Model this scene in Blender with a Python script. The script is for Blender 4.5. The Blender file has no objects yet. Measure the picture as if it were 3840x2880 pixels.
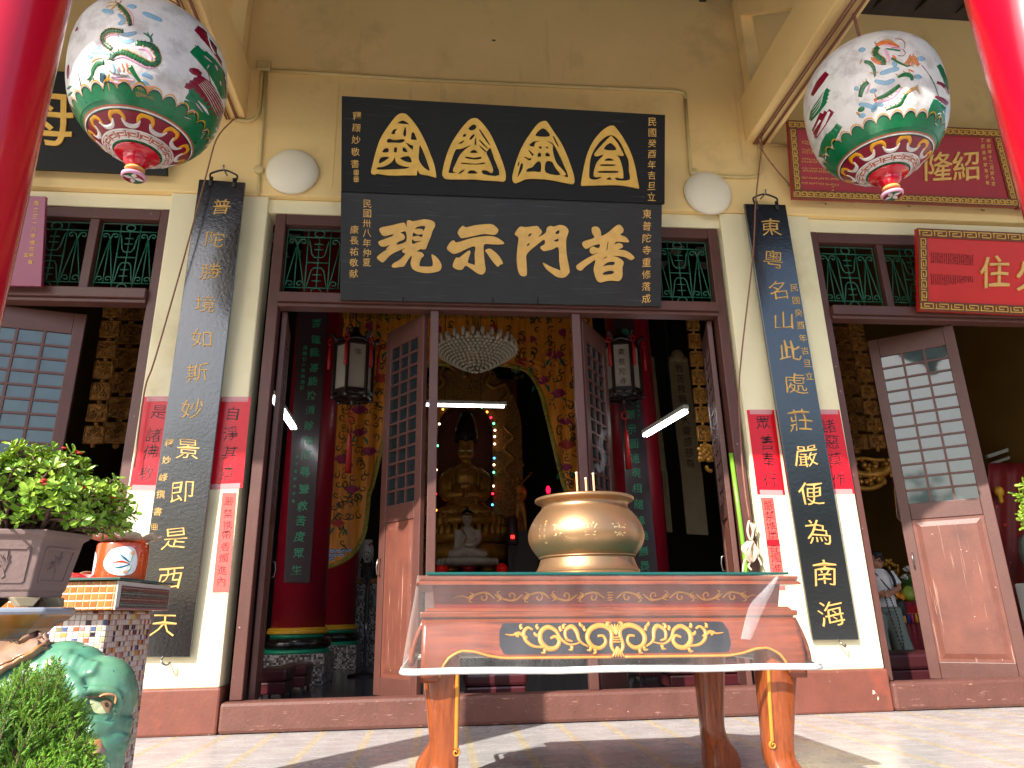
import bpy, bmesh, math, random
from mathutils import Vector, Matrix, Quaternion
random.seed(7)
SC = bpy.context.scene
COL = SC.collection
R = math.radians
# ------------------------------------------------------------------ camera
F, PIT, YAW, ROL, CH, CD = 2650.0, R(18.02), R(5.87), R(1.12), 0.9, 6.608
K = 3840 / 2212.0
_cy, _sy = math.cos(YAW), math.sin(YAW)
_f = Vector((_sy * math.cos(PIT), _cy * math.cos(PIT), math.sin(PIT)))
_r = Vector((_cy, -_sy, 0)); _d = _f.cross(_r)
CR = _r * math.cos(ROL) + _d * math.sin(ROL)
CDN = _d * math.cos(ROL) - _r * math.sin(ROL)
CAM = Vector((0, -CD, CH))
cd = bpy.data.cameras.new('camera'); co = bpy.data.objects.new('camera', cd); COL.objects.link(co)
cd.sensor_width = 36; cd.lens = 36 * F / 3840; cd.clip_start = 0.05; cd.clip_end = 2000
m = Matrix((CR, -CDN, -_f)).transposed().to_4x4(); m.translation = CAM
co.matrix_world = m
SC.camera = co
def ray(x, y):
    return CR * ((x * K - 1920) / F) + CDN * ((y * K - 1440) / F) + _f
def P(x, y, Y=0.0):            # point of the photo (2212 px wide) on the upright plane at depth Y
    d = ray(x, y); return CAM + d * ((Y - CAM.y) / d.y)
def PZ(x, y, z=0.0):
    d = ray(x, y); return CAM + d * ((z - CAM.z) / d.z)
def PP(x, y, p0, n):
    d = ray(x, y); return CAM + d * ((p0 - CAM).dot(n) / d.dot(n))
def zm(x0, y0, s):             # a zoomed crop of the 3840 px photo -> 2212 px
    return lambda x, y: ((x0 + x / s) / K, (y0 + y / s) / K)
# ------------------------------------------------------------------ sky, sun, exposure
AZ, EL = R(40.5), R(37.5)
w = bpy.data.worlds.new('World'); SC.world = w; w.use_nodes = True
nt = w.node_tree; nt.nodes.clear()
sky = nt.nodes.new('ShaderNodeTexSky'); sky.sky_type = 'NISHITA'; sky.sun_disc = False
sky.sun_elevation = EL; sky.sun_rotation = R(180) + AZ
sky.dust_density = 2.0
bg = nt.nodes.new('ShaderNodeBackground'); bg.inputs[1].default_value = 0.15
ow = nt.nodes.new('ShaderNodeOutputWorld')
nt.links.new(sky.outputs[0], bg.inputs[0]); nt.links.new(bg.outputs[0], ow.inputs[0])
sl = bpy.data.lights.new('sun', 'SUN'); sl.energy = 4.6; sl.angle = R(0.5); sl.color = (1, .94, .85)
so = bpy.data.objects.new('sun', sl); COL.objects.link(so)
so.rotation_euler = Vector((math.sin(AZ) * math.cos(EL), math.cos(AZ) * math.cos(EL), -math.sin(EL))).to_track_quat('-Z', 'Y').to_euler()
so.location = (-6, -12, 12)
SC.view_settings.view_transform = 'Standard'; SC.view_settings.look = 'None'
SC.view_settings.exposure = 1.0; SC.view_settings.gamma = 1
SC.cycles.max_bounces = 8; SC.cycles.diffuse_bounces = 5; SC.cycles.transparent_max_bounces = 16
SC.cycles.sample_clamp_indirect = 6
SC.cycles.use_denoising = True
# ------------------------------------------------------------------ materials
def lin(r, g, b):
    f = lambda c: (c / 255 / 12.92) if c <= 10 else ((c / 255 + .055) / 1.055) ** 2.4
    return (f(r), f(g), f(b), 1)
def mat(name, col, rough=.6, metal=0, var=.15, vs=3.0, bump=.0, bs=40.0, coat=0, chips=None, spec=.5,
        streak=None, col2=None, c2s=2.0, c2t=(.45, .6), grain=None, em=None, ems=0, trans=0, ior=1.45, alpha=1, dirt=None):
    mt = bpy.data.materials.new(name); mt.use_nodes = True
    n, l = mt.node_tree.nodes, mt.node_tree.links
    b = n['Principled BSDF']
    if len(col) == 3: col = (*col, 1)
    tc = n.new('ShaderNodeTexCoord')
    def noise(s, det=6, vec=None, rg=.6):
        t = n.new('ShaderNodeTexNoise'); t.inputs['Scale'].default_value = s; t.inputs['Detail'].default_value = det
        t.inputs['Roughness'].default_value = rg
        l.new(vec if vec else tc.outputs['Object'], t.inputs['Vector']); return t.outputs['Fac']
    def ramp(src, a, c, va=0, vb=1):
        t = n.new('ShaderNodeMapRange'); l.new(src, t.inputs[0])
        t.inputs[1].default_value = a; t.inputs[2].default_value = c; t.inputs[3].default_value = va; t.inputs[4].default_value = vb
        t.clamp = True; return t.outputs[0]
    def mix(a, c, fac, mode='MIX'):
        t = n.new('ShaderNodeMix'); t.data_type = 'RGBA'; t.blend_type = mode
        for s, v in ((6, a), (7, c)):
            if isinstance(v, tuple): t.inputs[s].default_value = v if len(v) == 4 else (*v, 1)
            else: l.new(v, t.inputs[s])
        if isinstance(fac, (int, float)): t.inputs[0].default_value = fac
        else: l.new(fac, t.inputs[0])
        return t.outputs[2]
    c = col
    if col2: c = mix(c, col2, ramp(noise(c2s, 8), *c2t))
    if grain:     # wood grain along an axis
        mp = n.new('ShaderNodeMapping'); l.new(tc.outputs['Object'], mp.inputs[0]); mp.inputs['Scale'].default_value = grain[0]
        c = mix(c, grain[1], ramp(noise(grain[2], 8, mp.outputs[0], .7), .42, .62))
    if var: c = mix(c, (0.5 * (1 - var),) * 3 + (1,), 0.0) if False else mix(c, tuple(min(1, v * (1 - var)) for v in col[:3]) + (1,), ramp(noise(vs), .3, .7))
    if streak:
        mp = n.new('ShaderNodeMapping'); l.new(tc.outputs['Object'], mp.inputs[0]); mp.inputs['Scale'].default_value = streak[0]
        c = mix(c, streak[1], ramp(noise(streak[2], 6, mp.outputs[0]), streak[3], streak[3] + .12, 0, streak[4]))
    if dirt: c = mix(c, dirt[0], ramp(noise(dirt[1], 8), dirt[2], dirt[2] + .15, 0, dirt[3]))
    if chips: c = mix(c, chips[0], ramp(noise(chips[1], 4, None, .55), chips[2], chips[2] + .02))
    if isinstance(c, tuple): b.inputs['Base Color'].default_value = c
    else: l.new(c, b.inputs['Base Color'])
    b.inputs['Roughness'].default_value = rough; b.inputs['Metallic'].default_value = metal
    b.inputs['Specular IOR Level'].default_value = spec
    if coat: b.inputs['Coat Weight'].default_value = coat; b.inputs['Coat Roughness'].default_value = .12
    if trans: b.inputs['Transmission Weight'].default_value = trans; b.inputs['IOR'].default_value = ior
    if alpha < 1: b.inputs['Alpha'].default_value = alpha
    if bump:
        bp = n.new('ShaderNodeBump'); bp.inputs['Strength'].default_value = bump; bp.inputs['Distance'].default_value = .02
        l.new(noise(bs), bp.inputs['Height']); l.new(bp.outputs[0], b.inputs['Normal'])
    if em:
        b.inputs['Emission Color'].default_value = (*em[:3], 1); b.inputs['Emission Strength'].default_value = ems
    return mt
M = {}
M['wall'] = mat('wall_paint', lin(248, 216, 150), .75, var=.08, vs=1.3, bump=.12, bs=14, dirt=(lin(150, 118, 72), .9, .54, .35), chips=(lin(70, 52, 36), 5, .75), streak=((4, 4, .3), lin(120, 92, 60), 1.3, .62, .28))
M['cream'] = mat('cream_paint', lin(240, 230, 190), .7, var=.06, vs=2, bump=.08, bs=20, chips=(lin(120, 100, 70), 7, .78), dirt=(lin(190, 170, 120), 1.3, .55, .4))
M['plinth'] = mat('plinth_paint', lin(122, 68, 54), .6, var=.25, vs=4, bump=.2, bs=25, chips=(lin(225, 205, 180), 9, .68), dirt=(lin(160, 75, 55), 2.5, .55, .6))
M['wood'] = mat('maroon_wood', lin(94, 58, 50), .45, var=.2, vs=6, bump=.1, bs=60, chips=(lin(215, 180, 165), 26, .74), streak=((60, 60, 3), lin(90, 46, 42), 1, .55, .6))
M['wood_h'] = mat('maroon_threshold', lin(106, 65, 55), .6, var=.25, vs=6, bump=.25, bs=50, chips=(lin(230, 200, 186), 34, .72), streak=((5, 46, 46), lin(214, 160, 142), 1.6, .63, .85))
M['wood_dk'] = mat('dark_wood', lin(64, 36, 32), .5, var=.3, vs=5, bump=.1)
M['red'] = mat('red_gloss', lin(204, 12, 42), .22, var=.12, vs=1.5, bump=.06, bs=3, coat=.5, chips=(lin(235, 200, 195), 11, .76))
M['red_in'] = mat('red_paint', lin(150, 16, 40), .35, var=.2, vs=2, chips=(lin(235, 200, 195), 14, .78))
M['lacq'] = mat('black_lacquer', lin(16, 17, 20), .2, var=.3, vs=8, bump=.14, bs=30, spec=1.0, coat=1, chips=(lin(190, 190, 195), 40, .77))
M['lacq_s'] = mat('black_board', lin(15, 15, 16), .5, var=.3, vs=5, bump=.2, bs=18, spec=.3, chips=(lin(200, 200, 200), 30, .78), streak=((1.2, 30, 30), lin(60, 62, 66), 2, .6, .5))
M['lacq_g'] = mat('slate_board', lin(34, 35, 38), .42, var=.3, vs=5, bump=.2, bs=18, spec=.5, chips=(lin(200, 200, 200), 30, .78), streak=((1.2, 30, 30), lin(70, 74, 80), 2, .58, .5))
M['gold'] = mat('gold_leaf', lin(222, 176, 84), .42, metal=.35, var=.22, vs=9, bump=.2, bs=30)
M['gold_p'] = mat('gold_paint', lin(226, 180, 100), .5, metal=.1, var=.2, vs=12, bump=.1)
M['lampw'] = mat('lamp_glass', lin(240, 230, 206), .4, var=.05)
M['gold_dk'] = mat('old_gold', lin(196, 138, 52), .35, metal=.4, var=.5, vs=9, bump=.4, bs=24)
M['gold_carv'] = mat('carved_gold', lin(170, 116, 46), .4, metal=.35, col2=lin(30, 14, 8), c2s=24, c2t=(.45, .55), bump=.9, bs=28)
M['iron'] = mat('black_iron', lin(24, 22, 22), .5)
M['green'] = mat('green_iron', lin(26, 104, 78), .5, var=.3, vs=20)
M['white'] = mat('white_gloss', lin(235, 234, 228), .35, var=.05)
M['tile'] = None
M['pipe'] = mat('painted_conduit', lin(214, 192, 132), .55, var=.15)
M['paper'] = mat('red_paper', lin(214, 14, 34), .3, var=.1, vs=4, chips=(lin(240, 190, 190), 60, .72), bump=.1, bs=8)
M['paper_p'] = mat('pink_paper', lin(232, 92, 84), .6, var=.12, vs=5)
M['ink'] = mat('ink', lin(24, 16, 20), .5)
M['ink_r'] = mat('faded_ink', lin(110, 16, 24), .6)
M['tape'] = mat('clear_tape', lin(240, 190, 190), .2, alpha=.55)
M['rope'] = mat('brown_rope', lin(150, 104, 84), .8, var=.3, vs=60)
M['rope_w'] = mat('pale_rope', lin(226, 196, 170), .8, var=.2, vs=60)
M['plaque_r_lit'] = mat('lit_red_plaque', lin(206, 36, 26), .35, var=.12, vs=3, bump=.05)  # brighter copy of the red plaque paint, with bounced sunlight in the colour
M['plaque_r'] = mat('red_plaque', lin(158, 26, 36), .3, var=.12, vs=3, bump=.05)
M['glass'] = mat('pane_glass', lin(58, 82, 84), .05, var=.3, vs=7, spec=.8)
M['glass_d'] = mat('dark_pane_glass', lin(36, 44, 46), .05, var=.3, vs=7, spec=.7)
M['dark'] = mat('dark_interior', lin(46, 36, 30), .7, var=.3)
M['ochre'] = mat('ochre_wall', lin(128, 92, 26), .8, var=.3, vs=.8)
M['tgreen'] = mat('teal_paint', lin(20, 140, 104), .4, var=.2, vs=8)
M['terra'] = mat('grey_clay', lin(126, 104, 100), .75, var=.15, vs=6, bump=.15, bs=60)
# ------------------------------------------------------------------ mesh helpers
class MB:
    def __init__(s): s.v = []; s.f = []; s.mi = []; s.cur = 0
    def add(s, vs, fs, mi=None):
        o = len(s.v); s.v += [Vector(p) for p in vs]
        for f in fs: s.f.append([i + o for i in f]); s.mi.append(s.cur if mi is None else mi)
        return s
    def box(s, x0, x1, y0, y1, z0, z1, mi=None):
        return s.add([(x0, y0, z0), (x1, y0, z0), (x1, y1, z0), (x0, y1, z0), (x0, y0, z1), (x1, y0, z1), (x1, y1, z1), (x0, y1, z1)],
              [(0, 3, 2, 1), (4, 5, 6, 7), (0, 1, 5, 4), (1, 2, 6, 5), (2, 3, 7, 6), (3, 0, 4, 7)], mi)
    def hexa(s, lo, hi, mi=None):      # 4 lower + 4 upper points
        return s.add(list(lo) + list(hi), [(0, 3, 2, 1), (4, 5, 6, 7), (0, 1, 5, 4), (1, 2, 6, 5), (2, 3, 7, 6), (3, 0, 4, 7)], mi)
    def slab(s, q, n, t, mi=None):     # quad q given thickness t behind it (direction n)
        n = Vector(n) * t; return s.hexa([Vector(p) + n for p in q], q, mi)
    def obox(s, c, ax, ay, az, mi=None):   # oriented box, half vectors
        c, ax, ay, az = map(Vector, (c, ax, ay, az))
        return s.hexa([c - ax - ay - az, c + ax - ay - az, c + ax + ay - az, c - ax + ay - az], [c - ax - ay + az, c + ax - ay + az, c + ax + ay + az, c - ax + ay + az], mi)
    def bar(s, a, b, w, h=None, up=(0, 0, 1), mi=None):
        a, b = Vector(a), Vector(b); h = h or w; d = b - a; t = d.normalized(); u = Vector(up)
        if abs(t.dot(u)) > .95: u = Vector((0, 1, 0))
        x = t.cross(u).normalized(); y = x.cross(t)
        return s.obox((a + b) / 2, x * w / 2, y * h / 2, d / 2, mi)
    def tube(s, pts, r, seg=6, mi=None, cap=True, closed=False):
        pts = [Vector(p) for p in pts]; n = len(pts); rr = r if isinstance(r, (list, tuple)) else [r] * n
        vs = []; prev = None
        for i, p in enumerate(pts):
            if closed: t = pts[(i + 1) % n] - pts[i - 1]
            else: t = pts[min(i + 1, n - 1)] - pts[max(i - 1, 0)]
            if t.length < 1e-9: t = Vector((0, 0, 1))
            t.normalize()
            if prev is None:
                a = Vector((0, 0, 1)) if abs(t.z) < .9 else Vector((1, 0, 0)); x = t.cross(a).normalized()
            else:
                x = prev - t * prev.dot(t)
                if x.length < 1e-6: x = t.orthogonal()
                x.normalize()
            prev = x; y = t.cross(x)
            for k in range(seg):
                a = 2 * math.pi * k / seg; vs.append(p + (x * math.cos(a) + y * math.sin(a)) * rr[i])
        fs = []
        for i in range(n if closed else n - 1):
            for k in range(seg):
                a = i * seg + k; b = i * seg + (k + 1) % seg; j = ((i + 1) % n) * seg
                fs.append((a, b, j + (k + 1) % seg, j + k))
        if cap and not closed: fs += [tuple(range(seg))[::-1], tuple(range((n - 1) * seg, n * seg))]
        return s.add(vs, fs, mi)
    def lathe(s, prof, c=(0, 0, 0), seg=32, mis=None, cap=True):
        c = Vector(c); vs = []; fs = []; ms = []
        for r, z in prof:
            for k in range(seg):
                a = 2 * math.pi * k / seg; vs.append(c + Vector((r * math.cos(a), r * math.sin(a), z)))
        o = len(s.v); s.v += vs
        for i in range(len(prof) - 1):
            for k in range(seg):
                a = i * seg + k; b = i * seg + (k + 1) % seg
                s.f.append([o + a, o + b, o + b + seg, o + a + seg]); s.mi.append(mis[i] if mis else s.cur)
        if cap:
            if prof[0][0] > 1e-4: s.f.append([o + k for k in range(seg)][::-1]); s.mi.append(mis[0] if mis else s.cur)
            if prof[-1][0] > 1e-4: s.f.append([o + (len(prof) - 1) * seg + k for k in range(seg)]); s.mi.append(mis[-1] if mis else s.cur)
        return s
    def ball(s, c, r, seg=12, mi=None, rot=None):
        c = Vector(c); r = Vector((r, r, r)) if isinstance(r, (int, float)) else Vector(r)
        rings = max(4, seg // 2); vs = [Vector((0, 0, r.z))]; fs = []
        for i in range(1, rings):
            t = math.pi * i / rings
            for k in range(seg):
                a = 2 * math.pi * k / seg; vs.append(Vector((r.x * math.sin(t) * math.cos(a), r.y * math.sin(t) * math.sin(a), r.z * math.cos(t))))
        vs.append(Vector((0, 0, -r.z)))
        for k in range(seg): fs.append((0, 1 + k, 1 + (k + 1) % seg))
        for i in range(rings - 2):
            for k in range(seg):
                a = 1 + i * seg + k; b = 1 + i * seg + (k + 1) % seg; fs.append((a, a + seg, b + seg, b))
        e = len(vs) - 1; o = 1 + (rings - 2) * seg
        for k in range(seg): fs.append((o + k, e, o + (k + 1) % seg))
        if rot: vs = [rot @ v for v in vs]
        return s.add([v + c for v in vs], fs, mi)
    def prism(s, poly, a, b, f, mi=None):   # poly 2-D, f(u,v,t) -> point, from t=a to t=b
        n = len(poly)
        return s.add([f(u, v, a) for u, v in poly] + [f(u, v, b) for u, v in poly],
              [tuple(range(n))[::-1], tuple(range(n, 2 * n))] + [(i, (i + 1) % n, n + (i + 1) % n, n + i) for i in range(n)], mi)
    def build(s, name, ms, parent=None, smooth=False, bevel=0, label=None, cat=None, group=None, kind=None, ang=None):
        me = bpy.data.meshes.new(name); root = parent
        while root is not None and root.parent is not None: root = root.parent
        o3 = Vector(root.location) if root is not None else Vector((0, 0, 0))
        me.from_pydata([v - o3 for v in s.v], [], s.f)
        if not isinstance(ms, (list, tuple)): ms = [ms]
        for x in ms: me.materials.append(x)
        if len(ms) > 1: me.polygons.foreach_set('material_index', s.mi)
        if smooth: me.polygons.foreach_set('use_smooth', [True] * len(me.polygons))
        me.update()
        bm = bmesh.new(); bm.from_mesh(me); bmesh.ops.recalc_face_normals(bm, faces=bm.faces); bm.to_mesh(me); bm.free()
        if smooth and ang: me.set_sharp_from_angle(angle=R(ang))
        ob = bpy.data.objects.new(name, me); COL.objects.link(ob)
        if parent is not None: ob.parent = parent
        if bevel:
            b = ob.modifiers.new('Bevel', 'BEVEL'); b.width = bevel; b.segments = 2; b.limit_method = 'ANGLE'; b.angle_limit = R(40)
        return tag(ob, label, cat, group, kind)
def tag(o, label=None, cat=None, group=None, kind=None):
    if label: o['label'] = label
    if cat: o['category'] = cat
    if group: o['group'] = group
    if kind: o['kind'] = kind
    return o
def thing(name, label, cat, loc=(0, 0, 0), group=None):
    o = bpy.data.objects.new(name, None); COL.objects.link(o); o.location = loc; o.empty_display_size = .1
    return tag(o, label, cat, group)
def dup(root, loc=None, rz=None, label=None, group=None, sc=None):
    def cp(o, par):
        c = o.copy(); COL.objects.link(c)
        if par is not None: c.parent = par
        for ch in list(o.children): cp(ch, c)
        return c
    r = cp(root, None)
    if loc is not None: r.location = loc
    if rz is not None: r.rotation_euler = (0, 0, rz)
    if sc is not None: r.scale = sc
    if label: r['label'] = label
    if group: r['group'] = group
    return r
def cat_rom(pts, n=4, closed=False):
    pts = [Vector(p) for p in pts]; out = []; N = len(pts)
    rng = range(N) if closed else range(N - 1)
    for i in rng:
        g = (lambda j: pts[j % N]) if closed else (lambda j: pts[max(0, min(N - 1, j))])
        p0, p1, p2, p3 = g(i - 1), g(i), g(i + 1), g(i + 2)
        for k in range(n):
            t = k / n
            out.append(.5 * ((2 * p1) + (p2 - p0) * t + (2 * p0 - 5 * p1 + 4 * p2 - p3) * t * t + (3 * p1 - p0 - 3 * p2 + p3) * t ** 3))
    if not closed: out.append(pts[-1])
    return out
def strip2d(pts, w, n=4, taper=True):      # 2-D brush stroke -> list of (left, right)
    if len(pts) > 2: q = cat_rom([(x, y, 0) for x, y in pts], n)
    else: q = [Vector((*pts[0], 0)).lerp(Vector((*pts[1], 0)), k / 3) for k in range(4)]
    N = len(q); out = []
    for i, p in enumerate(q):
        t = (q[min(i + 1, N - 1)] - q[max(i - 1, 0)])
        if t.length < 1e-9: t = Vector((1, 0, 0))
        t.normalize(); nx, ny = -t.y, t.x
        s = i / (N - 1)
        if isinstance(w, (list, tuple)):
            fi = s * (len(w) - 1); a = int(min(len(w) - 2, fi)); ww = w[a] + (w[a + 1] - w[a]) * (fi - a)
        else: ww = w * (min(1, .45 + 3 * min(s, 1 - s)) if taper else 1)
        out.append(((p.x + nx * ww / 2, p.y + ny * ww / 2), (p.x - nx * ww / 2, p.y - ny * ww / 2)))
    return out
def relief(mb, pts, w, f, h, n=4, mi=None, taper=True):  # raised stroke: f(x,y,height)->point; rounded crest
    st = strip2d(pts, w, n, taper); vs = []; fs = []
    for (a, b) in st:
        for t, hh in ((0, -.002), (.12, h * .55), (.35, h), (.65, h), (.88, h * .55), (1, -.002)):
            vs.append(f(a[0] + (b[0] - a[0]) * t, a[1] + (b[1] - a[1]) * t, hh))
    for i in range(len(st) - 1):
        for k in range(5): o = i * 6 + k; fs.append((o, o + 1, o + 7, o + 6))
    e = (len(st) - 1) * 6
    fs += [(0, 1, 2, 3, 4, 5), tuple(e + k for k in (5, 4, 3, 2, 1, 0))]
    mb.add(vs, fs, mi)
_dg = None
def curve_mesh(cu):
    ob = bpy.data.objects.new('tmp', cu); COL.objects.link(ob)
    dg = bpy.context.evaluated_depsgraph_get(); dg.update()
    me = bpy.data.meshes.new_from_object(ob.evaluated_get(dg))
    vs = [v.co.copy() for v in me.vertices]; fs = [list(p.vertices) for p in me.polygons]
    bpy.data.objects.remove(ob); bpy.data.meshes.remove(me)
    return vs, fs
_gl = {}
def glyph(ch, off=.012, ext=.02):
    k = (ch, off, ext)
    if k not in _gl:
        cu = bpy.data.curves.new('t', 'FONT'); cu.body = ch; cu.resolution_u = 2; cu.offset = off; cu.extrude = ext; cu.fill_mode = 'BOTH'
        vs, fs = curve_mesh(cu); bpy.data.curves.remove(cu)
        xs = [v.x for v in vs]; ys = [v.y for v in vs]
        cx, cy = (min(xs) + max(xs)) / 2, (min(ys) + max(ys)) / 2; s = max(max(xs) - min(xs), max(ys) - min(ys))
        _gl[k] = ([Vector(((v.x - cx) / s, (v.y - cy) / s, v.z)) for v in vs], fs)
    return _gl[k]
def put_glyph(mb, ch, c, ax, ay, an, size, off=.012, ext=.02, mi=None, wob=.035, h=.006, asp=1.0):
    vs, fs = glyph(ch, off, ext); o = []
    p1, p2 = random.uniform(0, 6), random.uniform(0, 6); sl = random.uniform(.01, .07)
    for v in vs:
        x = v.x + wob * math.sin(v.y * 5 + p1); y = v.y + wob * math.sin(v.x * 5 + p2) + sl * v.x
        o.append(c + ax * (x * size * asp) + ay * (y * size) + an * (h if v.z > 0 else -.002))
    mb.add(o, fs, mi)
def flat_shape(mb, loops, f, h=.012, smooth=3, mi=None):   # outlines with holes -> solid relief; f(x,y,height)
    cu = bpy.data.curves.new('s', 'CURVE'); cu.dimensions = '2D'; cu.fill_mode = 'BOTH'; cu.extrude = .5
    cx = sum(p[0] for p in loops[0]) / len(loops[0]); cy = sum(p[1] for p in loops[0]) / len(loops[0])
    for lp in loops:
        q = cat_rom([((x - cx) / 100, -(y - cy) / 100, 0) for x, y in lp], smooth, True) if smooth > 1 else [Vector(((x - cx) / 100, -(y - cy) / 100, 0)) for x, y in lp]
        sp = cu.splines.new('POLY'); sp.points.add(len(q) - 1); sp.use_cyclic_u = True
        for i, p in enumerate(q): sp.points[i].co = (p.x, p.y, 0, 1)
    vs, fs = curve_mesh(cu); bpy.data.curves.remove(cu)
    mb.add([f(v.x * 100 + cx, -v.y * 100 + cy, h if v.z > 0 else -.002) for v in vs], fs, mi)
def remesh(ob, vox, it=6, fac=.5):
    r = ob.modifiers.new('Remesh', 'REMESH'); r.mode = 'VOXEL'; r.voxel_size = vox; r.use_smooth_shade = True
    s = ob.modifiers.new('Smooth', 'SMOOTH'); s.iterations = it; s.factor = fac
    return ob
# ================================================================== setting: ground
def floor_mat():
    mt = bpy.data.materials.new('patio_tiles'); mt.use_nodes = True; n, l = mt.node_tree.nodes, mt.node_tree.links
    b = n['Principled BSDF']; tc = n.new('ShaderNodeTexCoord'); sx = n.new('ShaderNodeSeparateXYZ'); l.new(tc.outputs['Object'], sx.inputs[0])
    def m_(op, a, b_=None, c=None):
        t = n.new('ShaderNodeMath'); t.operation = op
        for i, v in enumerate((a, b_, c)):
            if v is None: continue
            if isinstance(v, (int, float)): t.inputs[i].default_value = v
            else: l.new(v, t.inputs[i])
        return t.outputs[0]
    def line(src, period, off, wid):
        f = m_('FRACT', m_('DIVIDE', m_('ADD', src, 100 * period - off), period))
        d = m_('MULTIPLY', m_('MINIMUM', f, m_('SUBTRACT', 1, f)), period)
        return m_('LESS_THAN', d, wid / 2)
    def nz(s, det=6):
        t = n.new('ShaderNodeTexNoise'); t.inputs['Scale'].default_value = s; t.inputs['Detail'].default_value = det; l.new(tc.outputs['Object'], t.inputs[0]); return t.outputs[0]
    def mix(a, c, f):
        t = n.new('ShaderNodeMix'); t.data_type = 'RGBA'
        for s, v in ((6, a), (7, c)):
            if isinstance(v, tuple): t.inputs[s].default_value = v
            else: l.new(v, t.inputs[s])
        if isinstance(f, (int, float)): t.inputs[0].default_value = f
        else: l.new(f, t.inputs[0])
        return t.outputs[2]
    def mr(a, x, y, u=0, v=1):
        t = n.new('ShaderNodeMapRange'); l.new(a, t.inputs[0]); t.inputs[1].default_value = x; t.inputs[2].default_value = y; t.inputs[3].default_value = u; t.inputs[4].default_value = v; return t.outputs[0]
    wob = m_('MULTIPLY', m_('SUBTRACT', nz(9, 3), .5), .012)
    X = m_('ADD', sx.outputs[0], wob); Y = m_('ADD', sx.outputs[1], wob)
    c = mix(lin(168, 166, 166), lin(186, 183, 181), mr(nz(2.2), .35, .65))
    c = mix(c, lin(104, 92, 96), mr(nz(14, 8), .6, .75, 0, .28))
    sc = n.new('ShaderNodeMapping'); l.new(tc.outputs['Object'], sc.inputs[0]); sc.inputs['Scale'].default_value = (60, 5, 1); sc.inputs['Rotation'].default_value = (0, 0, .7)
    t = n.new('ShaderNodeTexNoise'); l.new(sc.outputs[0], t.inputs[0]); t.inputs['Scale'].default_value = 1.0
    c = mix(c, lin(215, 205, 200), mr(t.outputs[0], .70, .73, 0, .6))
    c = mix(c, lin(222, 218, 214), m_('MULTIPLY', line(Y, .2, .06, .008), .9))
    c = mix(c, mix(lin(200, 189, 164), lin(180, 169, 144), mr(nz(20), .4, .6)), line(X, .392, .62, .058))
    l.new(c, b.inputs['Base Color']); l.new(mr(nz(6), .3, .7, .16, .34), b.inputs['Roughness'])
    bp = n.new('ShaderNodeBump'); bp.inputs['Strength'].default_value = .12; bp.inputs['Distance'].default_value = .01; l.new(nz(30), bp.inputs['Height']); l.new(bp.outputs[0], b.inputs['Normal'])
    return mt
g = MB(); g.add([(-300, -300, 0), (300, -300, 0), (300, 300, 0), (-300, 300, 0)], [(0, 1, 2, 3)])
g.build('patio_floor', floor_mat(), kind='structure')
g = MB(); g.add([(-300, -300, .004), (300, -300, .004), (300, -8.2, .004), (-300, -8.2, .004)], [(0, 1, 2, 3)])
g.build('bounce_dimmer_ground', mat('bounce_dimmer', lin(104, 100, 92), .9, var=.3, vs=1.5), kind='structure')  # dark sheet behind the viewer, added to dim bounce light on the upper wall
M['fl_in'] = mat('hall_floor_tiles', lin(72, 66, 70), .16, var=.3, vs=2.5, bump=.05, bs=10)
g = MB(); g.box(-9, 10, .22, 14, .004, .06); g.build('hall_floor', M['fl_in'], kind='structure')
# ================================================================== temple building
XC = .645
T = thing('temple', 'cream and ochre temple hall with maroon doors, pilasters and a deep porch roof', 'temple', (XC, 0, 0))
b = MB()
b.box(-9, 10, -.02, .3, 5.09, 8.6)
b.box(-9, -7.2, 0, .3, 0, 5.09); b.box(8.6, 10, 0, .3, 0, 5.09)
b.build('facade_wall', M['wall'], T, bevel=.012)
b = MB(); b.box(-7.2, 8.6, .05, .3, 4.925, 5.088); b.build('lintel_band', M['cream'], T, bevel=.01)
for xa, xb in ((-2.80, -1.83), (3.03, 4.06)):
    b = MB(); b.box(xa, xb, 0, .3, .36, 5.087); p = b.build('pilaster', M['cream'], T, bevel=.012)
    b = MB(); b.box(xa - .005, xb + .02, -.022, .298, 0, .362); b.build('plinth', M['plinth'], p, bevel=.02)
# small seams of the wall panels
b = MB()
for x in (-1.2, 1.45, 4.62): b.box(x, x + .012, -.024, -.016, 5.2, 8.5)
b.build('wall_seam', M['wall'], T)
# roof and beams
M['roof'] = mat('dark_roof_boards', lin(58, 46, 42), .7, var=.3, streak=((8, .4, 8), lin(30, 22, 20), 1, .5, .6))
b = MB(); b.hexa([(-10, -4.35, 6.72), (11, -4.35, 6.72), (11, .3, 8.28), (-10, .3, 8.28)], [(-10, -4.35, 6.9), (11, -4.35, 6.9), (11, .3, 8.6), (-10, .3, 8.6)])
b.hexa([(-10, .301, 8.3), (11, .301, 8.3), (11, 14.2, 11), (-10, 14.2, 11)], [(-10, .301, 8.6), (11, .301, 8.6), (11, 14.2, 11.3), (-10, 14.2, 11.3)])
rf = b.build('roof', M['roof'], T)
b = MB()
for x in [-9 + .55 * i for i in range(36)]: b.hexa([(x, -4.3, 6.62), (x + .08, -4.3, 6.62), (x + .08, .0, 8.07), (x, .0, 8.07)], [(x, -4.3, 6.737), (x + .08, -4.3, 6.737), (x + .08, 0, 8.178), (x, 0, 8.178)])
b.build('rafters', M['roof'], rf)
b = MB(); b.box(5.2, 9.5, -.42, -.03, 8.03, 8.16); b.build('wall_plate', M['roof'], rf)
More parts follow.
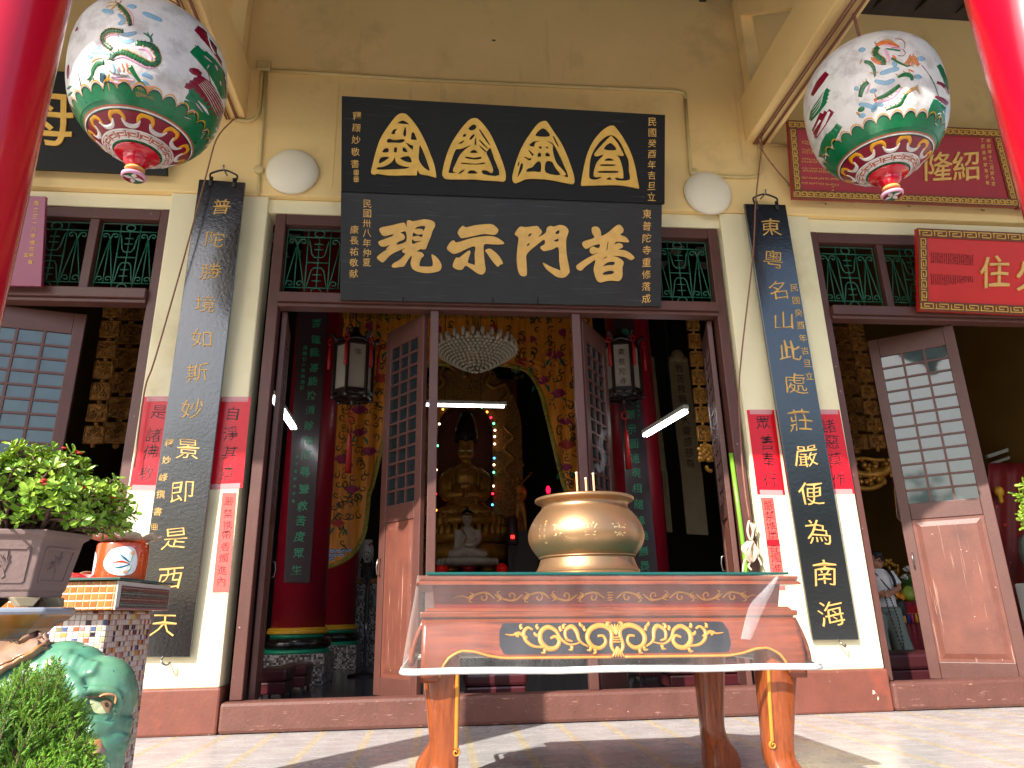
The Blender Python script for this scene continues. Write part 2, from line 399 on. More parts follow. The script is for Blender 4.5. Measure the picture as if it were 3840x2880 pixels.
for x0, x1 in ((-2.44, -2.145), (3.435, 3.735)):
    b = MB(); b.box(x0, x1, -4.2, -.018, 6.02, 6.62); bm_ = b.build('roof_beam', M['wall'], T, bevel=.012)
    b = MB(); xm = (x0 + x1) / 2
    for q_ in (((xm, -.12, 6.60), (xm, -.12, 8.05), .16, .16), ((xm, -1.5, 6.61), (xm, -.1, 7.9), .14, .16), ((xm, -1.55, 6.62), (xm, -1.55, 7.45), .16, .16), ((xm, -1.45, 7.40), (xm, -.1, 8.02), .13, .14), ((xm, -3.3, 6.62), (xm, -3.3, 6.95), .2, .2)):
        b = MB(); b.bar(*q_); b.build('roof_strut', M['wall'], bm_, bevel=.008)
    b = MB()
    for dx_, r_ in ((-.05, .012), (-.02, .009), (.06, .016)): b.tube([(xm + dx_, -4, 6.005), (xm + dx_ + .02, -2, 5.995), (xm + dx_, -.03, 6.0)], r_, 6)
    b.build('cable', M['rope'], bm_, True)
    continue
    b.bar((xm, -.12, 6.60), (xm, -.12, 8.05), .16, .16)
    b.bar((xm, -1.5, 6.61), (xm, -.1, 7.9), .14, .16)
    b.bar((xm, -1.55, 6.62), (xm, -1.55, 7.45), .16, .16)
    b.bar((xm, -1.45, 7.40), (xm, -.1, 8.02), .13, .14)
    b.bar((xm, -3.3, 6.62), (xm, -3.3, 6.95), .2, .2)
    b.build('roof_strut', M['wall'], bm_, bevel=.008)
# front pillars
for xp, lb in ((-2.33, 'glossy red porch pillar beside the large lantern with its finial hiding a black plaque'), (3.62, 'glossy red porch pillar at the edge beside the red plaques and leafy pot')):
    t = thing('porch_pillar', lb, 'pillar', (xp, -3.41, 0), 'red pillars carrying the porch roof')
    b = MB(); b.lathe([(.275, .28), (.27, 2), (.265, 4), (.262, 6.5)], (xp, -3.41, 0), 48); b.build('shaft', M['red'], t, True)
    b = MB(); b.lathe([(.42, 0), (.42, .14), (.38, .16), (.36, .2), (.31, .24), (.31, .28)], (xp, -3.41, 0), 40); b.build('base', M['terra'], t, True, ang=30)
# door frames
def grille(mb, x0, x1, z0, z1, y):
    f = lambda u, v: Vector((x0 + u * (x1 - x0), y, z0 + v * (z1 - z0)))
    L = lambda pts, r=.0075: mb.tube([f(*p) for p in pts], r, 5)
    A = (x1 - x0) / (z1 - z0)
    def sp(cu, cv, r, a0, turns, sgn=1):
        return [(cu + (r * (1 - .75 * i / 14)) * math.cos(a0 + sgn * turns * 2 * math.pi * i / 14), cv + A * (r * (1 - .75 * i / 14)) * math.sin(a0 + sgn * turns * 2 * math.pi * i / 14)) for i in range(15)]
    L([(.02, .02), (.98, .02), (.98, .98), (.02, .98), (.02, .02)])
    for v in (.87, .13): L([(.02, v), (.98, v)])
    for u in (.33, .67): L([(u, .02), (u, .98)])
    L([(.5, .13), (.5, .87)])
    for v in (.925, .075): mb.tube([f(.5 + .075 * math.cos(a), v + A * .06 * math.sin(a)) for a in [i * math.pi / 8 for i in range(16)]], .0075, 5, closed=True)
    for cx in (.175, .825):
        for u in (-.14, 0, .14): L([(cx, .78), (cx + u, .14)], .0065)
        for s in (-1, 1):
            L([(cx, .74)] + [(cx + s * .03, .82)] + sp(cx + s * .085, .80, .05, math.pi / 2 + s * .4, .8, -s), .007)
            L(sp(cx + s * .07, .185, .06, -math.pi / 2 + s * 1.2, 1.0, s), .007)
    L([(.35, .82), (.37, .76), (.40, .62), (.44, .575), (.56, .575), (.60, .62), (.63, .76), (.65, .82)])
    L([(.35, .15), (.37, .22), (.40, .37), (.44, .42), (.56, .42), (.60, .37), (.63, .22), (.65, .15)])
    for v in (.77, .69, .32, .23): L([(.43, v), (.57, v)])
    L([(.33, .495), (.67, .495)])
def bay(xa, xb, panels, lab):
    b = MB()
    b.box(xa, xa + .105, .055, .2, .25, 4.92); b.box(xb - .105, xb, .055, .2, .25, 4.92)
    b.box(xa + .106, xb - .106, .06, .2, 4.80, 4.919)
    b.box(xa + .106, xb - .106, -.005, .2, 3.90, 4.005)
    b.box(xa + .106, xb - .106, .03, .17, 3.86, 3.899)
    for (p0, p1), (q0, q1) in zip(panels, panels[1:]): b.box(p1, q0, .07, .19, 4.006, 4.799)
    fr = b.build('door_frame', M['wood'], T, bevel=.008)
    for p0, p1 in panels:
        b = MB(); grille(b, p0 + .005, p1 - .005, 4.01, 4.795, .13); b.build('transom_grille', M['green'], fr, True)
    b = MB(); b.box(xa - .05 if xa > -2 and xa < 0 else xa + .03, xb - .02, -.03, .16, .003, .245); b.build('threshold', M['wood_h'], fr, bevel=.03)
    return fr
PC = [(-1.65 + i * .7735, -1.65 + i * .7735 + .69) for i in range(6)]; PC[-1] = (PC[-1][0], 2.895)
fc = bay(-1.755, 3.0, PC, '')
fl = bay(-7.2, -2.80, [(-3.49 - .77 * i, -2.91 - .77 * i + (.0 if i == 0 else -.005)) if i == 0 else (-3.58 - .77 * (i - 1) - .68, -3.58 - .77 * (i - 1)) for i in (4, 3, 2, 1, 0)], '')
fr_ = bay(4.06, 8.6, [(4.165 + .77 * i, 4.165 + .77 * i + .69) for i in range(5)], '')
# the two middle posts
b = MB()
for x in (-.135, 1.325): b.box(x, x + .085, .06, .145, .245, 3.86)
b.build('middle_post', M['wood'], fc, bevel=.006)
# door leaves
def leaf(x, y, dx, dy, w=.72, gm='glass_d', handle=True, z0=.2, z1=3.855, flip=False, par=None):
    d = Vector((dx, dy, 0)).normalized(); nn = Vector((d.y, -d.x, 0)); o = Vector((x, y, 0))
    f = lambda u, t, z: o + d * u + nn * t + Vector((0, 0, z))
    def bx(mb, u0, u1, t0, t1, a, c): mb.hexa([f(u0, t0, a), f(u1, t0, a), f(u1, t1, a), f(u0, t1, a)], [f(u0, t0, c), f(u1, t0, c), f(u1, t1, c), f(u0, t1, c)])
    th = .026; b = MB()
    for u in (0, w - .105): bx(b, u, u + .105, -th, th, z0, z1)
    for a, c in ((z0, z0 + .16), (1.78, 1.95), (z1 - .22, z1)): bx(b, .105, w - .105, -th + .002, th - .002, a, c)
    lf = b.build('door_leaf', M['wood'], par or T, bevel=.006)
    b = MB(); u0, u1, a, c = .105, w - .105, 1.95, z1 - .22
    for i in range(1, 3): bx(b, u0 + (u1 - u0) * i / 3 - .012, u0 + (u1 - u0) * i / 3 + .012, -.018, .018, a, c)
    for i in range(1, 12): bx(b, u0, u1, -.0165, .0165, a + (c - a) * i / 12 - .011, a + (c - a) * i / 12 + .011)
    b.build('lattice', M['wood'], lf)
    b = MB(); bx(b, u0, u1, -.004, .004, a, c); b.build('glass', M[gm], lf)
    b = MB(); bx(b, u0, u1, -.012, .012, z0 + .16, 1.78)
    for s in (1, -1):
        lo = [f(u0 + .03, s * .012, z0 + .19), f(u1 - .03, s * .012, z0 + .19), f(u1 - .03, s * .012, 1.75), f(u0 + .03, s * .012, 1.75)]
        hi = [f(u0 + .075, s * .022, z0 + .24), f(u1 - .075, s * .022, z0 + .24), f(u1 - .075, s * .022, 1.70), f(u0 + .075, s * .022, 1.70)]
        b.hexa(lo, hi)
    b.build('door_panel', M['wood_p'], lf)
    if handle:
        b = MB()
        for s in (1, -1):
            b.tube([f(w - .05, s * th, 1.28), f(w - .05, s * (th + .035), 1.29), f(w - .05, s * (th + .045), 1.36), f(w - .05, s * (th + .035), 1.43), f(w - .05, s * th, 1.44)], .007, 6)
        b.build('handle', M['steel'], lf, True)
    return lf
M['steel'] = mat('dull_steel', lin(150, 145, 140), .35, metal=.9)
M['wood_p'] = mat('maroon_panel', lin(118, 68, 54), .45, var=.2, vs=5, chips=(lin(215, 180, 165), 22, .73), col2=lin(90, 52, 44), c2s=3.5, c2t=(.42, .66), streak=((50, 50, 1.3), lin(218, 180, 162), 1, .635, .8), bump=.08, bs=40)
leaf(-1.60, .16, -.15, 1, .66)
leaf(-.18, .15, -.60, .8, .70)
leaf(1.43, .17, .55, .84, .70)
leaf(2.835, .16, .27, 1, .66)
leaf(5.62, .14, -.79, .62, .86, 'glass')
leaf(-4.46, .13, .965, .26, .90, 'glass')
leaf(-2.93, .16, .0, 1, .66)
# ================================================================== hall shell
b = MB(); b.box(-9.2, -9, .3, 14, 0, 11.2); b.build('side_wall', M['ochre'], T)
b = MB(); b.box(8.6, 8.8, .3, 14, 0, 11.2); b.build('side_wall', M['ochre'], T)
b = MB(); b.box(-9.2, 8.8, 14, 14.2, 0, 11.3); b.build('back_wall', M['dark'], T)
M['rooftile'] = mat('pale_roof_tile', lin(200, 190, 178), .8)
b = MB()
for i in range(26):
    for j in range(7):
        x = -7 + i * .62; y = 3.0 + j * 1.3; z = 8.3 + (y - .301) * 2.7 / 13.9 - .03
        b.box(x, x + .30, y, y + .42, z - .012, z + .0)
b.build('ceiling_tiles', M['rooftile'], rf)
b = MB()
for j in range(8): b.box(-9, 8.6, 2.4 + j * 1.3, 2.55 + j * 1.3, 8.2 + (2.4 + j * 1.3) * .19, 8.36 + (2.4 + j * 1.3) * .19)
b.build('purlin', M['wood_dk'], rf)
# ================================================================== wall lamps, conduits
def Pw(x, y, Y=-.02): return P(x, y, Y)
for (x, y), lb in (((633, 374), 'round white wall lamp left of the black plaques, above the first couplet board'), ((1527, 420), 'round white wall lamp right of the black plaques, near the second couplet board')):
    c = Pw(x, y); t = thing('wall_lamp', lb, 'lamp', c, 'round white wall lamps')
    b = MB(); prof = [(.262, 0), (.268, .02)] + [(.275 * math.cos(a), .02 + .085 * math.sin(a)) for a in [i * math.pi / 2 / 8 for i in range(8)]] + [(0, .106)]
    n0 = len(b.v); b.lathe(prof, (0, 0, 0), 40, cap=False)
    for v in b.v: v.xyz = (c.x + v.x, c.y - v.z, c.z + v.y)
    b.build('lamp_cover', M['lampw'] if 'lampw' in M else M['white'], t, True)
    b = MB(); b.lathe([(.255, .0), (.255, .03)], (0, 0, 0), 32)
    for v in b.v: v.xyz = (c.x + v.x, c.y - v.z + .001, c.z + v.y)
    b.build('lamp_base', M['white'], t)
cA = thing('conduit', 'cream painted pipe run from a junction box across the wall above the black plaques', 'pipe', Pw(572, 147))
b = MB(); y = -.038
pt = lambda *q: [P(a, c, y) for a, c in q]
b.tube(pt((580, 152), (900, 172), (1200, 186), (1455, 197)) + cat_rom(pt((1465, 198), (1478, 203), (1480, 215)), 4), .022, 8)
b.tube(pt((1480, 215), (1492, 372)), .022, 8)
b.tube(pt((575, 157), (560, 365)), .021, 8)
b.tube(pt((561, 375), (558, 420)), .017, 8)
b.tube(cat_rom(pt((566, 157), (561, 225), (555, 250), (538, 261), (505, 258)), 5), .021, 8)
b.build('pipe', M['pipe'], cA, True)
b = MB(); c = P(572, 147, -.02); b.box(c.x - .07, c.x + .07, -.075, -.018, c.z - .06, c.z + .06); b.build('junction_box', M['pipe'], cA, bevel=.01)
b = MB()
for q in ((560, 369), (1497, 375)):
    c = P(*q, -.02); n0 = len(b.v); b.lathe([(.05, 0), (.05, .035), (.03, .045)], (0, 0, 0), 14)
    for v in b.v[n0:]: v.xyz = (c.x + v.x, c.y - v.z, c.z + v.y)
b.build('round_box', M['pipe'], cA, True, ang=40)
cB = thing('conduit', 'cream pipe bending down beside the right roof beam to the wall lamp', 'pipe', Pw(1648, 290))
b = MB(); b.tube(cat_rom(pt((1505, 378), (1560, 381), (1625, 382), (1640, 375), (1642, 350), (1641, 312), (1648, 292), (1665, 285)), 5), .02, 8)
b.tube(pt((1668, 312), (1705, 316)), .012, 6)
b.build('pipe', M['pipe'], cB, True)
# ================================================================== plaques and couplet boards
AX = Vector((1, 0, 0))
class Plane:
    def __init__(s, yb, zb, yt, zt):
        s.p0 = Vector((0, yb, zb)); s.ay = Vector((0, yt - yb, zt - zb)).normalized(); s.n = AX.cross(s.ay).normalized()
        if s.n.y > 0: s.n = -s.n
    def at(s, x, y, h=0): return PP(x, y, s.p0, s.n) + s.n * h
    def f(s, z): return lambda x, y, h: s.at(*z(x, y), h)
def put_px(mb, ch, x, y, size, pl, off=.012, wob=.035, h=.006, mi=None, asp=1.0):
    c = pl.at(x, y); sz = (pl.at(x + size / 2, y) - pl.at(x - size / 2, y)).length
    put_glyph(mb, ch, c, AX, pl.ay, pl.n, sz, off, .02, mi, wob, h, asp)
def column(mb, s, a, b, size, pl, off=.012, h=.004, mi=None, wob=.035):
    n = len(s)
    for i, ch in enumerate(s):
        if ch == ' ': continue
        t = i / max(1, n - 1); sz = size if not isinstance(size, tuple) else size[0] + (size[1] - size[0]) * t
        put_px(mb, ch, a[0] + (b[0] - a[0]) * t, a[1] + (b[1] - a[1]) * t, sz, pl, off, wob, h, mi)
ident = lambda x, y: (x, y)
# --- upper plaque (four seal-script characters in pointed arches)
p1 = Plane(-.42, 4.91, -.71, 5.79)
q = [p1.at(737, 413), p1.at(1436, 440), p1.at(1437, 248), p1.at(738, 207)]
t1 = thing('name_plaque', 'upper black plaque with four gold pointed-arch seal characters, leaning out above the doorway', 'plaque', (q[0] + q[1]) / 2)
b = MB(); b.slab(q, -p1.n, .05); b.build('board', M['lacq_s'], t1, bevel=.004)
arch = []
z1 = zm(1380, 410, 4.254); z2 = zm(1900, 430, 4.254)
A1 = [[(560,75),(620,95),(720,200),(830,360),(930,560),(1010,760),(1060,900),(1090,1080),(1060,1090),(960,1060),(840,1040),(800,990),(788,972),(780,1050),(740,1060),(580,1060),(440,1065),(280,1055),(150,1035),(110,1050),(60,1030),(55,980),(90,830),(150,610),(220,440),(330,270),(440,130),(510,80)],
[(480,230),(520,195),(560,185),(610,205),(655,250),(600,245),(540,240)],[(370,395),(410,330),(465,325),(440,360),(430,400),(400,405)],[(597,280),(612,400),(590,450),(575,430),(562,395)],[(700,380),(735,380),(775,470),(775,495),(690,490),(690,440)],
[(310,490),(350,475),(390,490),(450,495),(560,480),(590,510),(520,545),(420,540),(310,540)],[(610,540),(680,575),(720,590),(715,650),(690,640),(640,590)],[(270,630),(325,630),(325,690),(230,692)],[(420,620),(462,620),(460,690),(420,690)],[(555,620),(600,625),(630,690),(560,680)],
[(205,775),(340,768),(270,830),(180,870)],[(520,780),(640,750),(690,800),(690,855),(600,840),(540,810)],[(430,770),(450,850),(520,900),(640,925),(655,935),(600,955),(440,965),(160,970),(160,930),(250,920),(350,870),(410,810)],[(830,580),(900,720),(950,860),(985,985),(910,950),(840,870),(810,790),(815,680)]]
A2 = [[(1700,150),(1760,170),(1850,260),(1950,400),(2040,590),(2110,760),(2160,900),(2195,1040),(2190,1130),(2150,1160),(2050,1150),(1850,1140),(1700,1125),(1480,1125),(1250,1120),(1195,1070),(1185,1020),(1220,850),(1290,640),(1380,470),(1500,300),(1620,175)],
[(1600,315),(1650,262),(1700,250),(1730,290),(1700,330),(1640,345)],[(1510,440),(1530,405),(1570,405),(1550,445)],[(1620,470),(1680,405),(1700,420),(1660,480),(1625,495)],[(1440,555),(1510,510),(1540,510),(1490,555)],[(1722,450),(1725,560),(1700,580),(1704,500)],[(1775,350),(1800,345),(1940,560),(1910,555)],[(1790,500),(1905,620),(1885,625),(1780,520)],[(1790,590),(1890,680),(1870,690),(1785,610)],
[(1890,700),(1920,645),(1955,630),(2010,790),(2095,1055),(1850,1045),(1820,980),(1900,985),(1960,1025),(1995,985),(1960,870),(1910,760)],[(1400,650),(1470,640),(1640,580),(1560,640),(1470,730),(1400,870),(1355,970),(1370,1005),(1410,1020),(1290,1020),(1300,950),(1340,800)],[(1690,650),(1750,700),(1620,700)],[(1545,765),(1600,765),(1690,780),(1800,765),(1800,795),(1700,810),(1570,790)],[(1500,855),(1690,875),(1850,855),(1850,880),(1700,890),(1510,880)],[(1440,1030),(1490,985),(1550,970),(1500,1015),(1460,1035)],[(1590,1030),(1620,985),(1690,980),(1740,1030)]]
A3 = [[(600,110),(650,135),(740,270),(860,450),(950,640),(1010,800),(1060,950),(1078,1060),(1065,1105),(1030,1112),(900,1090),(730,1055),(560,1035),(380,1030),(280,1045),(190,1085),(130,1100),(95,1060),(90,980),(130,820),(190,640),(270,470),(380,300),(500,150)],
[(580,220),(690,350),(455,345)],[(360,500),(400,450),(450,430),(530,430),(460,450),(440,500),(430,520)],[(640,435),(700,450),(745,480),(790,560),(860,700),(980,990),(900,980),(940,965),(900,900),(800,790),(750,670),(730,560),(730,490)],[(735,350),(760,370),(830,520),(800,500),(750,400)],[(510,515),(550,515),(550,550),(520,550)],[(625,520),(655,525),(655,550),(630,545)],[(505,620),(540,620),(545,675),(490,675)],[(620,625),(665,620),(690,670),(620,670)],[(340,575),(360,580),(410,620),(425,640),(410,670),(370,620)],[(270,690),(300,680),(350,705),(400,700),(360,740),(300,705)],[(475,765),(540,765),(540,915),(440,915),(310,915),(340,865),(410,840)],[(625,760),(720,760),(770,850),(850,970),(620,930)],[(225,790),(255,790),(250,870),(190,980),(170,1000),(200,880)],[(185,770),(205,765),(190,820),(170,830)]]
A4 = [[(1680,185),(1720,200),(1820,330),(1920,500),(1990,660),(2040,830),(2080,1040),(2105,1170),(2090,1185),(2000,1165),(1850,1140),(1700,1130),(1450,1135),(1250,1140),(1185,1135),(1190,1050),(1220,880),(1280,640),(1370,440),(1500,280),(1620,195)],
[(1660,335),(1750,380),(1830,490),(1890,630),(1940,740),(1945,900),(1955,1045),(1760,1055),(1730,1010),(1840,1025),(1855,990),(1840,850),(1790,700),(1740,655),(1850,665),(1850,625),(1760,460),(1670,355),(1640,360),(1520,480),(1400,620),(1410,665),(1440,670),(1540,650),(1440,760),(1390,900),(1385,980),(1420,1005),(1490,1000),(1500,1015),(1400,1045),(1330,1030),(1310,980),(1320,800),(1350,650),(1450,480),(1560,370)],
[(1650,455),(1745,570),(1545,560)],[(1630,700),(1705,740),(1550,740)],[(1510,800),(1700,800),(1715,825),(1495,825)],[(1480,905),(1750,905),(1750,935),(1470,935)],[(1580,1040),(1635,1005),(1670,1045)]]
b = MB()
for z, a in ((z1, A1), (z1, A2), (z2, A3), (z2, A4)): flat_shape(b, a, p1.f(z), .018, 3)
b.build('carved_characters', M['gold'], t1, bevel=.006)
b = MB(); zr = zm(1240, 300, 1.7015)
column(b, '釋顯妙敬書', zr(168, 230), zr(155, 535), 18, p1, -.004)
column(b, '民國癸酉年吉旦立', zr(2052, 268), zr(2047, 745), 17, p1, -.004)
for yy in (590, 633):
    for k in range(4): relief(b, [zr(148, yy - 15 + k * 10), zr(178, yy - 15 + k * 10)], 2.2, p1.at, .003)
    for k in range(3): relief(b, [zr(150 + k * 13, yy - 16), zr(150 + k * 13, yy + 16)], 2.0, p1.at, .004)
b.build('inscription', M['gold_p'], t1)
# --- lower plaque
p2 = Plane(-.055, 3.908, -.40, 4.92)
q = [p2.at(735, 648), p2.at(1428, 662), p2.at(1430, 440), p2.at(736.5, 413)]
t2 = thing('name_plaque', 'lower slate-black plaque with four thick gold brush characters, resting on the door lintel', 'plaque', (q[0] + q[1]) / 2)
b = MB(); b.slab(q, -p2.n, .045); b.build('board', M['lacq_g'] if 'lacq_g' in M else M['lacq_s'], t2, bevel=.004)
z3 = zm(1400, 800, 4.424); z4 = zm(1900, 820, 4.424)
C1 = [[(110,250),(300,205),(490,160),(530,180),(553,230),(560,130),(610,120),(660,135),(830,105),(940,115),(1010,150),(1025,210),(985,290),(950,400),(905,500),(870,590),(820,605),(790,595),(720,635),(800,650),(840,700),(790,760),(765,870),(850,885),(985,870),(965,700),(990,690),(1060,740),(1120,830),(1130,900),(1080,965),(900,995),(740,970),(650,920),(620,830),(640,700),(560,800),(510,880),(450,890),(350,905),(305,880),(340,830),(430,780),(530,680),(490,650),(480,615),(540,570),(430,620),(290,690),(170,810),(110,790),(60,740),(100,690),(200,620),(285,580),(210,600),(270,530),(190,555),(130,550),(85,500),(110,460),(310,385),(320,350),(190,380),(130,340)],
[(450,330),(480,310),(540,310),(545,470),(390,525),(410,480),(500,440),(525,400),(500,350)],[(690,260),(740,225),(860,215),(830,300),(820,270),(760,260)],[(665,320),(700,340),(750,355),(820,350),(800,400),(740,375),(655,390)],[(645,430),(690,465),(800,460),(720,490),(650,510)]]
C2 = [[(1400,310),(1480,210),(1540,235),(1700,200),(1880,183),(1980,190),(2055,250),(2070,300),(2010,360),(1850,345),(1680,375),(1480,415),(1430,380)]]
C3 = [[(1220,575),(1290,470),(1340,455),(1390,485),(1650,410),(1880,380),(2020,395),(2120,450),(2170,500),(2140,515),(2060,520),(1950,515),(1835,525),(1835,700),(1850,850),(1860,950),(1820,1010),(1760,1010),(1700,980),(1620,920),(1530,870),(1480,930),(1410,940),(1330,900),(1320,850),(1370,740),(1420,740),(1500,680),(1585,620),(1610,660),(1565,810),(1640,845),(1685,850),(1680,680),(1685,550),(1530,600),(1430,650),(1340,675),(1270,640)]]
C4 = [[(1855,615),(1930,590),(2010,640),(2090,720),(2150,830),(2110,850),(2070,885),(2030,860),(1950,760),(1890,670)]]
C5 = [[(135,245),(215,140),(310,145),(490,125),(540,160),(585,230),(520,310),(640,240),(670,150),(730,125),(780,135),(870,110),(960,125),(1020,190),(1015,250),(985,350),(985,500),(1000,650),(1040,850),(1030,910),(960,975),(850,975),(760,920),(660,840),(610,765),(610,735),(720,795),(870,855),(890,855),(870,700),(855,480),(750,515),(630,540),(590,525),(555,475),(630,420),(620,350),(520,420),(340,580),(325,700),(335,880),(320,950),(240,950),(190,870),(165,700),(175,500),(195,325),(150,280)],
[(365,265),(410,245),(400,280),(355,300)],[(340,430),(385,405),(375,435),(335,460)],[(820,215),(870,195),(865,250),(805,255)],[(775,375),(855,335),(850,380)]]
C6 = [[(1415,150),(1480,135),(1530,160),(1560,230),(1570,290),(1680,230),(1800,130),(1870,105),(1930,170),(1925,230),(1880,270),(1970,310),(2025,380),(1990,395),(1820,385),(1790,430),(1850,405),(1910,430),(1920,480),(1850,515),(1960,530),(2050,580),(2115,650),(2060,690),(2000,660),(1920,630),(1760,620),(1850,650),(1935,720),(1915,820),(1915,960),(1860,1035),(1740,1030),(1640,1040),(1560,1060),(1500,1035),(1460,940),(1440,830),(1470,690),(1370,750),(1300,800),(1240,860),(1180,850),(1150,800),(1190,750),(1330,660),(1530,560),(1430,590),(1380,560),(1380,500),(1430,465),(1490,490),(1535,480),(1540,425),(1430,450),(1330,500),(1280,480),(1250,410),(1300,370),(1450,320),(1415,240)],
[(1670,400),(1685,390),(1665,520),(1650,525)],[(1600,660),(1665,630),(1640,655)],[(1595,790),(1680,725),(1785,720),(1775,770),(1680,775)],[(1600,900),(1680,870),(1765,870),(1760,915),(1610,935)]]
b = MB()
for z, a in ((z3, C1), (z3, C2), (z3, C3), (z3, C4), (z4, C5), (z4, C6)): flat_shape(b, a, p2.f(z), .014, 3)
b.build('carved_characters', M['gold_p'], t2, bevel=.004)
b = MB()
column(b, '民國卅八年仲夏', zr(233, 790), zr(230, 1165), 17.5, p2, .0)
column(b, '康長祐敬献', zr(152, 955), zr(147, 1235), 18, p2, .0)
column(b, '東普陀寺重修落成', zr(2018, 855), zr(2013, 1395), 18.5, p2, .0)
b.build('inscription', M['gold_p'], t2)
b = MB()
for xx in (462, 1035, 1320): a = p2.at(*zr(xx, 1425), .0); b.tube([a + Vector((0, -.03, -.02)), a + Vector((0, -.02, .06))], .006, 6)
b.build('nail', M['iron'], t2)
# --- couplet boards
def couplet(tl, tr, bl, br, lab, chars, pos, sz, small, yb, yt):
    pl = Plane(yb, .6, yt, 5.2)
    q = [pl.at(*bl), pl.at(*br), pl.at(*tr), pl.at(*tl)]
    t = thing('couplet_board', lab, 'sign board', (q[0] + q[1]) / 2, 'tall black couplet boards hung on the pilasters')
    b = MB(); b.slab(q, -pl.n, .035); b.build('board', M['lacq'], t, bevel=.006)
    b = MB()
    for i, (ch, p) in enumerate(zip(chars, pos)): put_px(b, ch, p[0], p[1], sz[0] + (sz[1] - sz[0]) * i / (len(chars) - 1), pl, -.008, .045, .006, None, 1.08)
    b.build('lettering', M['gold_p'], t)
    b = MB()
    for (s, a, c, z) in small: column(b, s, a, c, z, pl, -.004, .004)
    b.build('inscription', M['gold_p'], t)
    # hanger: two hooks and an iron handle hung on a nail
    a, c = q[3].lerp(q[2], .27), q[3].lerp(q[2], .77); up = pl.ay
    b = MB(); m_ = (a + c) / 2
    b.tube(cat_rom([a + up * -.02, a + up * .05 - AX * .02, a + up * .085, m_ + up * .125, c + up * .085, c + up * .05 + AX * .02, c + up * -.02], 5), .010, 8)
    for p in (a, c): b.bar(p + pl.n * .012 - up * .07, p + pl.n * .012 + up * .03, .035, .012, up=pl.n)
    b.build('hanger', M['iron'], t, True)
    b = MB(); b.tube([m_ + up * .12 + Vector((0, .1, .01)), m_ + up * .12 + Vector((0, -.03, .0)), m_ + up * .12 + Vector((0, -.04, .04))], .009, 6)
    lo = (q[0] + q[1]) / 2
    lo = lo + Vector((.02, .0, -.0)); b.tube(cat_rom([lo + Vector((0, .03, .02)), lo + Vector((0, -.03, -.02)), lo + Vector((.02, -.04, -.05)), lo + Vector((.05, -.02, -.06)), lo + Vector((.06, .0, -.04))], 4), .008, 6)
    b.build('hook', M['steel'], t, True)
    return pl, t
posL = [(478,447),(465,517),(455,586),(443,657),(436,731),(427,805),(417,882),(406,970),(393,1063),(378,1163),(367,1250),(354,1350)]
posR = [(1665,491),(1671,560),(1680,627),(1692,692),(1706,757),(1718,828),(1728,908),(1741,985),(1752,1066),(1766,1150),(1781,1238),(1796,1325)]
plL, tL = couplet((430, 387), (530, 394), (283, 1420), (410, 1420), 'black couplet board on the left pilaster, twelve gold characters, behind the mosaic counter', '普陀勝境如斯妙景即是西天', posL, (36, 50),
    [('釋妙峰撰書', (366, 957), (341, 1105), 18)], -.055, -.15)
b = MB()
for (xx, yy) in ((334, 1138), (330, 1162)):
    for k in range(4): relief(b, [(xx - 6, yy - 6 + 4 * k), (xx + 6, yy - 6 + 4 * k)], 1.6, plL.at, .004)
    for k in range(4): relief(b, [(xx - 6 + 4 * k, yy - 7), (xx - 6 + 4 * k, yy + 7)], 1.4, plL.at, .003)
b.build('seal', M['gold_p'], tL)
plR, tR = couplet((1608, 440), (1697, 442), (1756, 1383), (1856, 1382), 'black couplet board on the right pilaster, twelve gold characters, behind the altar table', '東粵名山此處莊嚴便為南海', posR, (38, 50),
    [('民國癸酉年吉旦立', (1715, 622), (1748, 812), 16)], -.055, -.15)
# --- paper strips on the pilasters
pw = Plane(-.003, 0, -.003, 5)
r4, r7, r8 = zm(0, 960, 1.728), zm(2560, 960, 1.728), zm(0, 1920, 1.728); r9 = zm(2500, 1700, 2.764)
def sheet(name, lab, cat, q, m_, chars, ink, size, group, tape=True, off=.01, tape_mid=False):
    Q = [pw.at(*p) for p in q]; t = thing(name, lab, cat, (Q[0] + Q[1]) / 2, group)
    b = MB(); b.slab(Q, -pw.n, .0022); b.build('paper', m_, t)
    b = MB()
    for ch, p in chars: put_px(b, ch, p[0], p[1], size * .62, pw, -.006, .045, .0012)
    b.build('lettering', ink, t)
    if tape:
        b = MB()
        for a, c in ((3, 2), (0, 1)):
            s = -1 if a == 3 else 1; u = Vector((0, 0, .045 * s))
            b.slab([Q[a].lerp(Q[c], .1) + pw.n * .001 - (u * .1), Q[a].lerp(Q[c], .92) + pw.n * .001 - u * .1, Q[a].lerp(Q[c], .92) + u + pw.n * .001, Q[a].lerp(Q[c], .1) + u + pw.n * .001], -pw.n, .0015)
        b.build('tape', M['tape'], t)
    return t
gp = 'red calligraphy papers pasted on the pilasters'
sheet('calligraphy_paper', 'red paper with four black characters left of the left couplet board, next to the shrub', 'paper', [r4(835, 1515), r4(1020, 1518), r4(1108, 912), r4(935, 912)], M['paper'], list(zip('是諸佛教', [r4(1030, 1010), r4(995, 1160), r4(975, 1270), r4(950, 1410)])), M['ink'], 52, gp)
sheet('calligraphy_paper', 'red paper with four black characters between the left couplet board and the doorway', 'paper', [r4(1345, 1512), r4(1572, 1502), r4(1625, 915), r4(1420, 915)], M['paper'], list(zip('自淨其意', [r4(1510, 1020), r4(1495, 1150), r4(1490, 1275), r4(1475, 1410)])), M['ink'], 50, gp)
sheet('calligraphy_paper', 'red paper with four black characters between the doorway rope and the right couplet board', 'paper', [r7(485, 1545), r7(665, 1548), r7(592, 998), r7(415, 998)], M['paper'], list(zip('眾善奉行', [r7(520, 1080), r7(545, 1210), r7(555, 1320), r7(565, 1450)])), M['ink'], 48, gp)
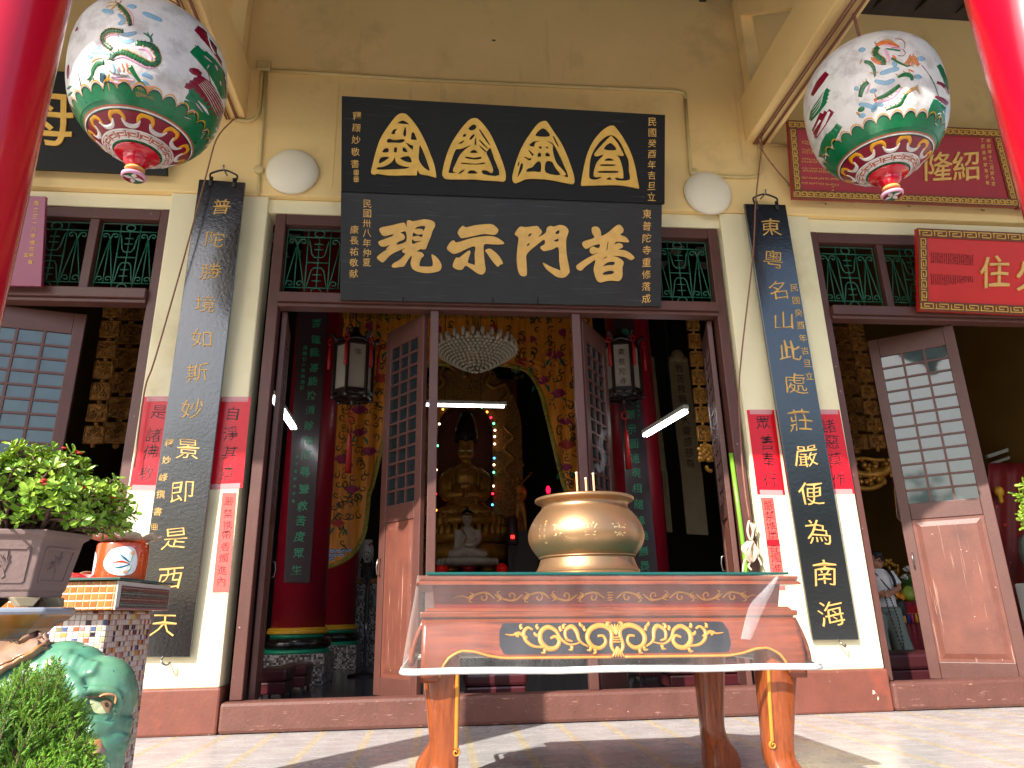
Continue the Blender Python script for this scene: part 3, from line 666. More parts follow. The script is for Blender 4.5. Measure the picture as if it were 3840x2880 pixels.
sheet('calligraphy_paper', 'red paper with four black characters right of the right couplet board', 'paper', [r7(960, 1540), r7(1115, 1540), r7(1015, 998), r7(870, 998)], M['paper'], list(zip('諸惡莫作', [r7(945, 1100), r7(968, 1205), r7(990, 1320), r7(1010, 1450)])), M['ink'], 46, gp)
gn = 'pink notice strips on the pilasters'
sheet('notice_strip', 'narrow pink paper strip with eight red characters below the red paper left of the doorway', 'notice', [r8(1375, 522), r8(1482, 520), r4(1532, 1535), r4(1442, 1535)], M['paper_p'], list(zip('嚴禁携帶香燭進內', [r4(1482, 1590), r8(1478, 10), r8(1475, 85), r8(1468, 148), r8(1462, 225), r8(1450, 297), r8(1440, 377), r8(1435, 450)])), M['ink_r'], 31, gn, False)
t = sheet('notice_strip', 'narrow pink paper strip with red characters partly hidden by the altar table', 'notice', [r9(1100, 1420), r9(1235, 1420), r9(1105, 460), r9(975, 460)], M['paper_p'], list(zip('嚴禁携帶香燭進內', [r9(1055, 540), r9(1070, 645), r9(1085, 760), r9(1100, 865), r9(1110, 975), r9(1130, 1080), r9(1140, 1195), r9(1150, 1300)])), M['ink_r'], 33, gn, False)
b = MB(); Q = [pw.at(*p, .001) for p in (r9(1040, 960), r9(1175, 960), r9(1165, 895), r9(1035, 895))]; b.slab(Q, -pw.n, .0015); b.build('tape', M['paper_p2'] if 'paper_p2' in M else M['paper'], t)
# --- framed plaques with fret borders
def fret(mb, a, c, up, n, wd, cnt, h):
    d = (c - a) / cnt
    for i in range(cnt):
        o = a + d * i
        f = lambda x, y, hh: o + d * x + up * (y * wd) + n * hh
        for pts in ([(0, .15), (.88, .15)], [(.88, .15), (.88, .85)], [(.88, .85), (.3, .85)], [(.3, .85), (.3, .45)], [(.3, .45), (.62, .45)], [(.08, .15), (.08, .85)]):
            (x0, y0), (x1, y1) = pts
            P0, P1 = f(x0, y0, h), f(x1, y1, h); mb.bar(P0, P1, wd * .13, wd * .1, up=n)
def framed(lab, q, pl, bw, cnts, face, frame, cat='plaque'):
    t = thing('framed_plaque', lab, cat, (q[0] + q[1]) / 2)
    b = MB(); b.slab(q, -pl.n, .05); b.build('board', face, t, bevel=.004)
    ux = (q[1] - q[0]).normalized(); uy = pl.ay; n = pl.n
    b = MB(); g_ = MB()
    for a, c, up, k in ((q[0], q[1], uy, cnts[0]), (q[3], q[2], -uy, cnts[0]), (q[0] + uy * bw, q[3] - uy * bw, ux, cnts[1]), (q[1] + uy * bw, q[2] - uy * bw, -ux, cnts[1])):
        b.slab([a + n * .012, c + n * .012, c + up * bw + n * .012, a + up * bw + n * .012], -n, .011)
        fret(g_, a + n * .012 + up * bw * .14, c + n * .012 + up * bw * .14, up, n, bw * .72, k, .003)
    f_ = b.build('frame', frame, t, bevel=.003); g_.build('fret_pattern', M['gold'], f_)
    return t
M['plq_frame'] = mat('maroon_gilt_frame', lin(120, 62, 34), .4, metal=.2, var=.3, vs=12)
p3 = Plane(-.12, 5.15, -.34, 5.95); z5 = zm(2560, 0, 1.728)
q = [p3.at(*z5(715, 1287)), p3.at(*z5(2165, 1345)), p3.at(*z5(2060, 840)), p3.at(*z5(682, 780))]
t = framed('maroon plaque with gold characters and fret frame high on the wall behind the right lantern', q, p3, .10, (34, 9), M['plaque_r'], M['plq_frame'])
b = MB(); put_px(b, '隆', *z5(1655, 1080), 60, p3, .006, .02, .014); put_px(b, '紹', *z5(1832, 1075), 60, p3, .006, .02, .014); b.build('lettering', M['gold_p'], t)
def tiny(mb, pl, z, x, y, s, m_=None, h=.003):   # an illegible small character of a few strokes
    f = pl.f(z)
    for _ in range(4):
        a, c = random.uniform(-.5, .5), random.uniform(-.5, .5)
        if random.random() < .6: relief(mb, [(x - s * .45, y + c * s), (x + s * .45, y + (c + .05) * s)], s * .16, f, h, 1)
        else: relief(mb, [(x + a * s, y - s * .45), (x + a * s, y + s * .45)], s * .16, f, h, 1)
b = MB()
for r, yy in enumerate((930, 985, 1045, 1105, 1150, 1185)):
    for i in range(16): tiny(b, p3, z5, 778 + i * 15, yy + i * .8, 13)
    if r < 4:
        for i in range(16): tiny(b, p3, z5, 778 + i * 15, yy - 16 + i * .8, 12); 
for yy in (1210, 1232): tiny(b, p3, z5, 972, yy, 14)
column(b, '甲辰年十二月初九吉', z5(1980, 915), z5(2012, 1190), 8.5, p3, .004)
column(b, '丁酉進修堂弟子敬', z5(1940, 910), z5(1975, 1185), 8, p3, .004)
b.build('inscription', M['gold_p'], t)
b = MB()
for xx, yy in ((935, 1310), (1960, 1350), (1480, 1325)):
    a = p3.at(*z5(xx, yy)); b.tube([a + Vector((-.02, .0, -.03)), a + Vector((.06, .12, .06))], .006, 5)
b.build('nail', M['iron'], t)
# neighbouring plaque further right
q2 = [p3.at(*z5(2172, 1352)), p3.at(*z5(2900, 1385)), p3.at(*z5(2780, 880)), p3.at(*z5(2075, 845))]
framed('maroon fret-framed plaque mostly hidden by the right red pillar', q2, p3, .10, (17, 9), M['plaque_r'], M['plq_frame'])
p4 = Plane(-.075, 3.9, -.27, 4.85)
q = [p4.at(1986, 671), p4.at(2460, 692), p4.at(2450, 515), p4.at(1981, 493)]
t = framed('red plaque painted as sunlit, with gold fret frame resting on the right bay lintel', q, p4, .105, (15, 6), M['plaque_r_lit'] if 'plaque_r_lit' in M else M['plaque_r'], M['plq_frame'])
b = MB(); put_px(b, '住', *r7(2015, 105), 64, p4, .006, .03, .016); put_px(b, '久', 2224, 598, 64, p4, .006, .03, .016); b.build('lettering', M['gold_p'], t)
b = MB()
for k in range(2):
    for r in range(7):
        for i in range(20):
            if k == 1 and i > 20 - (6 - r) * 0 and False: continue
            lim = 20 if r < 4 or k == 0 else 20 - (r - 3) * 4
            if i < lim: tiny(b, p4, r7, 1612 + i * 14, (40 if k == 0 else 120) + r * (0 if False else 10) - (60 if k == 0 else 0) + i * .9, 9)
b.build('inscription', M['ink'], t)
# --- plaques of the left bay
p5 = Plane(-.12, 5.17, -.42, 6.2)
q = [p5.at(-260, 350), p5.at(360, 378), p5.at(362, 168), p5.at(-260, 130)]
t = thing('name_plaque', 'black plaque with a big gold character, half hidden by the left lantern and red pillar', 'plaque', (q[0] + q[1]) / 2)
b = MB(); b.slab(q, -p5.n, .05); b.build('board', M['lacq_s'], t, bevel=.004)
b = MB(); put_px(b, '母', 98, 258, 122, p5, .008, .02, .014); put_px(b, '慈', -90, 252, 122, p5, .008, .02, .014); b.build('carved_characters', M['gold'], t, bevel=.004)
p6 = Plane(-.10, 3.92, -.24, 4.9); z6 = zm(0, 300, 2.074)
M['purple'] = mat('plum_lacquer', lin(142, 52, 88), .3, var=.15, vs=4, bump=.04)
q = [p6.at(*z6(-420, 1590)), p6.at(*z6(320, 1603)), p6.at(*z6(356, 905)), p6.at(*z6(-360, 880))]
t = thing('plum_plaque', 'plum lacquer plaque with a column of small gold characters, beside the left red pillar', 'plaque', (q[0] + q[1]) / 2)
b = MB(); b.slab(q, -p6.n, .04); b.build('board', M['purple'], t, bevel=.004)
b = MB(); column(b, '曆之三一八年歲次甲寅', z6(285, 960), z6(238, 1415), 11, p6, .004); put_px(b, '立', *z6(205, 1360), 9, p6); b.build('lettering', M['gold_p'], t)
# ================================================================== painted lanterns
M['lan_w'] = mat('lantern_white', lin(226, 224, 222), .28, var=.10, vs=5, bump=.35, bs=16, dirt=(lin(156, 148, 148), 7, .48, .5), chips=(lin(90, 85, 85), 22, .77))
M['lan_g'] = mat('lantern_green', lin(10, 118, 72), .3, var=.3, vs=14, bump=.15, bs=20)
M['lan_m'] = mat('lantern_maroon', lin(132, 14, 44), .3, var=.2, vs=10, bump=.15, bs=20)
M['lan_o'] = mat('lantern_orange', lin(176, 92, 60), .35, var=.2, vs=14)
M['lan_y'] = mat('lantern_yellow', lin(226, 160, 20), .3, var=.15, vs=10)
M['lan_b'] = mat('lantern_blue', lin(120, 190, 228), .4, var=.2, vs=9, alpha=.55)
M['lan_p'] = mat('lantern_pink', lin(226, 168, 196), .4, var=.2, vs=20)
M['lan_k'] = mat('lantern_black', lin(20, 32, 28), .4)
M['lan_dg'] = mat('dragon_green', lin(24, 120, 60), .35, col2=lin(8, 46, 30), c2s=70, c2t=(.48, .52))
M['lan_f'] = mat('dragon_flame', lin(226, 120, 60), .4, var=.3, vs=30)
M['lan_t'] = mat('dragon_tan', lin(196, 156, 96), .4, var=.3, vs=30)
LS = .895
BP = cat_rom([(r, 0, z) for r, z in [(.16, 0), (.19, .012), (.26, .045), (.33, .095), (.385, .140), (.435, .190), (.478, .245), (.545, .35), (.592, .50), (.615, .70), (.612, .90), (.572, 1.07), (.47, 1.22), (.33, 1.32), (.17, 1.375)]], 6)
def br(z):
    for a, c in zip(BP, BP[1:]):
        if a.z <= z <= c.z: return a.x + (c.x - a.x) * (z - a.z) / max(1e-9, c.z - a.z)
    return 0
class Lantern:
    def __init__(s, x, y, zf): s.c = Vector((x, y, zf + .25)); s.cache = {}
    def S(s, th, z, h=0):
        e = .004; r = br(max(0, min(1.374, z))); dr = (br(min(1.37, z + e)) - br(max(0.001, z - e))) / (2 * e)
        n = Vector((math.cos(th), math.sin(th), -dr)).normalized()
        return s.c + Vector((r * math.cos(th), r * math.sin(th), z)) * LS + n * h
    def hit(s, x, y, h=0):
        d = ray(x, y).normalized(); o = (CAM - s.c) / LS
        tm = -o.dot(d)
        t = tm - .95; prev = None
        while t < tm + .4:
            p = o + d * t; ins = 0 <= p.z <= 1.375 and math.hypot(p.x, p.y) < br(p.z)
            if ins: break
            t += .02
        else:
            p = o + d * tm; z = max(.02, min(1.35, p.z)); return s.S(math.atan2(p.y, p.x), z, h)
        a, c = t - .02, t
        for _ in range(9):
            m_ = (a + c) / 2; p = o + d * m_
            if 0 <= p.z <= 1.375 and math.hypot(p.x, p.y) < br(p.z): c = m_
            else: a = m_
        p = o + d * c; return s.S(math.atan2(p.y, p.x), max(.005, min(1.37, p.z)), h)
    def f(s, z): return lambda x, y, h: s.hit(*z(x, y), h)
def make_lantern(L, label, art):
    t = thing('painted_lantern', label, 'lantern', L.c, 'big painted paper lanterns under the porch beams')
    b = MB(); mis = []
    for a, c in zip(BP, BP[1:]):
        z = (a.z + c.z) / 2; r = (a.x + c.x) / 2
        mis.append(1 if r < .19 and z < .3 else 2 if r < .26 and z < .3 else 3 if r < .385 and z < .3 else 1 if r < .44 and z < .35 else 0)
    b.lathe([(p.x * LS, p.z * LS) for p in BP], L.c, 72, mis)
    body = b.build('body', [M['lan_w'], M['lan_g'], M['lan_o'], M['lan_m']], t, True)
    # ring ornament
    b = MB(); N = 14
    def ringline(z, w, h, mi, amp=0, n=N, ph=0, k=160):
        vs = []; fs = []
        for i in range(k):
            th = 2 * math.pi * i / k; zz = z + amp * abs(math.sin(n * th + ph)) ** .6
            vs += [L.S(th, zz - w / 2, h), L.S(th, zz + w / 2, h)]
        for i in range(k): a = 2 * i; c = 2 * ((i + 1) % k); fs.append((a, c, c + 1, a + 1))
        b.add(vs, fs, mi)
    vs = []; fs = []; k = 336
    for i in range(k):
        th = 2 * math.pi * i / k; zz = .238 + .05 * abs(math.sin(N * th)) ** .55
        vs += [L.S(th, .19, .003), L.S(th, .22, .003), L.S(th, zz, .003)]
    for i in range(k):
        a = 3 * i; c = 3 * ((i + 1) % k); fs += [(a, c, c + 1, a + 1), (a + 1, c + 1, c + 2, a + 2)]
    b.add(vs, fs, 0)
    ringline(.240, .008, .0045, 1, .05, N, 0, 336); ringline(.256, .008, .0035, 2, .052, N, 0, 336)
    ringline(.150, .009, .003, 3); ringline(.160, .009, .003, 4); ringline(.140, .005, .003, 1)
    ringline(.046, .007, .003, 3); ringline(.0125, .005, .003, 3)
    f = lambda u, z, h: L.S(u, z, h)
    nn = 10
    for i in range(nn):
        t0 = 2 * math.pi * i / nn; d = 2 * math.pi / nn
        g = lambda q: [(t0 + d * a, z) for a, z in q]
        def stroke(q, w, mi, h):     # strokes in (angle, z): scale angle so that widths come out even
            rr = .33; F2 = lambda x, y, hh: L.S(x / rr, y, hh)
            relief(b, [(a * rr, z) for a, z in q], w, F2, h, 4, mi)
        stroke(g([(.04, .078), (.05, .105), (.18, .128), (.42, .128), (.55, .105), (.56, .078)]), .028, 5, .003)
        stroke(g([(.47, .098), (.55, .074), (.70, .064), (.90, .064), (1.05, .074), (1.13, .098)]), .024, 3, .005)
    nf = 16
    for i in range(nf):
        t0 = 2 * math.pi * i / nf; d = 2 * math.pi / nf; rr = .225
        F2 = lambda x, y, hh: L.S(x / rr, y, hh)
        for q in ([(.05, .017), (.05, .038)], [(.05, .038), (.85, .038)], [(.85, .038), (.85, .026)], [(.85, .026), (.35, .026)], [(.35, .026), (.35, .031)], [(.2, .017), (1.05, .017)]):
            relief(b, [((t0 + d * a) * rr, z) for a, z in q], .007, F2, .0025, 2, 3, False)
    for i in range(20):
        t0 = 2 * math.pi * i / 20; rr = .175; F2 = lambda x, y, hh: L.S(x / rr, y, hh)
        relief(b, [(t0 * rr, .001), (t0 * rr, .005), (t0 * rr, .010)], .008, F2, .002, 2, 1)
    b.build('ring_pattern', [M['lan_g'], M['lan_k'], M['lan_y'], M['lan_w'], M['lan_o'], M['lan_y']], body, True)
    b = MB()
    for mi, pts, wd, h, zz in art: relief(b, pts, wd, L.f(zz), h, 4, mi)
    b.build('painting', [M['lan_dg'], M['lan_p'], M['lan_t'], M['lan_f'], M['lan_b'], M['lan_y'], M['lan_g'], M['lan_m'], M['lan_w'], M['lan_k']], body, True)
    # finial
    zf = L.c.z - .25; c = Vector((L.c.x, L.c.y, zf))
    c0_ = c; FS = .84; c = Vector((0, 0, 0))
    b = MB()
    b.lathe([(.0, 0.004), (.085, 0), (.10, .012), (.10, .03), (.07, .045), (.055, .06)], c, 36, [0, 3, 3, 1, 1])
    b.lathe([(.055, .061), (.078, .072), (.082, .085), (.075, .098), (.06, .104)], c, 36, [2, 2, 2, 2])
    b.lathe([(.06, .105), (.075, .12), (.10, .15), (.11, .18), (.105, .2), (.12, .208), (.17, .222), (.185, .236), (.175, .252)], c, 36, [1] * 8)
    for v in b.v: v.xyz = (c0_.x + v.x * FS, c0_.y + v.y * FS, c0_.z + .04 + v.z * FS)
    f_ = b.build('finial', [M['lan_m'], M['red'], M['gold_p'], M['lan_p']], t, True)
    b = MB(); G = lambda x, y, h: c + Vector((x, y, -.001 - h))
    for a0 in range(4):
        a = a0 * math.pi / 2 + .5
        relief(b, [(.008 * math.cos(a), .008 * math.sin(a)), (.04 * math.cos(a), .04 * math.sin(a)), (.08 * math.cos(a), .08 * math.sin(a))], [.008, .05, .012], lambda x, y, h: c + Vector((x, y, -.0005 - h + .003 * (1 - math.hypot(x, y) / .085))), .003, 4, 0)
    for a0 in (0, 2):
        a = a0 * math.pi / 2 + .5 + math.pi / 4
        relief(b, [(.02 * math.cos(a), .02 * math.sin(a)), (.078 * math.cos(a), .078 * math.sin(a))], [.012, .06], lambda x, y, h: c + Vector((x, y, -.0005 - h + .003 * (1 - math.hypot(x, y) / .085))), .0015, 4, 1)
    for v in b.v: v.xyz = (c0_.x + v.x * FS, c0_.y + v.y * FS, c0_.z + .04 + v.z * FS)
    b.build('flower', [M['lan_w'], M['lan_g']], f_)
    # hanging rope and hook
    b = MB(); top = L.c + Vector((0, 0, 1.37 * LS)); hk = Vector((L.c.x, L.c.y, 6.02))
    b.tube([top, top + Vector((.01, 0, .05)), hk + Vector((.0, 0, -.02)), hk], .014, 7); b.tube([top + Vector((-.14, 0, -.02)), top + Vector((-.02, 0, .14)), top + Vector((.02, 0, .16)), top + Vector((.14, 0, -.02))], .01, 6)
    for k in range(3): b.tube([hk + Vector((.0, -.03 * k, -.3 - .05 * k)), hk + Vector((.12, .05 * k, -.38)), hk + Vector((.06, -.04, -.5 - .06 * k)), hk + Vector((-.05, .0, -.36))], .007, 5)
    b.build('hanging_rope', M['rope'], t, True)
    return t
zA = zm(200, 0, 2.3043); LA = Lantern(-2.29, -1.88, 3.965)
def spines(pts, side, z, n, L_, mi=2):
    q = cat_rom([(x, y, 0) for x, y in pts], 5); o = []
    for i in range(n):
        k = int((i + .5) / n * (len(q) - 2)); p = q[k]; t = (q[k + 1] - q[k]).normalized(); nx, ny = -t.y * side, t.x * side
        o.append((mi, [(p.x + nx * 16, p.y + ny * 16), (p.x + nx * (20 + L_) - t.x * 14, p.y + ny * (20 + L_) - t.y * 14)], [18, 4], .003, z))
    return o
artA = []
A_ = lambda mi, pts, wd, h=.0025: artA.append((mi, pts, wd, h, zA))
for q in ([(530, 260), (620, 300), (720, 280)], [(540, 330), (630, 360), (700, 350)], [(330, 460), (420, 450), (500, 470)], [(760, 640), (810, 650), (860, 680)], [(560, 120), (610, 180), (560, 210)], [(770, 110), (850, 140), (940, 180)], [(420, 90), (480, 100), (520, 110)], [(300, 480), (340, 500)], [(640, 50), (720, 60)], [(380, 430), (420, 400)], [(750, 700), (830, 740)]): A_(4, q, 48, .0012)
S1 = [(550, 30), (600, 80), (640, 130), (660, 190), (668, 220)]; S2 = [(605, 275), (540, 265), (470, 270), (430, 310), (430, 360), (470, 400), (508, 425)]
S3 = [(500, 520), (525, 465), (600, 450), (680, 480), (760, 520), (830, 555), (890, 545), (905, 500), (880, 430), (820, 385), (710, 372)]
for Sx, wx in ((S1, 56), (S2, 60), (S3, 78)): A_(2, Sx, wx, .0018)
A_(0, S1, [22, 40, 44, 40, 34]); A_(0, S2, [24, 46, 50, 46, 34]); A_(0, S3, [50, 62, 66, 66, 64, 60, 50])
A_(1, [(630, 70), (680, 130), (692, 225)], 18); A_(1, [(570, 315), (510, 300), (450, 330)], 18); A_(1, [(405, 340), (425, 410), (465, 442)], 22)
A_(1, [(520, 515), (600, 490), (700, 530), (800, 580), (880, 585)], 26); A_(1, [(730, 420), (800, 430), (845, 490), (850, 520)], 26)
def scales(pts, z, wd, n, F):
    q = cat_rom([(x, y, 0) for x, y in pts], 8)
    for i in range(n):
        k = min(len(q) - 2, int((i + .5) / n * (len(q) - 1))); p = q[k]; t = (q[k + 1] - q[k]).normalized(); nx, ny = -t.y, t.x
        for s_ in (-.26, .08, .36): F.append((9, [(p.x + nx * wd * (s_ - .12), p.y + ny * wd * (s_ - .12)), (p.x + t.x * 7 + nx * wd * s_, p.y + t.y * 7 + ny * wd * s_), (p.x + nx * wd * (s_ + .12), p.y + ny * wd * (s_ + .12))], 5, .0042, z))
scales(S1, zA, 40, 12, artA); scales(S2, zA, 46, 18, artA); scales(S3, zA, 60, 34, artA)
artA += spines(S1, 1, zA, 7, 20) + spines(S2, -1, zA, 9, 18) + spines(S3, -1, zA, 14, 18)
for q in ([(560, 40), (490, 50), (455, 65)], [(560, 30), (500, 20), (470, 30)], [(560, 40), (510, 70), (500, 90)], [(555, 25), (530, 5)], [(570, 30), (590, 5)]): A_(2, q, 16)
A_(6, [(850, 365), (835, 320), (780, 285)], [26, 24, 12], .003); A_(6, [(840, 320), (860, 290)], 14); A_(6, [(830, 310), (810, 275)], 12)
A_(0, [(440, 540), (385, 550), (345, 600), (335, 650), (300, 690)], [52, 56, 44, 30, 18], .003); A_(2, [(420, 500), (370, 510), (330, 540)], 22)
for q in ([(330, 660), (290, 690)], [(335, 665), (310, 710)], [(340, 665), (350, 700)]): A_(6, q, 12)
A_(4, [(430, 620), (425, 680), (445, 720)], 50, .002); 
for k in range(8): A_(9, [(405 + k * 7, 625 + k * 3), (405 + k * 7, 700 + k * 5)], 3, .0035)
A_(0, [(660, 570), (700, 640), (745, 700), (790, 735)], [50, 44, 30, 12], .003); A_(5, [(480, 640), (470, 700), (490, 790)], [16, 20, 10], .003)
for q in ([(500, 655), (560, 680), (640, 690), (700, 700)], [(490, 700), (560, 720), (620, 715)]): A_(1, q, 24, .003)
for q in ([(590, 545), (610, 600), (600, 620)], [(630, 540), (640, 590)], [(560, 580), (580, 620)], [(655, 560), (640, 610), (670, 640)]): A_(3, q, 14, .003)
for q in ([(510, 550), (530, 600), (520, 640)], [(545, 590), (570, 640)]): A_(4, q, 20, .003)
for q in ([(500, 670), (640, 660)], [(520, 735), (650, 730)], [(480, 610), (540, 640), (650, 650)]): A_(9, q, 3, .004)
for k in range(9): A_(5 if k % 2 else 3, [(690 + k * 4, 740 + k * 12), (780, 750 + k * 10), (860 + random.randint(-10, 25), 745 + k * 15)], 9, .003)
# blocks of old lettering on the sides
A_(7, [(1235, 240), (1300, 300), (1400, 420), (1480, 560), (1522, 720)], [60, 90, 90, 70, 40], .002)
A_(8, [(1330, 290), (1360, 400), (1400, 470)], 12, .0035)
for k in range(4): A_(6, [(1195 + k * 36, 420 + k * 10 + random.randint(-30, 30)), (1300 + k * 34, 540 + k * 8), (1400 + k * 24, 680), (1470 + k * 12, 850)], [56, 70, 66, 40], .002)
for q in ([(1330, 590), (1345, 560)], [(1300, 480), (1370, 540)], [(1400, 560), (1420, 610)], [(1440, 700), (1450, 740)]): A_(1, q, 14, .0035)
A_(7, [(1175, 600), (1280, 640)], 70, .002)
for k in range(4): A_(7, [(1140 + k * 34, 735 - k * 26), (1260 + k * 28, 800 - k * 20), (1360 + k * 22, 940 - k * 20), (1430 + k * 12, 1110 - k * 40)], [52, 70, 66, 40], .002)
for k in range(6): A_(8, [(1255 + k * 12, 730 - k * 8), (1340 + k * 16, 850 - k * 8), (1440 + k * 10, 1060 - k * 28)], 6, .0035)
for k in range(5): A_(6, [(1060 + k * 32, 980 - k * 50 + random.randint(-20, 20)), (1190 + k * 34, 1010 - k * 30), (1300 + k * 26, 1150 - k * 36), (1360 + k * 18, 1250 - k * 50)], [74, 90, 84, 50], .002)
for q in ([(1150, 970), (1210, 950), (1215, 1000)], [(1230, 890), (1290, 970)], [(1280, 1150), (1330, 1110)], [(1130, 1010), (1190, 1030)], [(1270, 1200), (1310, 1140)]): A_(1, q, 12, .0035)
A_(8, [(1250, 870), (1310, 940), (1340, 990)], [10, 30, 8], .0035)
for q in ([(130, 560), (125, 680)], [(190, 270), (210, 235)]): A_(7, q, 26, .002)
for q in ([(120, 770), (160, 740)], [(130, 830), (165, 790)], [(145, 900), (160, 960)]): A_(6, q, 22, .002)
A_(9, [(210, 610), (235, 720), (250, 800), (290, 890)], [4, 8, 6, 10], .003)
make_lantern(LA, 'big painted lantern upper left, green dragon diving head down, sunlit underside', artA)
zB = zm(2950, 100, 2.37); LB = Lantern(3.67, -1.88, 4.075); artB = []
B_ = lambda mi, pts, wd, h=.0025: artB.append((mi, pts, wd, h, zB))
for q in ([(830, 420), (920, 390), (1000, 370)], [(780, 480), (880, 500), (960, 470)], [(640, 690), (720, 700), (800, 730)], [(1130, 440), (1200, 450)], [(640, 210), (700, 200)], [(1160, 280), (1230, 290)], [(640, 800), (700, 780)], [(740, 580), (800, 560)], [(940, 320), (980, 350)], [(860, 700), (800, 690), (760, 760)], [(600, 560), (640, 540)]): B_(4, q, 52, .0012)
N1 = [(815, 180), (785, 225), (810, 270), (855, 300), (862, 340)]
scales(N1, zB, 56, 10, artB); B_(2, N1, 74, .0018); B_(0, N1, [44, 60, 62, 56, 40]); B_(1, [(870, 200), (895, 250), (915, 310)], [26, 40, 20]); artB += spines(N1, 1, zB, 7, 18)
B_(3, [(800, 165), (860, 140), (930, 150), (1000, 185)], [30, 50, 50, 26], .003); B_(1, [(870, 160), (930, 175), (1020, 200)], 22, .004); B_(6, [(880, 195), (950, 205), (1010, 215)], 18, .004); B_(2, [(850, 130), (900, 120), (950, 140)], 20, .004)
for q in ([(960, 110), (1020, 115), (1050, 150), (1045, 190)], [(1030, 200), (1055, 235), (1030, 260), (990, 258)], [(800, 150), (780, 145), (790, 130)]): B_(7, q, 5, .004)
for q in ([(900, 150), (940, 160)], [(930, 190), (1000, 190)]): B_(9, q, 4, .005)
B_(0, [(690, 310), (740, 325), (775, 370), (785, 440)], [30, 44, 36, 20], .003); B_(3, [(750, 275), (790, 310), (840, 330)], 34, .003); B_(2, [(670, 290), (650, 330)], 18)
for q in ([(780, 420), (740, 405)], [(785, 420), (780, 455)], [(790, 415), (815, 400)]): B_(2, q, 12)
B_(0, [(930, 280), (1000, 320), (1080, 355)], [26, 24, 16], .003); B_(3, [(940, 255), (975, 290)], 26, .003)
for k in range(9): B_(2 if k % 2 else 3, [(1040 + k * 16, 340 + (k % 3) * 10), (1080 + k * 10, 290), (1110 + k * 3 + random.randint(-20, 20), 245 + (k % 3) * 16)], 14, .003)
for q in ([(1080, 380), (1130, 400)], [(1150, 340), (1190, 330)], [(1060, 350), (1110, 345)]): B_(6 if q[0][0] == 1060 else 3, q, 16, .003)
D1 = [(985, 450), (1050, 425), (1105, 438), (1115, 478)]; B_(0, D1, [20, 44, 44, 30]); artB += spines(D1, -1, zB, 4, 14)
D2 = [(725, 492), (675, 540), (652, 625)]; B_(0, D2, [40, 52, 40]); artB += spines(D2, 1, zB, 4, 14); B_(1, [(745, 505), (712, 590)], 18)
D3 = [(1005, 520), (940, 570), (870, 615), (800, 640)]; B_(0, D3, [36, 44, 40, 26]); B_(1, [(1020, 540), (940, 630), (800, 678)], 22); artB += spines(D3, -1, zB, 5, 12)
B_(3, [(780, 640), (800, 660)], 40, .003); B_(3, [(795, 625), (775, 580)], [14, 4], .003)
D4 = [(880, 742), (950, 715), (1010, 690), (1045, 630), (1085, 570)]; B_(0, D4, [14, 26, 36, 36, 24]); artB += spines(D4, -1, zB, 6, 12)
for k in range(7): B_(2, [(1050 + k * 8, 600 - k * 8), (1110 + k * 6, 570 - k * 4), (1165 + k * 3, 515 + k * 14)], [10, 22, 6], .003)
B_(0, [(635, 750), (690, 720)], 50); B_(2, [(620, 760), (650, 785)], 26)
B_(7, [(360, 410), (290, 500), (225, 610)], [50, 64, 30], .002); 
for k in range(4): B_(6, [(372 - k * 8, 555 + k * 34), (300 - k * 10, 650 + k * 34), (220 - k * 4, 770 + k * 20)], [44, 56, 36], .002)
for k in range(5): B_(8, [(360 - k * 10, 500 + k * 34), (290, 600 + k * 30), (230, 680 + k * 30)], 7, .0035)
for k in range(3): B_(7, [(400 - k * 40, 745 + k * 14), (320 - k * 26, 870 + k * 10), (255 - k * 12, 990 - k * 30)], [64, 66, 30], .002)
B_(8, [(380, 755), (330, 860), (270, 970)], [30, 40, 10], .0035); B_(8, [(300, 830), (240, 930)], [26, 8], .0035)
for k in range(4): B_(6, [(470 - k * 30, 880 + k * 30 + random.randint(-15, 15)), (400 - k * 20, 990 + k * 20), (330 - k * 8, 1130 + k * 10)], [66, 90, 60], .002)
B_(8, [(350, 1120), (345, 1190)], 20, .0035)
B_(7, [(1325, 215), (1370, 260), (1405, 320)], [30, 40, 24], .002)
for k in range(2): B_(6, [(1350 + k * 26, 340), (1410 + k * 20, 450), (1440 + k * 6, 560)], [44, 64, 40], .002)
B_(7, [(1335, 495), (1390, 520), (1440, 600)], [30, 36, 30], .002); B_(7, [(1320, 620), (1380, 650), (1430, 690)], [20, 50, 40], .002)
for k in range(3): B_(8, [(1380 + k * 14, 540), (1430 + k * 8, 640)], 5, .0035)
for k in range(4): B_(6, [(1330 + k * 20, 650 + k * 20), (1290 + k * 28, 780 + k * 20), (1330 + k * 20, 900 + k * 20)], [60, 84, 60], .002)
for q in ([(1340, 780), (1370, 770), (1350, 830)], [(1310, 850), (1340, 880)], [(1390, 750), (1400, 780)]): B_(8, q, 10, .0035)
make_lantern(LB, 'big painted lantern upper right, green dragon with orange head near the top', artB)
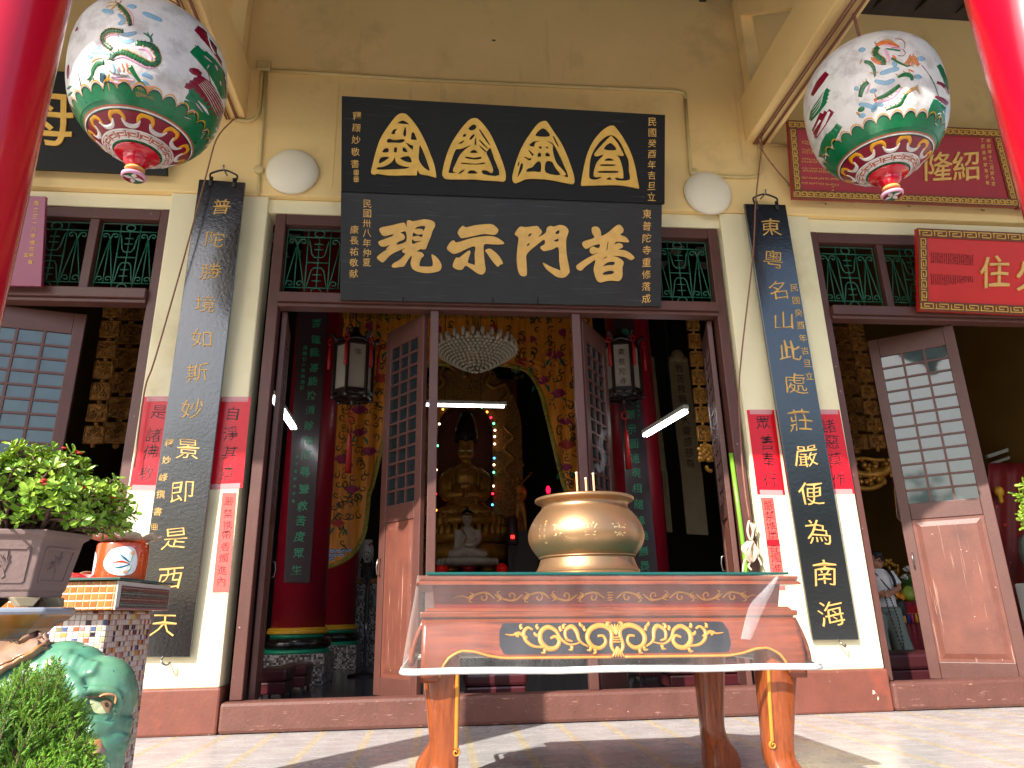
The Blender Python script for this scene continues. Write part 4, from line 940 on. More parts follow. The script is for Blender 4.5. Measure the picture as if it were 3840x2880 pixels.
# pull cords
def cord(lab, pts, r=.008, m_='rope', extra=None):
    t = thing('cord', lab, 'cord', pts[0]); b = MB(); b.tube(cat_rom(pts, 4), r, 6); b.build('line', M[m_], t, True); return t
cord('brown lantern cord running slantwise down in front of the left couplet board', [P(505, 258, -.06), P(500, 262, -.2), P(468, 300, -.24), P(445, 380, -.25), P(398, 555, -.22), P(335, 775, -.15), P(312, 845, -.08), P(290, 1010, -.06)])
t = cord('brown cord from the right roof beam down to a knotted bundle by the door jamb', [P(1790, 110, -1.2)] + [P(1700, 210, -.55), P(1650, 285, -.2), P(1644, 330, -.2), P(1632, 440, -.24)] + [P(*r7(455, 0), -.22), P(*r7(370, 760), -.12), P(*r7(372, 1140), -.06), P(*r7(402, 1500), -.05), P(*r9(860, 690), -.05)], .008)
b = MB()
b.tube(cat_rom([P(1650, 285, -.2), P(1640, 300, -.18), P(1650, 330, -.16), P(1680, 370, -.12), P(1706, 399, -.06)], 5), .008, 6); b.ball(P(1706, 399, -.06), .02, 8); b.ball(P(1645, 318, -.2), .025, 8)
b.build('loose_end', M['rope'], t, True)
b = MB(); random.seed(3)
for k in range(11):
    a = random.uniform(-1, 1); x0, x1 = 880 + a * 10, 0
    cx = 870 + random.uniform(-30, 30); w_ = random.uniform(25, 65); y0 = random.uniform(905, 940); y1 = random.uniform(1040, 1130)
    b.tube(cat_rom([P(*r9(cx, y0), -.06 - .01 * k % .05), P(*r9(cx - w_, (y0 + y1) / 2), -.09 - .008 * (k % 4)), P(*r9(cx, y1), -.07), P(*r9(cx + w_, (y0 + y1) / 2), -.06 - .01 * (k % 3)), P(*r9(cx, y0), -.06)], 5), .011, 6)
b.tube(cat_rom([P(*r9(855, 700), -.05), P(*r9(838, 800), -.07), P(*r9(870, 900), -.06), P(*r9(895, 820), -.06), P(*r9(868, 720), -.05)], 5), .011, 6)
for q in ([(880, 730), (905, 760), (900, 800)], [(830, 1080), (800, 1140), (790, 1230)], [(870, 1120), (850, 1170), (880, 1210)], [(930, 1050), (965, 1110), (985, 1160)]): b.tube(cat_rom([P(*r9(*p), -.06) for p in q], 4), .010, 6)
b.ball(P(*r9(905, 760), -.05), .03, 8)
b.build('knotted_bundle', M['rope_w'], t, True)
t = thing('bamboo_pole', 'green pole standing in the gap beside the right door jamb, lower part sunlit', 'pole', (2.93, .03, .25))
b = MB(); b.tube([P(*r9(665, 0), .045), P(*r9(760, 700), .04), P(*r9(830, 1240), .03), P(*r9(880, 1700), .03)], .021, 10); b.build('pole', mat('green_pole', lin(116, 168, 42), .35, var=.15), t, True)
for z in (.7, 1.0, 1.3, 1.6): pass
# ================================================================== altar table
WG = ((1.3, 16, 16), lin(78, 28, 12), 2.6)
M['rose'] = mat('rosewood', lin(142, 66, 34), .32, var=.25, vs=3, coat=.2, grain=WG, bump=.03)
M['rose_v'] = mat('rosewood_leg', lin(158, 78, 32), .28, var=.25, vs=4, coat=.35, grain=((18, 18, 1.4), lin(84, 30, 10), 2.4), bump=.03)
M['rose_d'] = mat('dark_rosewood', lin(136, 40, 28), .4, var=.3, vs=3, coat=0, grain=WG)
M['panel_k'] = mat('black_panel', lin(22, 20, 24), .3, coat=.3)
M['tglass'] = mat('table_glass', lin(30, 92, 88), .08, spec=.7, alpha=.92)
M['gold_b'] = mat('bright_gold_paint', lin(212, 144, 52), .4, metal=.15, var=.25, vs=14)
def plastic(nm, fac, tint, rough):
    mt = bpy.data.materials.new(nm); mt.use_nodes = True; n, l = mt.node_tree.nodes, mt.node_tree.links
    b = n['Principled BSDF']; b.inputs['Base Color'].default_value = tint; b.inputs['Roughness'].default_value = rough; b.inputs['Specular IOR Level'].default_value = .6
    tr = n.new('ShaderNodeBsdfTransparent'); mx = n.new('ShaderNodeMixShader'); tc = n.new('ShaderNodeTexCoord'); nz = n.new('ShaderNodeTexNoise'); nz.inputs['Scale'].default_value = 5; nz.inputs['Detail'].default_value = 6
    mp = n.new('ShaderNodeMapping'); mp.inputs['Scale'].default_value = (1.4, 1.4, .5); l.new(tc.outputs['Object'], mp.inputs[0]); l.new(mp.outputs[0], nz.inputs[0])
    mr = n.new('ShaderNodeMapRange'); mr.inputs[1].default_value = .35; mr.inputs[2].default_value = .75; mr.inputs[3].default_value = fac * .6; mr.inputs[4].default_value = fac * 1.5; l.new(nz.outputs[0], mr.inputs[0])
    lw = n.new('ShaderNodeLayerWeight'); lw.inputs[0].default_value = .25; ad = n.new('ShaderNodeMath'); ad.operation = 'MAXIMUM'
    sc = n.new('ShaderNodeMath'); sc.operation = 'MULTIPLY'; sc.inputs[1].default_value = .42; l.new(lw.outputs['Facing'], sc.inputs[0]); l.new(mr.outputs[0], ad.inputs[0]); l.new(sc.outputs[0], ad.inputs[1])
    l.new(ad.outputs[0], mx.inputs[0]); l.new(tr.outputs[0], mx.inputs[1]); l.new(b.outputs[0], mx.inputs[2]); l.new(mx.outputs[0], n['Material Output'].inputs[0])
    bp = n.new('ShaderNodeBump'); bp.inputs['Strength'].default_value = .3; bp.inputs['Distance'].default_value = .02; l.new(nz.outputs[0], bp.inputs['Height']); l.new(bp.outputs[0], b.inputs['Normal'])
    return mt
M['plastic'] = plastic('clear_plastic', .05, (.9, .88, .84, 1), .12)
M['hem'] = mat('milky_hem', lin(206, 206, 204), .35, var=.08)
TX0, TX1, TYF, TYB = -.06, 1.73, -3.06, -2.02
TC = (TX0 + TX1) / 2
TB = thing('altar_table', 'long rosewood altar table with gold scrolls and glass top, wrapped in clear plastic', 'table', (TC, -2.55, 1.05))
def ring_box(mb, z0, z1, o0, o1, mi=None):
    mb.hexa([(TX0 - o0, TYF - o0, z0), (TX1 + o0, TYF - o0, z0), (TX1 + o0, TYB + o0, z0), (TX0 - o0, TYB + o0, z0)], [(TX0 - o1, TYF - o1, z1), (TX1 + o1, TYF - o1, z1), (TX1 + o1, TYB + o1, z1), (TX0 - o1, TYB + o1, z1)], mi)
b = MB(); ring_box(b, 1.045, 1.066, .045, .05); ring_box(b, 1.026, 1.0448, .06, .045); b.build('tabletop', M['rose'], TB, bevel=.006)
b = MB(); b.box(TX0 - .01, TX1 + .01, TYF - .03, TYB + .02, 1.074, 1.086); b.build('glass_top', M['tglass'], TB, bevel=.001)
b = MB(); ring_box(b, .922, 1.0258, -.035, -.02); fz = b.build('frieze', M['rose_d'], TB)
b = MB(); ring_box(b, .905, .9218, .015, .0); ring_box(b, .878, .9048, .03, .032); ring_box(b, .866, .8778, .01, .02); b.build('waist_moulding', M['rose'], TB, bevel=.006)
# frieze scroll
b = MB(); yf = TYF + .0205
def ff(x, y, h): return Vector((TC + x, yf + (1.0258 - (.974 + y)) / .104 * .015 - h - .0005, .974 + y))
def spiral(c, r0, r1, a0, turns, n=14):
    return [(c[0] + (r0 + (r1 - r0) * i / n) * math.cos(a0 + turns * 2 * math.pi * i / n), c[1] + (r0 + (r1 - r0) * i / n) * math.sin(a0 + turns * 2 * math.pi * i / n)) for i in range(n + 1)]
for s in (-1, 1):
    for k in range(5):
        x0 = .03 + k * .135; u = 1 if k % 2 == 0 else -1
        relief(b, [(s * x0, -.010 * u), (s * (x0 + .04), .018 * u), (s * (x0 + .09), .012 * u), (s * (x0 + .135), .010 * -u * -1 if False else .010 * u * -1)], [.008, .012, .012, .008], ff, .005)
        relief(b, [(s * x, y) for x, y in spiral((x0 + .055, -.004 * u), .020, .006, 1.8 * u, .9 * u)], .009, ff, .005)
        for a in (-.9, -.2, .5): relief(b, [(s * (x0 + .10), .008 * u), (s * (x0 + .10 + .028 * math.cos(a)), (.008 + .028 * math.sin(a) * 1.0) * u)], [.015, .004], ff, .006)
        relief(b, [(s * (x0 + .11), -.002 * u), (s * (x0 + .125), -.02 * u), (s * (x0 + .108), -.026 * u)], [.010, .009, .005], ff, .005)
    relief(b, [(s * .70, -.005), (s * .735, .004), (s * .775, -.006)], [.008, .006, .003], ff, .004)
for y in (-.018, -.006, .006, .018): relief(b, [(-.016, y), (.016, y)], .010, ff, .006)
b.build('frieze_scroll', M['gold_b'], fz, True)
# apron with shaped lower edge
def zb(x):
    u = abs(x - TC); L = (TX1 - TX0) / 2
    if u > L - .06: return .60
    e = (L - .06 - u)
    pts = [(0, .60), (.02, .66), (.05, .70), (.10, .725), (.16, .722), (.23, .702), (.30, .692), (2, .690)]
    for (a, p), (c, q) in zip(pts, pts[1:]):
        if a <= e <= c: return p + (q - p) * (e - a) / (c - a)
    return .69
def ay(z): return -.012 - .055 * math.sin(max(0, min(1, (.866 - z) / .27)) * 2.2)
b = MB(); NX, NZ = 90, 8
def apron_side(pt):
    vs = []; fs = []
    for i in range(NX + 1):
        for j in range(NZ + 1):
            vs.append(pt(i / NX, j / NZ, 0))
    for i in range(NX):
        for j in range(NZ): a = i * (NZ + 1) + j; fs.append((a, a + NZ + 1, a + NZ + 2, a + 1))
    b.add(vs, fs)
def ap_front(u, v, h, yy=TYF, sg=1):
    x = TX0 - .02 + (TX1 - TX0 + .04) * u; z0 = zb(x); z = .866 + (z0 - .866) * v
    return Vector((x, yy + sg * (ay(z) - h), z))
apron_side(ap_front); apron_side(lambda u, v, h: ap_front(u, v, h, TYB, -1))
for xs, sg in ((TX0, 1), (TX1, -1)):
    apron_side(lambda u, v, h: Vector((xs + sg * ay(.866 - .2 * v), TYF - .02 + (TYB - TYF + .04) * u, .866 - .2 * v)))
ap = b.build('apron', M['rose'], TB, True); s = ap.modifiers.new('Solid', 'SOLIDIFY'); s.thickness = .022; s.offset = 0
# black cartouche + scroll
def fa(x, z, h): return Vector((TC + x, TYF + ay(z) - .0125 - h, z))
b = MB(); vs = []; fs = []; n = 60
for i in range(n + 1):
    x = -.555 + 1.11 * i / n; e = .555 - abs(x); r = .03
    k = 1 if e > r else math.sqrt(max(0, 1 - ((r - e) / r) ** 2)); zt, zl = .853, .716
    k = .45 + .55 * k
    zc = (zt + zl) / 2; hh = (zt - zl) / 2
    for j in range(7): vs.append(fa(x, zc + hh * k * (1 - 2 * j / 6), .001))
for i in range(n):
    for j in range(6): a = i * 7 + j; fs.append((a, a + 7, a + 8, a + 1))
b.add(vs, fs); b.build('black_panel', M['panel_k'], ap, True)
b = MB()
def sx(px): return px * .92 / 560.0 * .60
def S2(pts, w, h=.008):
    for s in (1, -1): relief(b, [(s * (x - 1122) * .00099, .783 - (y - 732) * .00100) for x, y in pts], [q * 1.32 for q in w], fa, h)
S2([(1128, 805), (1150, 770), (1142, 720), (1150, 692), (1190, 676), (1238, 690), (1262, 728), (1244, 766), (1205, 776), (1176, 752), (1184, 724), (1212, 724)], [.010, .016, .018, .020, .020, .018, .016, .012, .010])
S2([(1262, 770), (1300, 745), (1312, 700), (1335, 680), (1366, 700), (1362, 736), (1335, 745)], [.006, .012, .018, .018, .014, .012, .006])
S2([(1300, 752), (1350, 760), (1390, 735), (1412, 698), (1450, 682), (1484, 705), (1486, 745), (1455, 776), (1415, 772), (1398, 745), (1414, 724), (1440, 732)], [.006, .010, .014, .018, .020, .020, .018, .014, .010])
S2([(1470, 770), (1520, 766), (1556, 742), (1566, 706), (1545, 684), (1522, 694)], [.008, .012, .014, .016, .012, .008])
S2([(1550, 730), (1590, 708), (1620, 716), (1655, 712)], [.012, .014, .008, .003])
for x, y, a in ((1160, 680, 1.9), (1268, 700, 1.0), (1280, 680, .6), (1250, 770, -1.2), (1230, 780, -1.6), (1372, 690, 1.6), (1385, 700, 1.1), (1495, 690, 1.0), (1500, 720, .4), (1470, 778, -1.3), (1575, 690, 1.2), (1590, 720, .3), (1340, 765, -1.4)):
    S2([(x, y), (x + 26 * math.cos(a) * .5, y - 26 * math.sin(a) * .6), (x + 26 * math.cos(a + .5), y - 22 * math.sin(a + .5))], [.014, .013, .004])
for k in range(-2, 3): relief(b, [(0, .795), (k * .010, .83), (k * .017, .846)], [.008, .012, .004], fa, .010); relief(b, [(0, .745), (k * .009, .715), (k * .014, .70)], [.008, .012, .004], fa, .010)
for z in (.775, .765, .785): relief(b, [(-.02, z), (.02, z)], .009, fa, .012)
# gold line along the lower edge
for s in (1, -1):
    q = []
    for i in range(40):
        x = .03 + (.83 - .03) * i / 39; q.append((s * x, zb(TC + x) + .008))
    relief(b, q, .012, fa, .006, 1, None, False)
b.build('gold_scroll', M['gold_b'], ap, True)
# cabriole legs
def leg(cx, cy, sx_, sy_):
    secs = [(.84, .085, .0), (.74, .093, .006), (.64, .088, .002), (.52, .080, -.008), (.40, .072, -.016), (.30, .066, -.022), (.23, .066, -.020), (.16, .078, .006), (.10, .094, .030), (.04, .098, .036), (.0, .088, .03)]
    vs = []; fs = []; q = cat_rom([(z, r, o) for z, r, o in secs], 3)
    for p in q:
        z, r, o = p
        for k in range(16):
            a = 2 * math.pi * k / 16; e = .45
            dx = math.copysign(abs(math.cos(a)) ** e, math.cos(a)) * r; dy = math.copysign(abs(math.sin(a)) ** e, math.sin(a)) * r
            if z < .14:
                bl = .012 * math.sin(3 * a * 2)
                dx *= 1 + bl * 3; dy *= 1 + bl * 3
            vs.append((cx + dx + sx_ * o, cy + dy + sy_ * o, z))
    for i in range(len(q) - 1):
        for k in range(16): fs.append((i * 16 + k, i * 16 + (k + 1) % 16, (i + 1) * 16 + (k + 1) % 16, (i + 1) * 16 + k))
    fs.append(tuple(range((len(q) - 1) * 16, len(q) * 16)))
    b = MB(); b.add(vs, fs); lg = b.build('leg', M['rose_v'], TB, True, ang=50)
    if sy_ < 0:
        b = MB(); ix = cx - sx_ * .052
        f = lambda x, z, h: Vector((x, cy - .0 - h - {0: 0}.get(0) , z))
        def yl(z):
            for (z1, r1, o1), (z2, r2, o2) in zip(secs, secs[1:]):
                if z2 <= z <= z1: k = (z1 - z) / (z1 - z2); return cy - (r1 + (r2 - r1) * k) + sy_ * (o1 + (o2 - o1) * k), (r1 + (r2 - r1) * k), (o1 + (o2 - o1) * k)
            return cy, .05, 0
        pts = []
        for z in (.66, .60, .52, .44, .36, .31): yy, r, o = yl(z); pts.append((cx + sx_ * o - sx_ * (r - .014), z))
        g = lambda x, z, h: Vector((x, yl(z)[0] - h + .003, z))
        relief(b, pts, .019, g, .006, 3, None, False)
        x0, z0 = pts[-1]
        relief(b, [(x0 + sx_ * .012 * 0 + x, z0 - .012 + y) for x, y in spiral((0, 0), .018, .004, 1.57, 1.3 * sx_)], .009, g, .008)
        b.build('gold_line', M['gold_b'], lg, True)
for cx, sx_ in ((TX0 + .075, -1), (TX1 - .075, 1)):
    for cy, sy_ in ((TYF + .06, -1), (TYB - .06, 1)): leg(cx, cy, sx_, sy_)
# plastic cover
b = MB(); random.seed(5)
def skirt(pt, n, mth=10):
    vs = []; fs = []
    for i in range(n + 1):
        for j in range(mth + 1): vs.append(pt(i / n, j / mth))
    for i in range(n):
        for j in range(mth): a = i * (mth + 1) + j; fs.append((a, a + mth + 1, a + mth + 2, a + 1))
    b.add(vs, fs)
def loop(v, n=240):      # closed outline of the cover at height fraction v (0 top, 1 hem)
    o = .052 + .035 * v + (.028 * max(0, v - .25)); x0, x1, y0, y1 = TX0 - o, TX1 + o, TYF - o - .01, TYB + o; rc = .04 + .05 * v
    per = []
    def arc(cx, cy, a0): return [(cx + rc * math.cos(a0 + i * math.pi / 20), cy + rc * math.sin(a0 + i * math.pi / 20)) for i in range(11)]
    def ln(a, c, k): return [(a[0] + (c[0] - a[0]) * i / k, a[1] + (c[1] - a[1]) * i / k) for i in range(1, k)]
    a1 = arc(x0 + rc, y0 + rc, math.pi); a2 = arc(x1 - rc, y0 + rc, 1.5 * math.pi); a3 = arc(x1 - rc, y1 - rc, 0); a4 = arc(x0 + rc, y1 - rc, math.pi / 2)
    per = a1 + ln(a1[-1], a2[0], 60) + a2 + ln(a2[-1], a3[0], 30) + a3 + ln(a3[-1], a4[0], 60) + a4 + ln(a4[-1], a1[0], 30)
    z = 1.070 - .425 * v
    return [Vector((x + .005 * math.sin(x * 23 + v * 3) * v + .004 * math.sin(x * 61) * v, y + .006 * math.sin(x * 17 + 1.3) * v + .003 * math.sin(x * 47 + v * 4) * v, z + .0022 * math.sin(x * 9) * v)) for x, y in per]
rings = [loop(0)] + [loop(v) for v in (.03, .1, .2, .35, .5, .65, .8, .92, 1.0)]
n = len(rings[0]); vs = [p for r_ in rings for p in r_]; fs = []
for i in range(len(rings) - 1):
    for k in range(n): fs.append((i * n + k, i * n + (k + 1) % n, (i + 1) * n + (k + 1) % n, (i + 1) * n + k))
b.add(vs, fs); b.f.append([k for k in range(n)]); b.mi.append(0)
pc = b.build('plastic_cover', M['plastic'], TB, True, ang=60)
b = MB(); hm = [p + Vector((0, 0, .0)) for p in rings[-1]]
vs = []; fs = []
for p in hm: pass
b.tube(hm, .011, 8, closed=True); b.tube([p + Vector((0, 0, .014)) for p in hm], .006, 6, closed=True); b.build('hem', M['hem'], pc, True)
b = MB(); st_ = strip2d([(1.66, .02), (1.60, .18), (1.53, .36), (1.45, .70)], [.015, .05, .08, .05], 6)
def fold(x, v, h): o = .052 + .035 * v + (.028 * max(0, v - .25)); return Vector((x, TYF - o - .016 - h, 1.070 - .425 * v))
vs = []; fs = []
for a, c in st_:
    for k, hh in ((0, 0), (.3, .008), (.7, .008), (1, 0)): vs.append(fold(a[0] + (c[0] - a[0]) * k, a[1] + (c[1] - a[1]) * k, hh))
for i in range(len(st_) - 1):
    for k in range(3): o = i * 4 + k; fs.append((o, o + 1, o + 5, o + 4))
b.add(vs, fs); b.build('glare_fold', plastic('glare_plastic', .17, (.92, .92, .95, 1), .2), pc, True)  # milky strip over the crease, with the glare streak put into its tint
TB.rotation_euler = (0, R(.75), 0)
# ------------------------------------------------------------------ incense burner
M['bronze'] = mat('brushed_bronze', lin(176, 138, 100), .38, metal=.8, var=.12, vs=6, bump=.04, bs=60)
M['bronze_l'] = mat('engraved_line', lin(236, 206, 150), .4, metal=.6)
BC = Vector((.815, -2.60, 1.0868))
IB = thing('incense_burner', 'bulging polished bronze incense burner standing on the glass of the altar table', 'incense burner', BC)
prof = [(.298, 0), (.30, .012), (.288, .02), (.290, .03), (.282, .04), (.272, .06), (.262, .092), (.262, .098), (.272, .104), (.270, .110), (.285, .125), (.312, .165), (.326, .205), (.324, .245), (.308, .29), (.280, .335), (.252, .368), (.245, .385), (.248, .398), (.268, .41), (.281, .416), (.283, .428), (.276, .434), (.262, .433), (.238, .40), (.235, .30), (.0, .30)]
q = cat_rom([(r, 0, z) for r, z in prof], 3)
b = MB(); b.lathe([(p.x, p.z) for p in q], BC, 64, cap=False); body = b.build('pot', M['bronze'], IB, True, ang=35)
def bsurf(x, z, h):
    r = .3
    for (r1, z1_), (r2, z2_) in zip(prof[9:17], prof[10:18]):
        if z1_ <= z <= z2_: r = r1 + (r2 - r1) * (z - z1_) / (z2_ - z1_)
    a = -math.pi / 2 - .30 + x / .32
    return BC + Vector(((r + h) * math.cos(a), (r + h) * math.sin(a), z))
b = MB()
for ch, x, s in (('陀', -.11, .09), ('普', .055, .09), ('東', .22, .09)):
    vs, fs = glyph(ch, -.006, .02)
    b.add([bsurf(x + v.x * s, .222 + v.y * s, .0012 if v.z > 0 else -.001) for v in vs], fs)
for i, ch in enumerate('佛曆二五六年吉日'):
    vs, fs = glyph(ch, .0, .02); b.add([bsurf(-.205 + v.x * .014, .285 - i * .016 + v.y * .014, .0012 if v.z > 0 else -.001) for v in vs], fs)
for i, ch in enumerate('弟子敬奉立'):
    vs, fs = glyph(ch, .0, .02); b.add([bsurf(-.245 + v.x * .014, .265 - i * .018 + v.y * .014, .0012 if v.z > 0 else -.001) for v in vs], fs)
b.build('engraving', M['bronze_l'], body)
b = MB(); b.lathe([(.0, .302), (.2345, .302), (.2345, .30)], BC, 40); b.build('ash', mat('ash', lin(170, 160, 150), .9, bump=.5, bs=60), IB)
M['stick'] = mat('incense_stick', lin(232, 168, 120), .7)
for (x, yv, dy) in ((1245, 1022, -.02), (1265, 1034, 0), (1281, 1024, .02)):
    tp = P(x, yv, BC.y + dy); b = MB()
    t = thing('incense_stick', {1245: 'leftmost of the three thin tan incense sticks in the bronze burner', 1265: 'middle and shortest of the three thin tan incense sticks in the burner', 1281: 'rightmost of the three thin tan incense sticks, smoke drifting beside it'}[x], 'incense stick', (tp.x, tp.y, 1.38), 'incense sticks in the burner')
    b.tube([(tp.x + .004, tp.y, 1.37), tp], .0062, 7); b.build('stick', M['stick'], t, True)
    b = MB(); b.ball(tp, .0085, 8); b.build('tip', mat('ash_tip', lin(236, 214, 190), .8), t, True)
# ================================================================== left foreground
def mosaic(nm, size, cols, grout, gw=.10, rough=.25, sx=1.0, sz=1.0, coat=.0):
    mt = bpy.data.materials.new(nm); mt.use_nodes = True; n, l = mt.node_tree.nodes, mt.node_tree.links
    b = n['Principled BSDF']; tc = n.new('ShaderNodeTexCoord'); sp = n.new('ShaderNodeSeparateXYZ'); l.new(tc.outputs['Object'], sp.inputs[0])
    def m_(op, a, c=None):
        t = n.new('ShaderNodeMath'); t.operation = op
        for i, v in enumerate((a, c)):
            if v is None: continue
            if isinstance(v, (int, float)): t.inputs[i].default_value = v
            else: l.new(v, t.inputs[i])
        return t.outputs[0]
    u = m_('DIVIDE', m_('ADD', m_('ADD', sp.outputs[0], sp.outputs[1]), 50.003), size * sx); v = m_('DIVIDE', m_('ADD', sp.outputs[2], 10.004), size * sz)
    cb = n.new('ShaderNodeCombineXYZ'); l.new(m_('FLOOR', u), cb.inputs[0]); l.new(m_('FLOOR', v), cb.inputs[1])
    wn = n.new('ShaderNodeTexWhiteNoise'); wn.noise_dimensions = '2D'; l.new(cb.outputs[0], wn.inputs['Vector'])
    cr = n.new('ShaderNodeValToRGB'); cr.color_ramp.interpolation = 'CONSTANT'; e = cr.color_ramp.elements
    while len(e) < len(cols): e.new(.5)
    tot = sum(c[1] for c in cols); acc = 0
    for i, (c, w_) in enumerate(cols): e[i].position = acc / tot; e[i].color = c; acc += w_
    l.new(wn.outputs['Value'], cr.inputs[0])
    fu, fv = m_('FRACT', u), m_('FRACT', v)
    d = m_('MINIMUM', m_('MINIMUM', fu, m_('SUBTRACT', 1, fu)), m_('MULTIPLY', m_('MINIMUM', fv, m_('SUBTRACT', 1, fv)), sz / sx))
    g = m_('LESS_THAN', d, gw / 2)
    mx = n.new('ShaderNodeMix'); mx.data_type = 'RGBA'; l.new(g, mx.inputs[0]); l.new(cr.outputs[0], mx.inputs[6]); mx.inputs[7].default_value = grout
    nz = n.new('ShaderNodeTexNoise'); nz.inputs['Scale'].default_value = 30; l.new(tc.outputs['Object'], nz.inputs[0])
    m2 = n.new('ShaderNodeMix'); m2.data_type = 'RGBA'; m2.blend_type = 'MULTIPLY'; m2.inputs[0].default_value = .5; l.new(mx.outputs[2], m2.inputs[6]); l.new(nz.outputs[0], m2.inputs[7])
    l.new(m2.outputs[2], b.inputs['Base Color']); 
    rr = m_('ADD', m_('MULTIPLY', g, .5), rough); l.new(rr, b.inputs['Roughness'])
    bp = n.new('ShaderNodeBump'); bp.inputs['Strength'].default_value = .5; bp.inputs['Distance'].default_value = .004; l.new(m_('MINIMUM', m_('MULTIPLY', d, 6), 1), bp.inputs['Height']); l.new(bp.outputs[0], b.inputs['Normal'])
    return mt
W_ = lin(238, 232, 226)
M['mos'] = mosaic('multicolour_mosaic', .0225, [(W_, 62), (lin(225, 205, 200), 10), (lin(220, 170, 90), 10), (lin(200, 150, 150), 9), (lin(90, 110, 160), 6), (lin(40, 40, 60), 7), (lin(190, 110, 70), 8), (lin(150, 150, 110), 5), (lin(120, 60, 50), 6), (lin(236, 220, 160), 10)], lin(176, 146, 136), .12)
M['mos_o'] = mosaic('orange_mosaic', .029, [(lin(206, 128, 56), 5), (lin(216, 140, 66), 5), (lin(196, 116, 50), 4)], lin(216, 186, 150), .12)
M['mos_b'] = mosaic('striped_mosaic', .0115, [(lin(112, 48, 34), 5), (lin(122, 54, 38), 4), (lin(96, 40, 30), 3)], lin(200, 190, 180), .10, .2, 1, 2.0)
M['mos_g'] = mosaic('green_mosaic', .0115, [(lin(60, 76, 66), 5), (lin(72, 86, 76), 4)], lin(200, 190, 180), .10, .2, 1, 2.0)
M['grout'] = mat('pale_grout', lin(206, 202, 194), .8, bump=.2)
M['pinkt'] = mat('pink_granite', lin(170, 118, 118), .5, var=.3, vs=40)
ct = thing('mosaic_counter', 'mosaic tiled counter with orange rim tiles and a glass top, before the left couplet board', 'counter', (-2.4, -3.1, 0))
b = MB(); b.box(-3.6, -1.345, -3.40, -2.80, .947, 1.062)
sl_ = b.build('slab', M['mos_o'], ct, bevel=.003)
b = MB(); b.box(-1.3445, -1.338, -3.40, -2.80, .947, 1.062); b.build('end_face', M['grout'], sl_)
b = MB()
for i, z in enumerate((1.044, 1.0215, .999, .9765)): b.box(-1.3375, -1.334, -3.365, -2.815, z - .0205, z, mi=i % 2)
b.build('tile_stripes', [M['mos_b'], M['mos_g']], sl_)
b = MB(); b.box(-1.3375, -1.333, -3.39, -2.81, .948, .9555 ); b.build('pink_edge', M['pinkt'], sl_)
b = MB(); b.box(-3.62, -1.325, -3.42, -2.79, 1.066, 1.076); b.build('glass_top', M['tglass'], ct, bevel=.002)
b = MB(); b.box(-3.4, -1.385, -3.34, -2.85, 0, .9465); b.build('base', M['mos'], ct, bevel=.012)
# porcelain pot with lotus bowl
M['pot_o'] = mat('orange_glaze', lin(214, 84, 40), .15, var=.15, vs=20, coat=.5, chips=(lin(240, 200, 170), 60, .68))
M['porc'] = mat('white_porcelain', lin(232, 236, 240), .12, var=.05, coat=.5)
M['tin'] = mat('weathered_tin', lin(200, 186, 166), .45, metal=.3, var=.35, vs=30, chips=(lin(150, 84, 50), 30, .64))
pcn = P(262, 1215, -3.12)
pt_ = thing('porcelain_pot', 'orange and white porcelain pot with blue leaf painting on the mosaic counter', 'pot', (pcn.x, -3.12, 1.076))
b = MB(); c0 = Vector((pcn.x, -3.12, 1.0765)); hp = P(262, 1176, -3.12).z - 1.0765; rp = .108
b.lathe([(rp * .97, 0), (rp, .008), (rp * 1.01, hp * .5), (rp, hp - .008), (rp * .97, hp), (rp * .9, hp), (rp * .9, hp * .6), (0, hp * .6)], c0, 48, cap=False)
pb = b.build('body', M['pot_o'], pt_, True, ang=40)
def pw_(x, z, h): a = -math.pi / 2 + .22 + x / rp; return c0 + Vector(((rp * 1.012 + h) * math.cos(a), (rp * 1.012 + h) * math.sin(a), z))
def fan(mb, pts, f, h, mi=0, n=6):
    cx = sum(p[0] for p in pts) / len(pts); cy = sum(p[1] for p in pts) / len(pts); q = cat_rom([(x, y, 0) for x, y in pts], 5, True); vs = []; fs = []; N = len(q)
    for j in range(n + 1): vs += [f(cx + (p.x - cx) * j / n, cy + (p.y - cy) * j / n, h) for p in q]
    for j in range(n):
        for k in range(N): fs.append((j * N + k, j * N + (k + 1) % N, (j + 1) * N + (k + 1) % N, (j + 1) * N + k))
    mb.add(vs, fs, mi)
b = MB(); hz = hp / .168
fan(b, [(-.055, .075 * hz), (-.035, .125 * hz), (.0, .145 * hz), (.05, .148 * hz), (.075, .12 * hz), (.085, .07 * hz), (.07, .03 * hz), (.02, .018 * hz), (-.03, .035 * hz)], pw_, .0012, 0)
fan(b, [(-.16, .1 * hz), (-.14, .13 * hz), (-.105, .11 * hz), (-.10, .07 * hz), (-.115, .02 * hz), (-.15, .03 * hz)], pw_, .0012, 0)
for q, mi, w_ in (([(.055, .075), (.03, .095), (.01, .112)], 1, .012), ([(.055, .07), (.02, .055), (-.005, .052)], 1, .012), ([(.05, .072), (.02, .08), (-.015, .075)], 2, .014), ([(.055, .08), (.06, .11), (.055, .125)], 3, .008), ([(.06, .07), (.055, .045), (.04, .035)], 3, .008)):
    relief(b, [(x, z * hz) for x, z in q], [w_ * .3, w_, w_ * .3], pw_, .0022, 4, mi)
fan(b, [(.05, .118 * hz), (.06, .132 * hz), (.07, .12 * hz), (.06, .11 * hz)], pw_, .003, 4); fan(b, [(.03, .032 * hz), (.04, .042 * hz), (.05, .034 * hz), (.04, .026 * hz)], pw_, .003, 4)
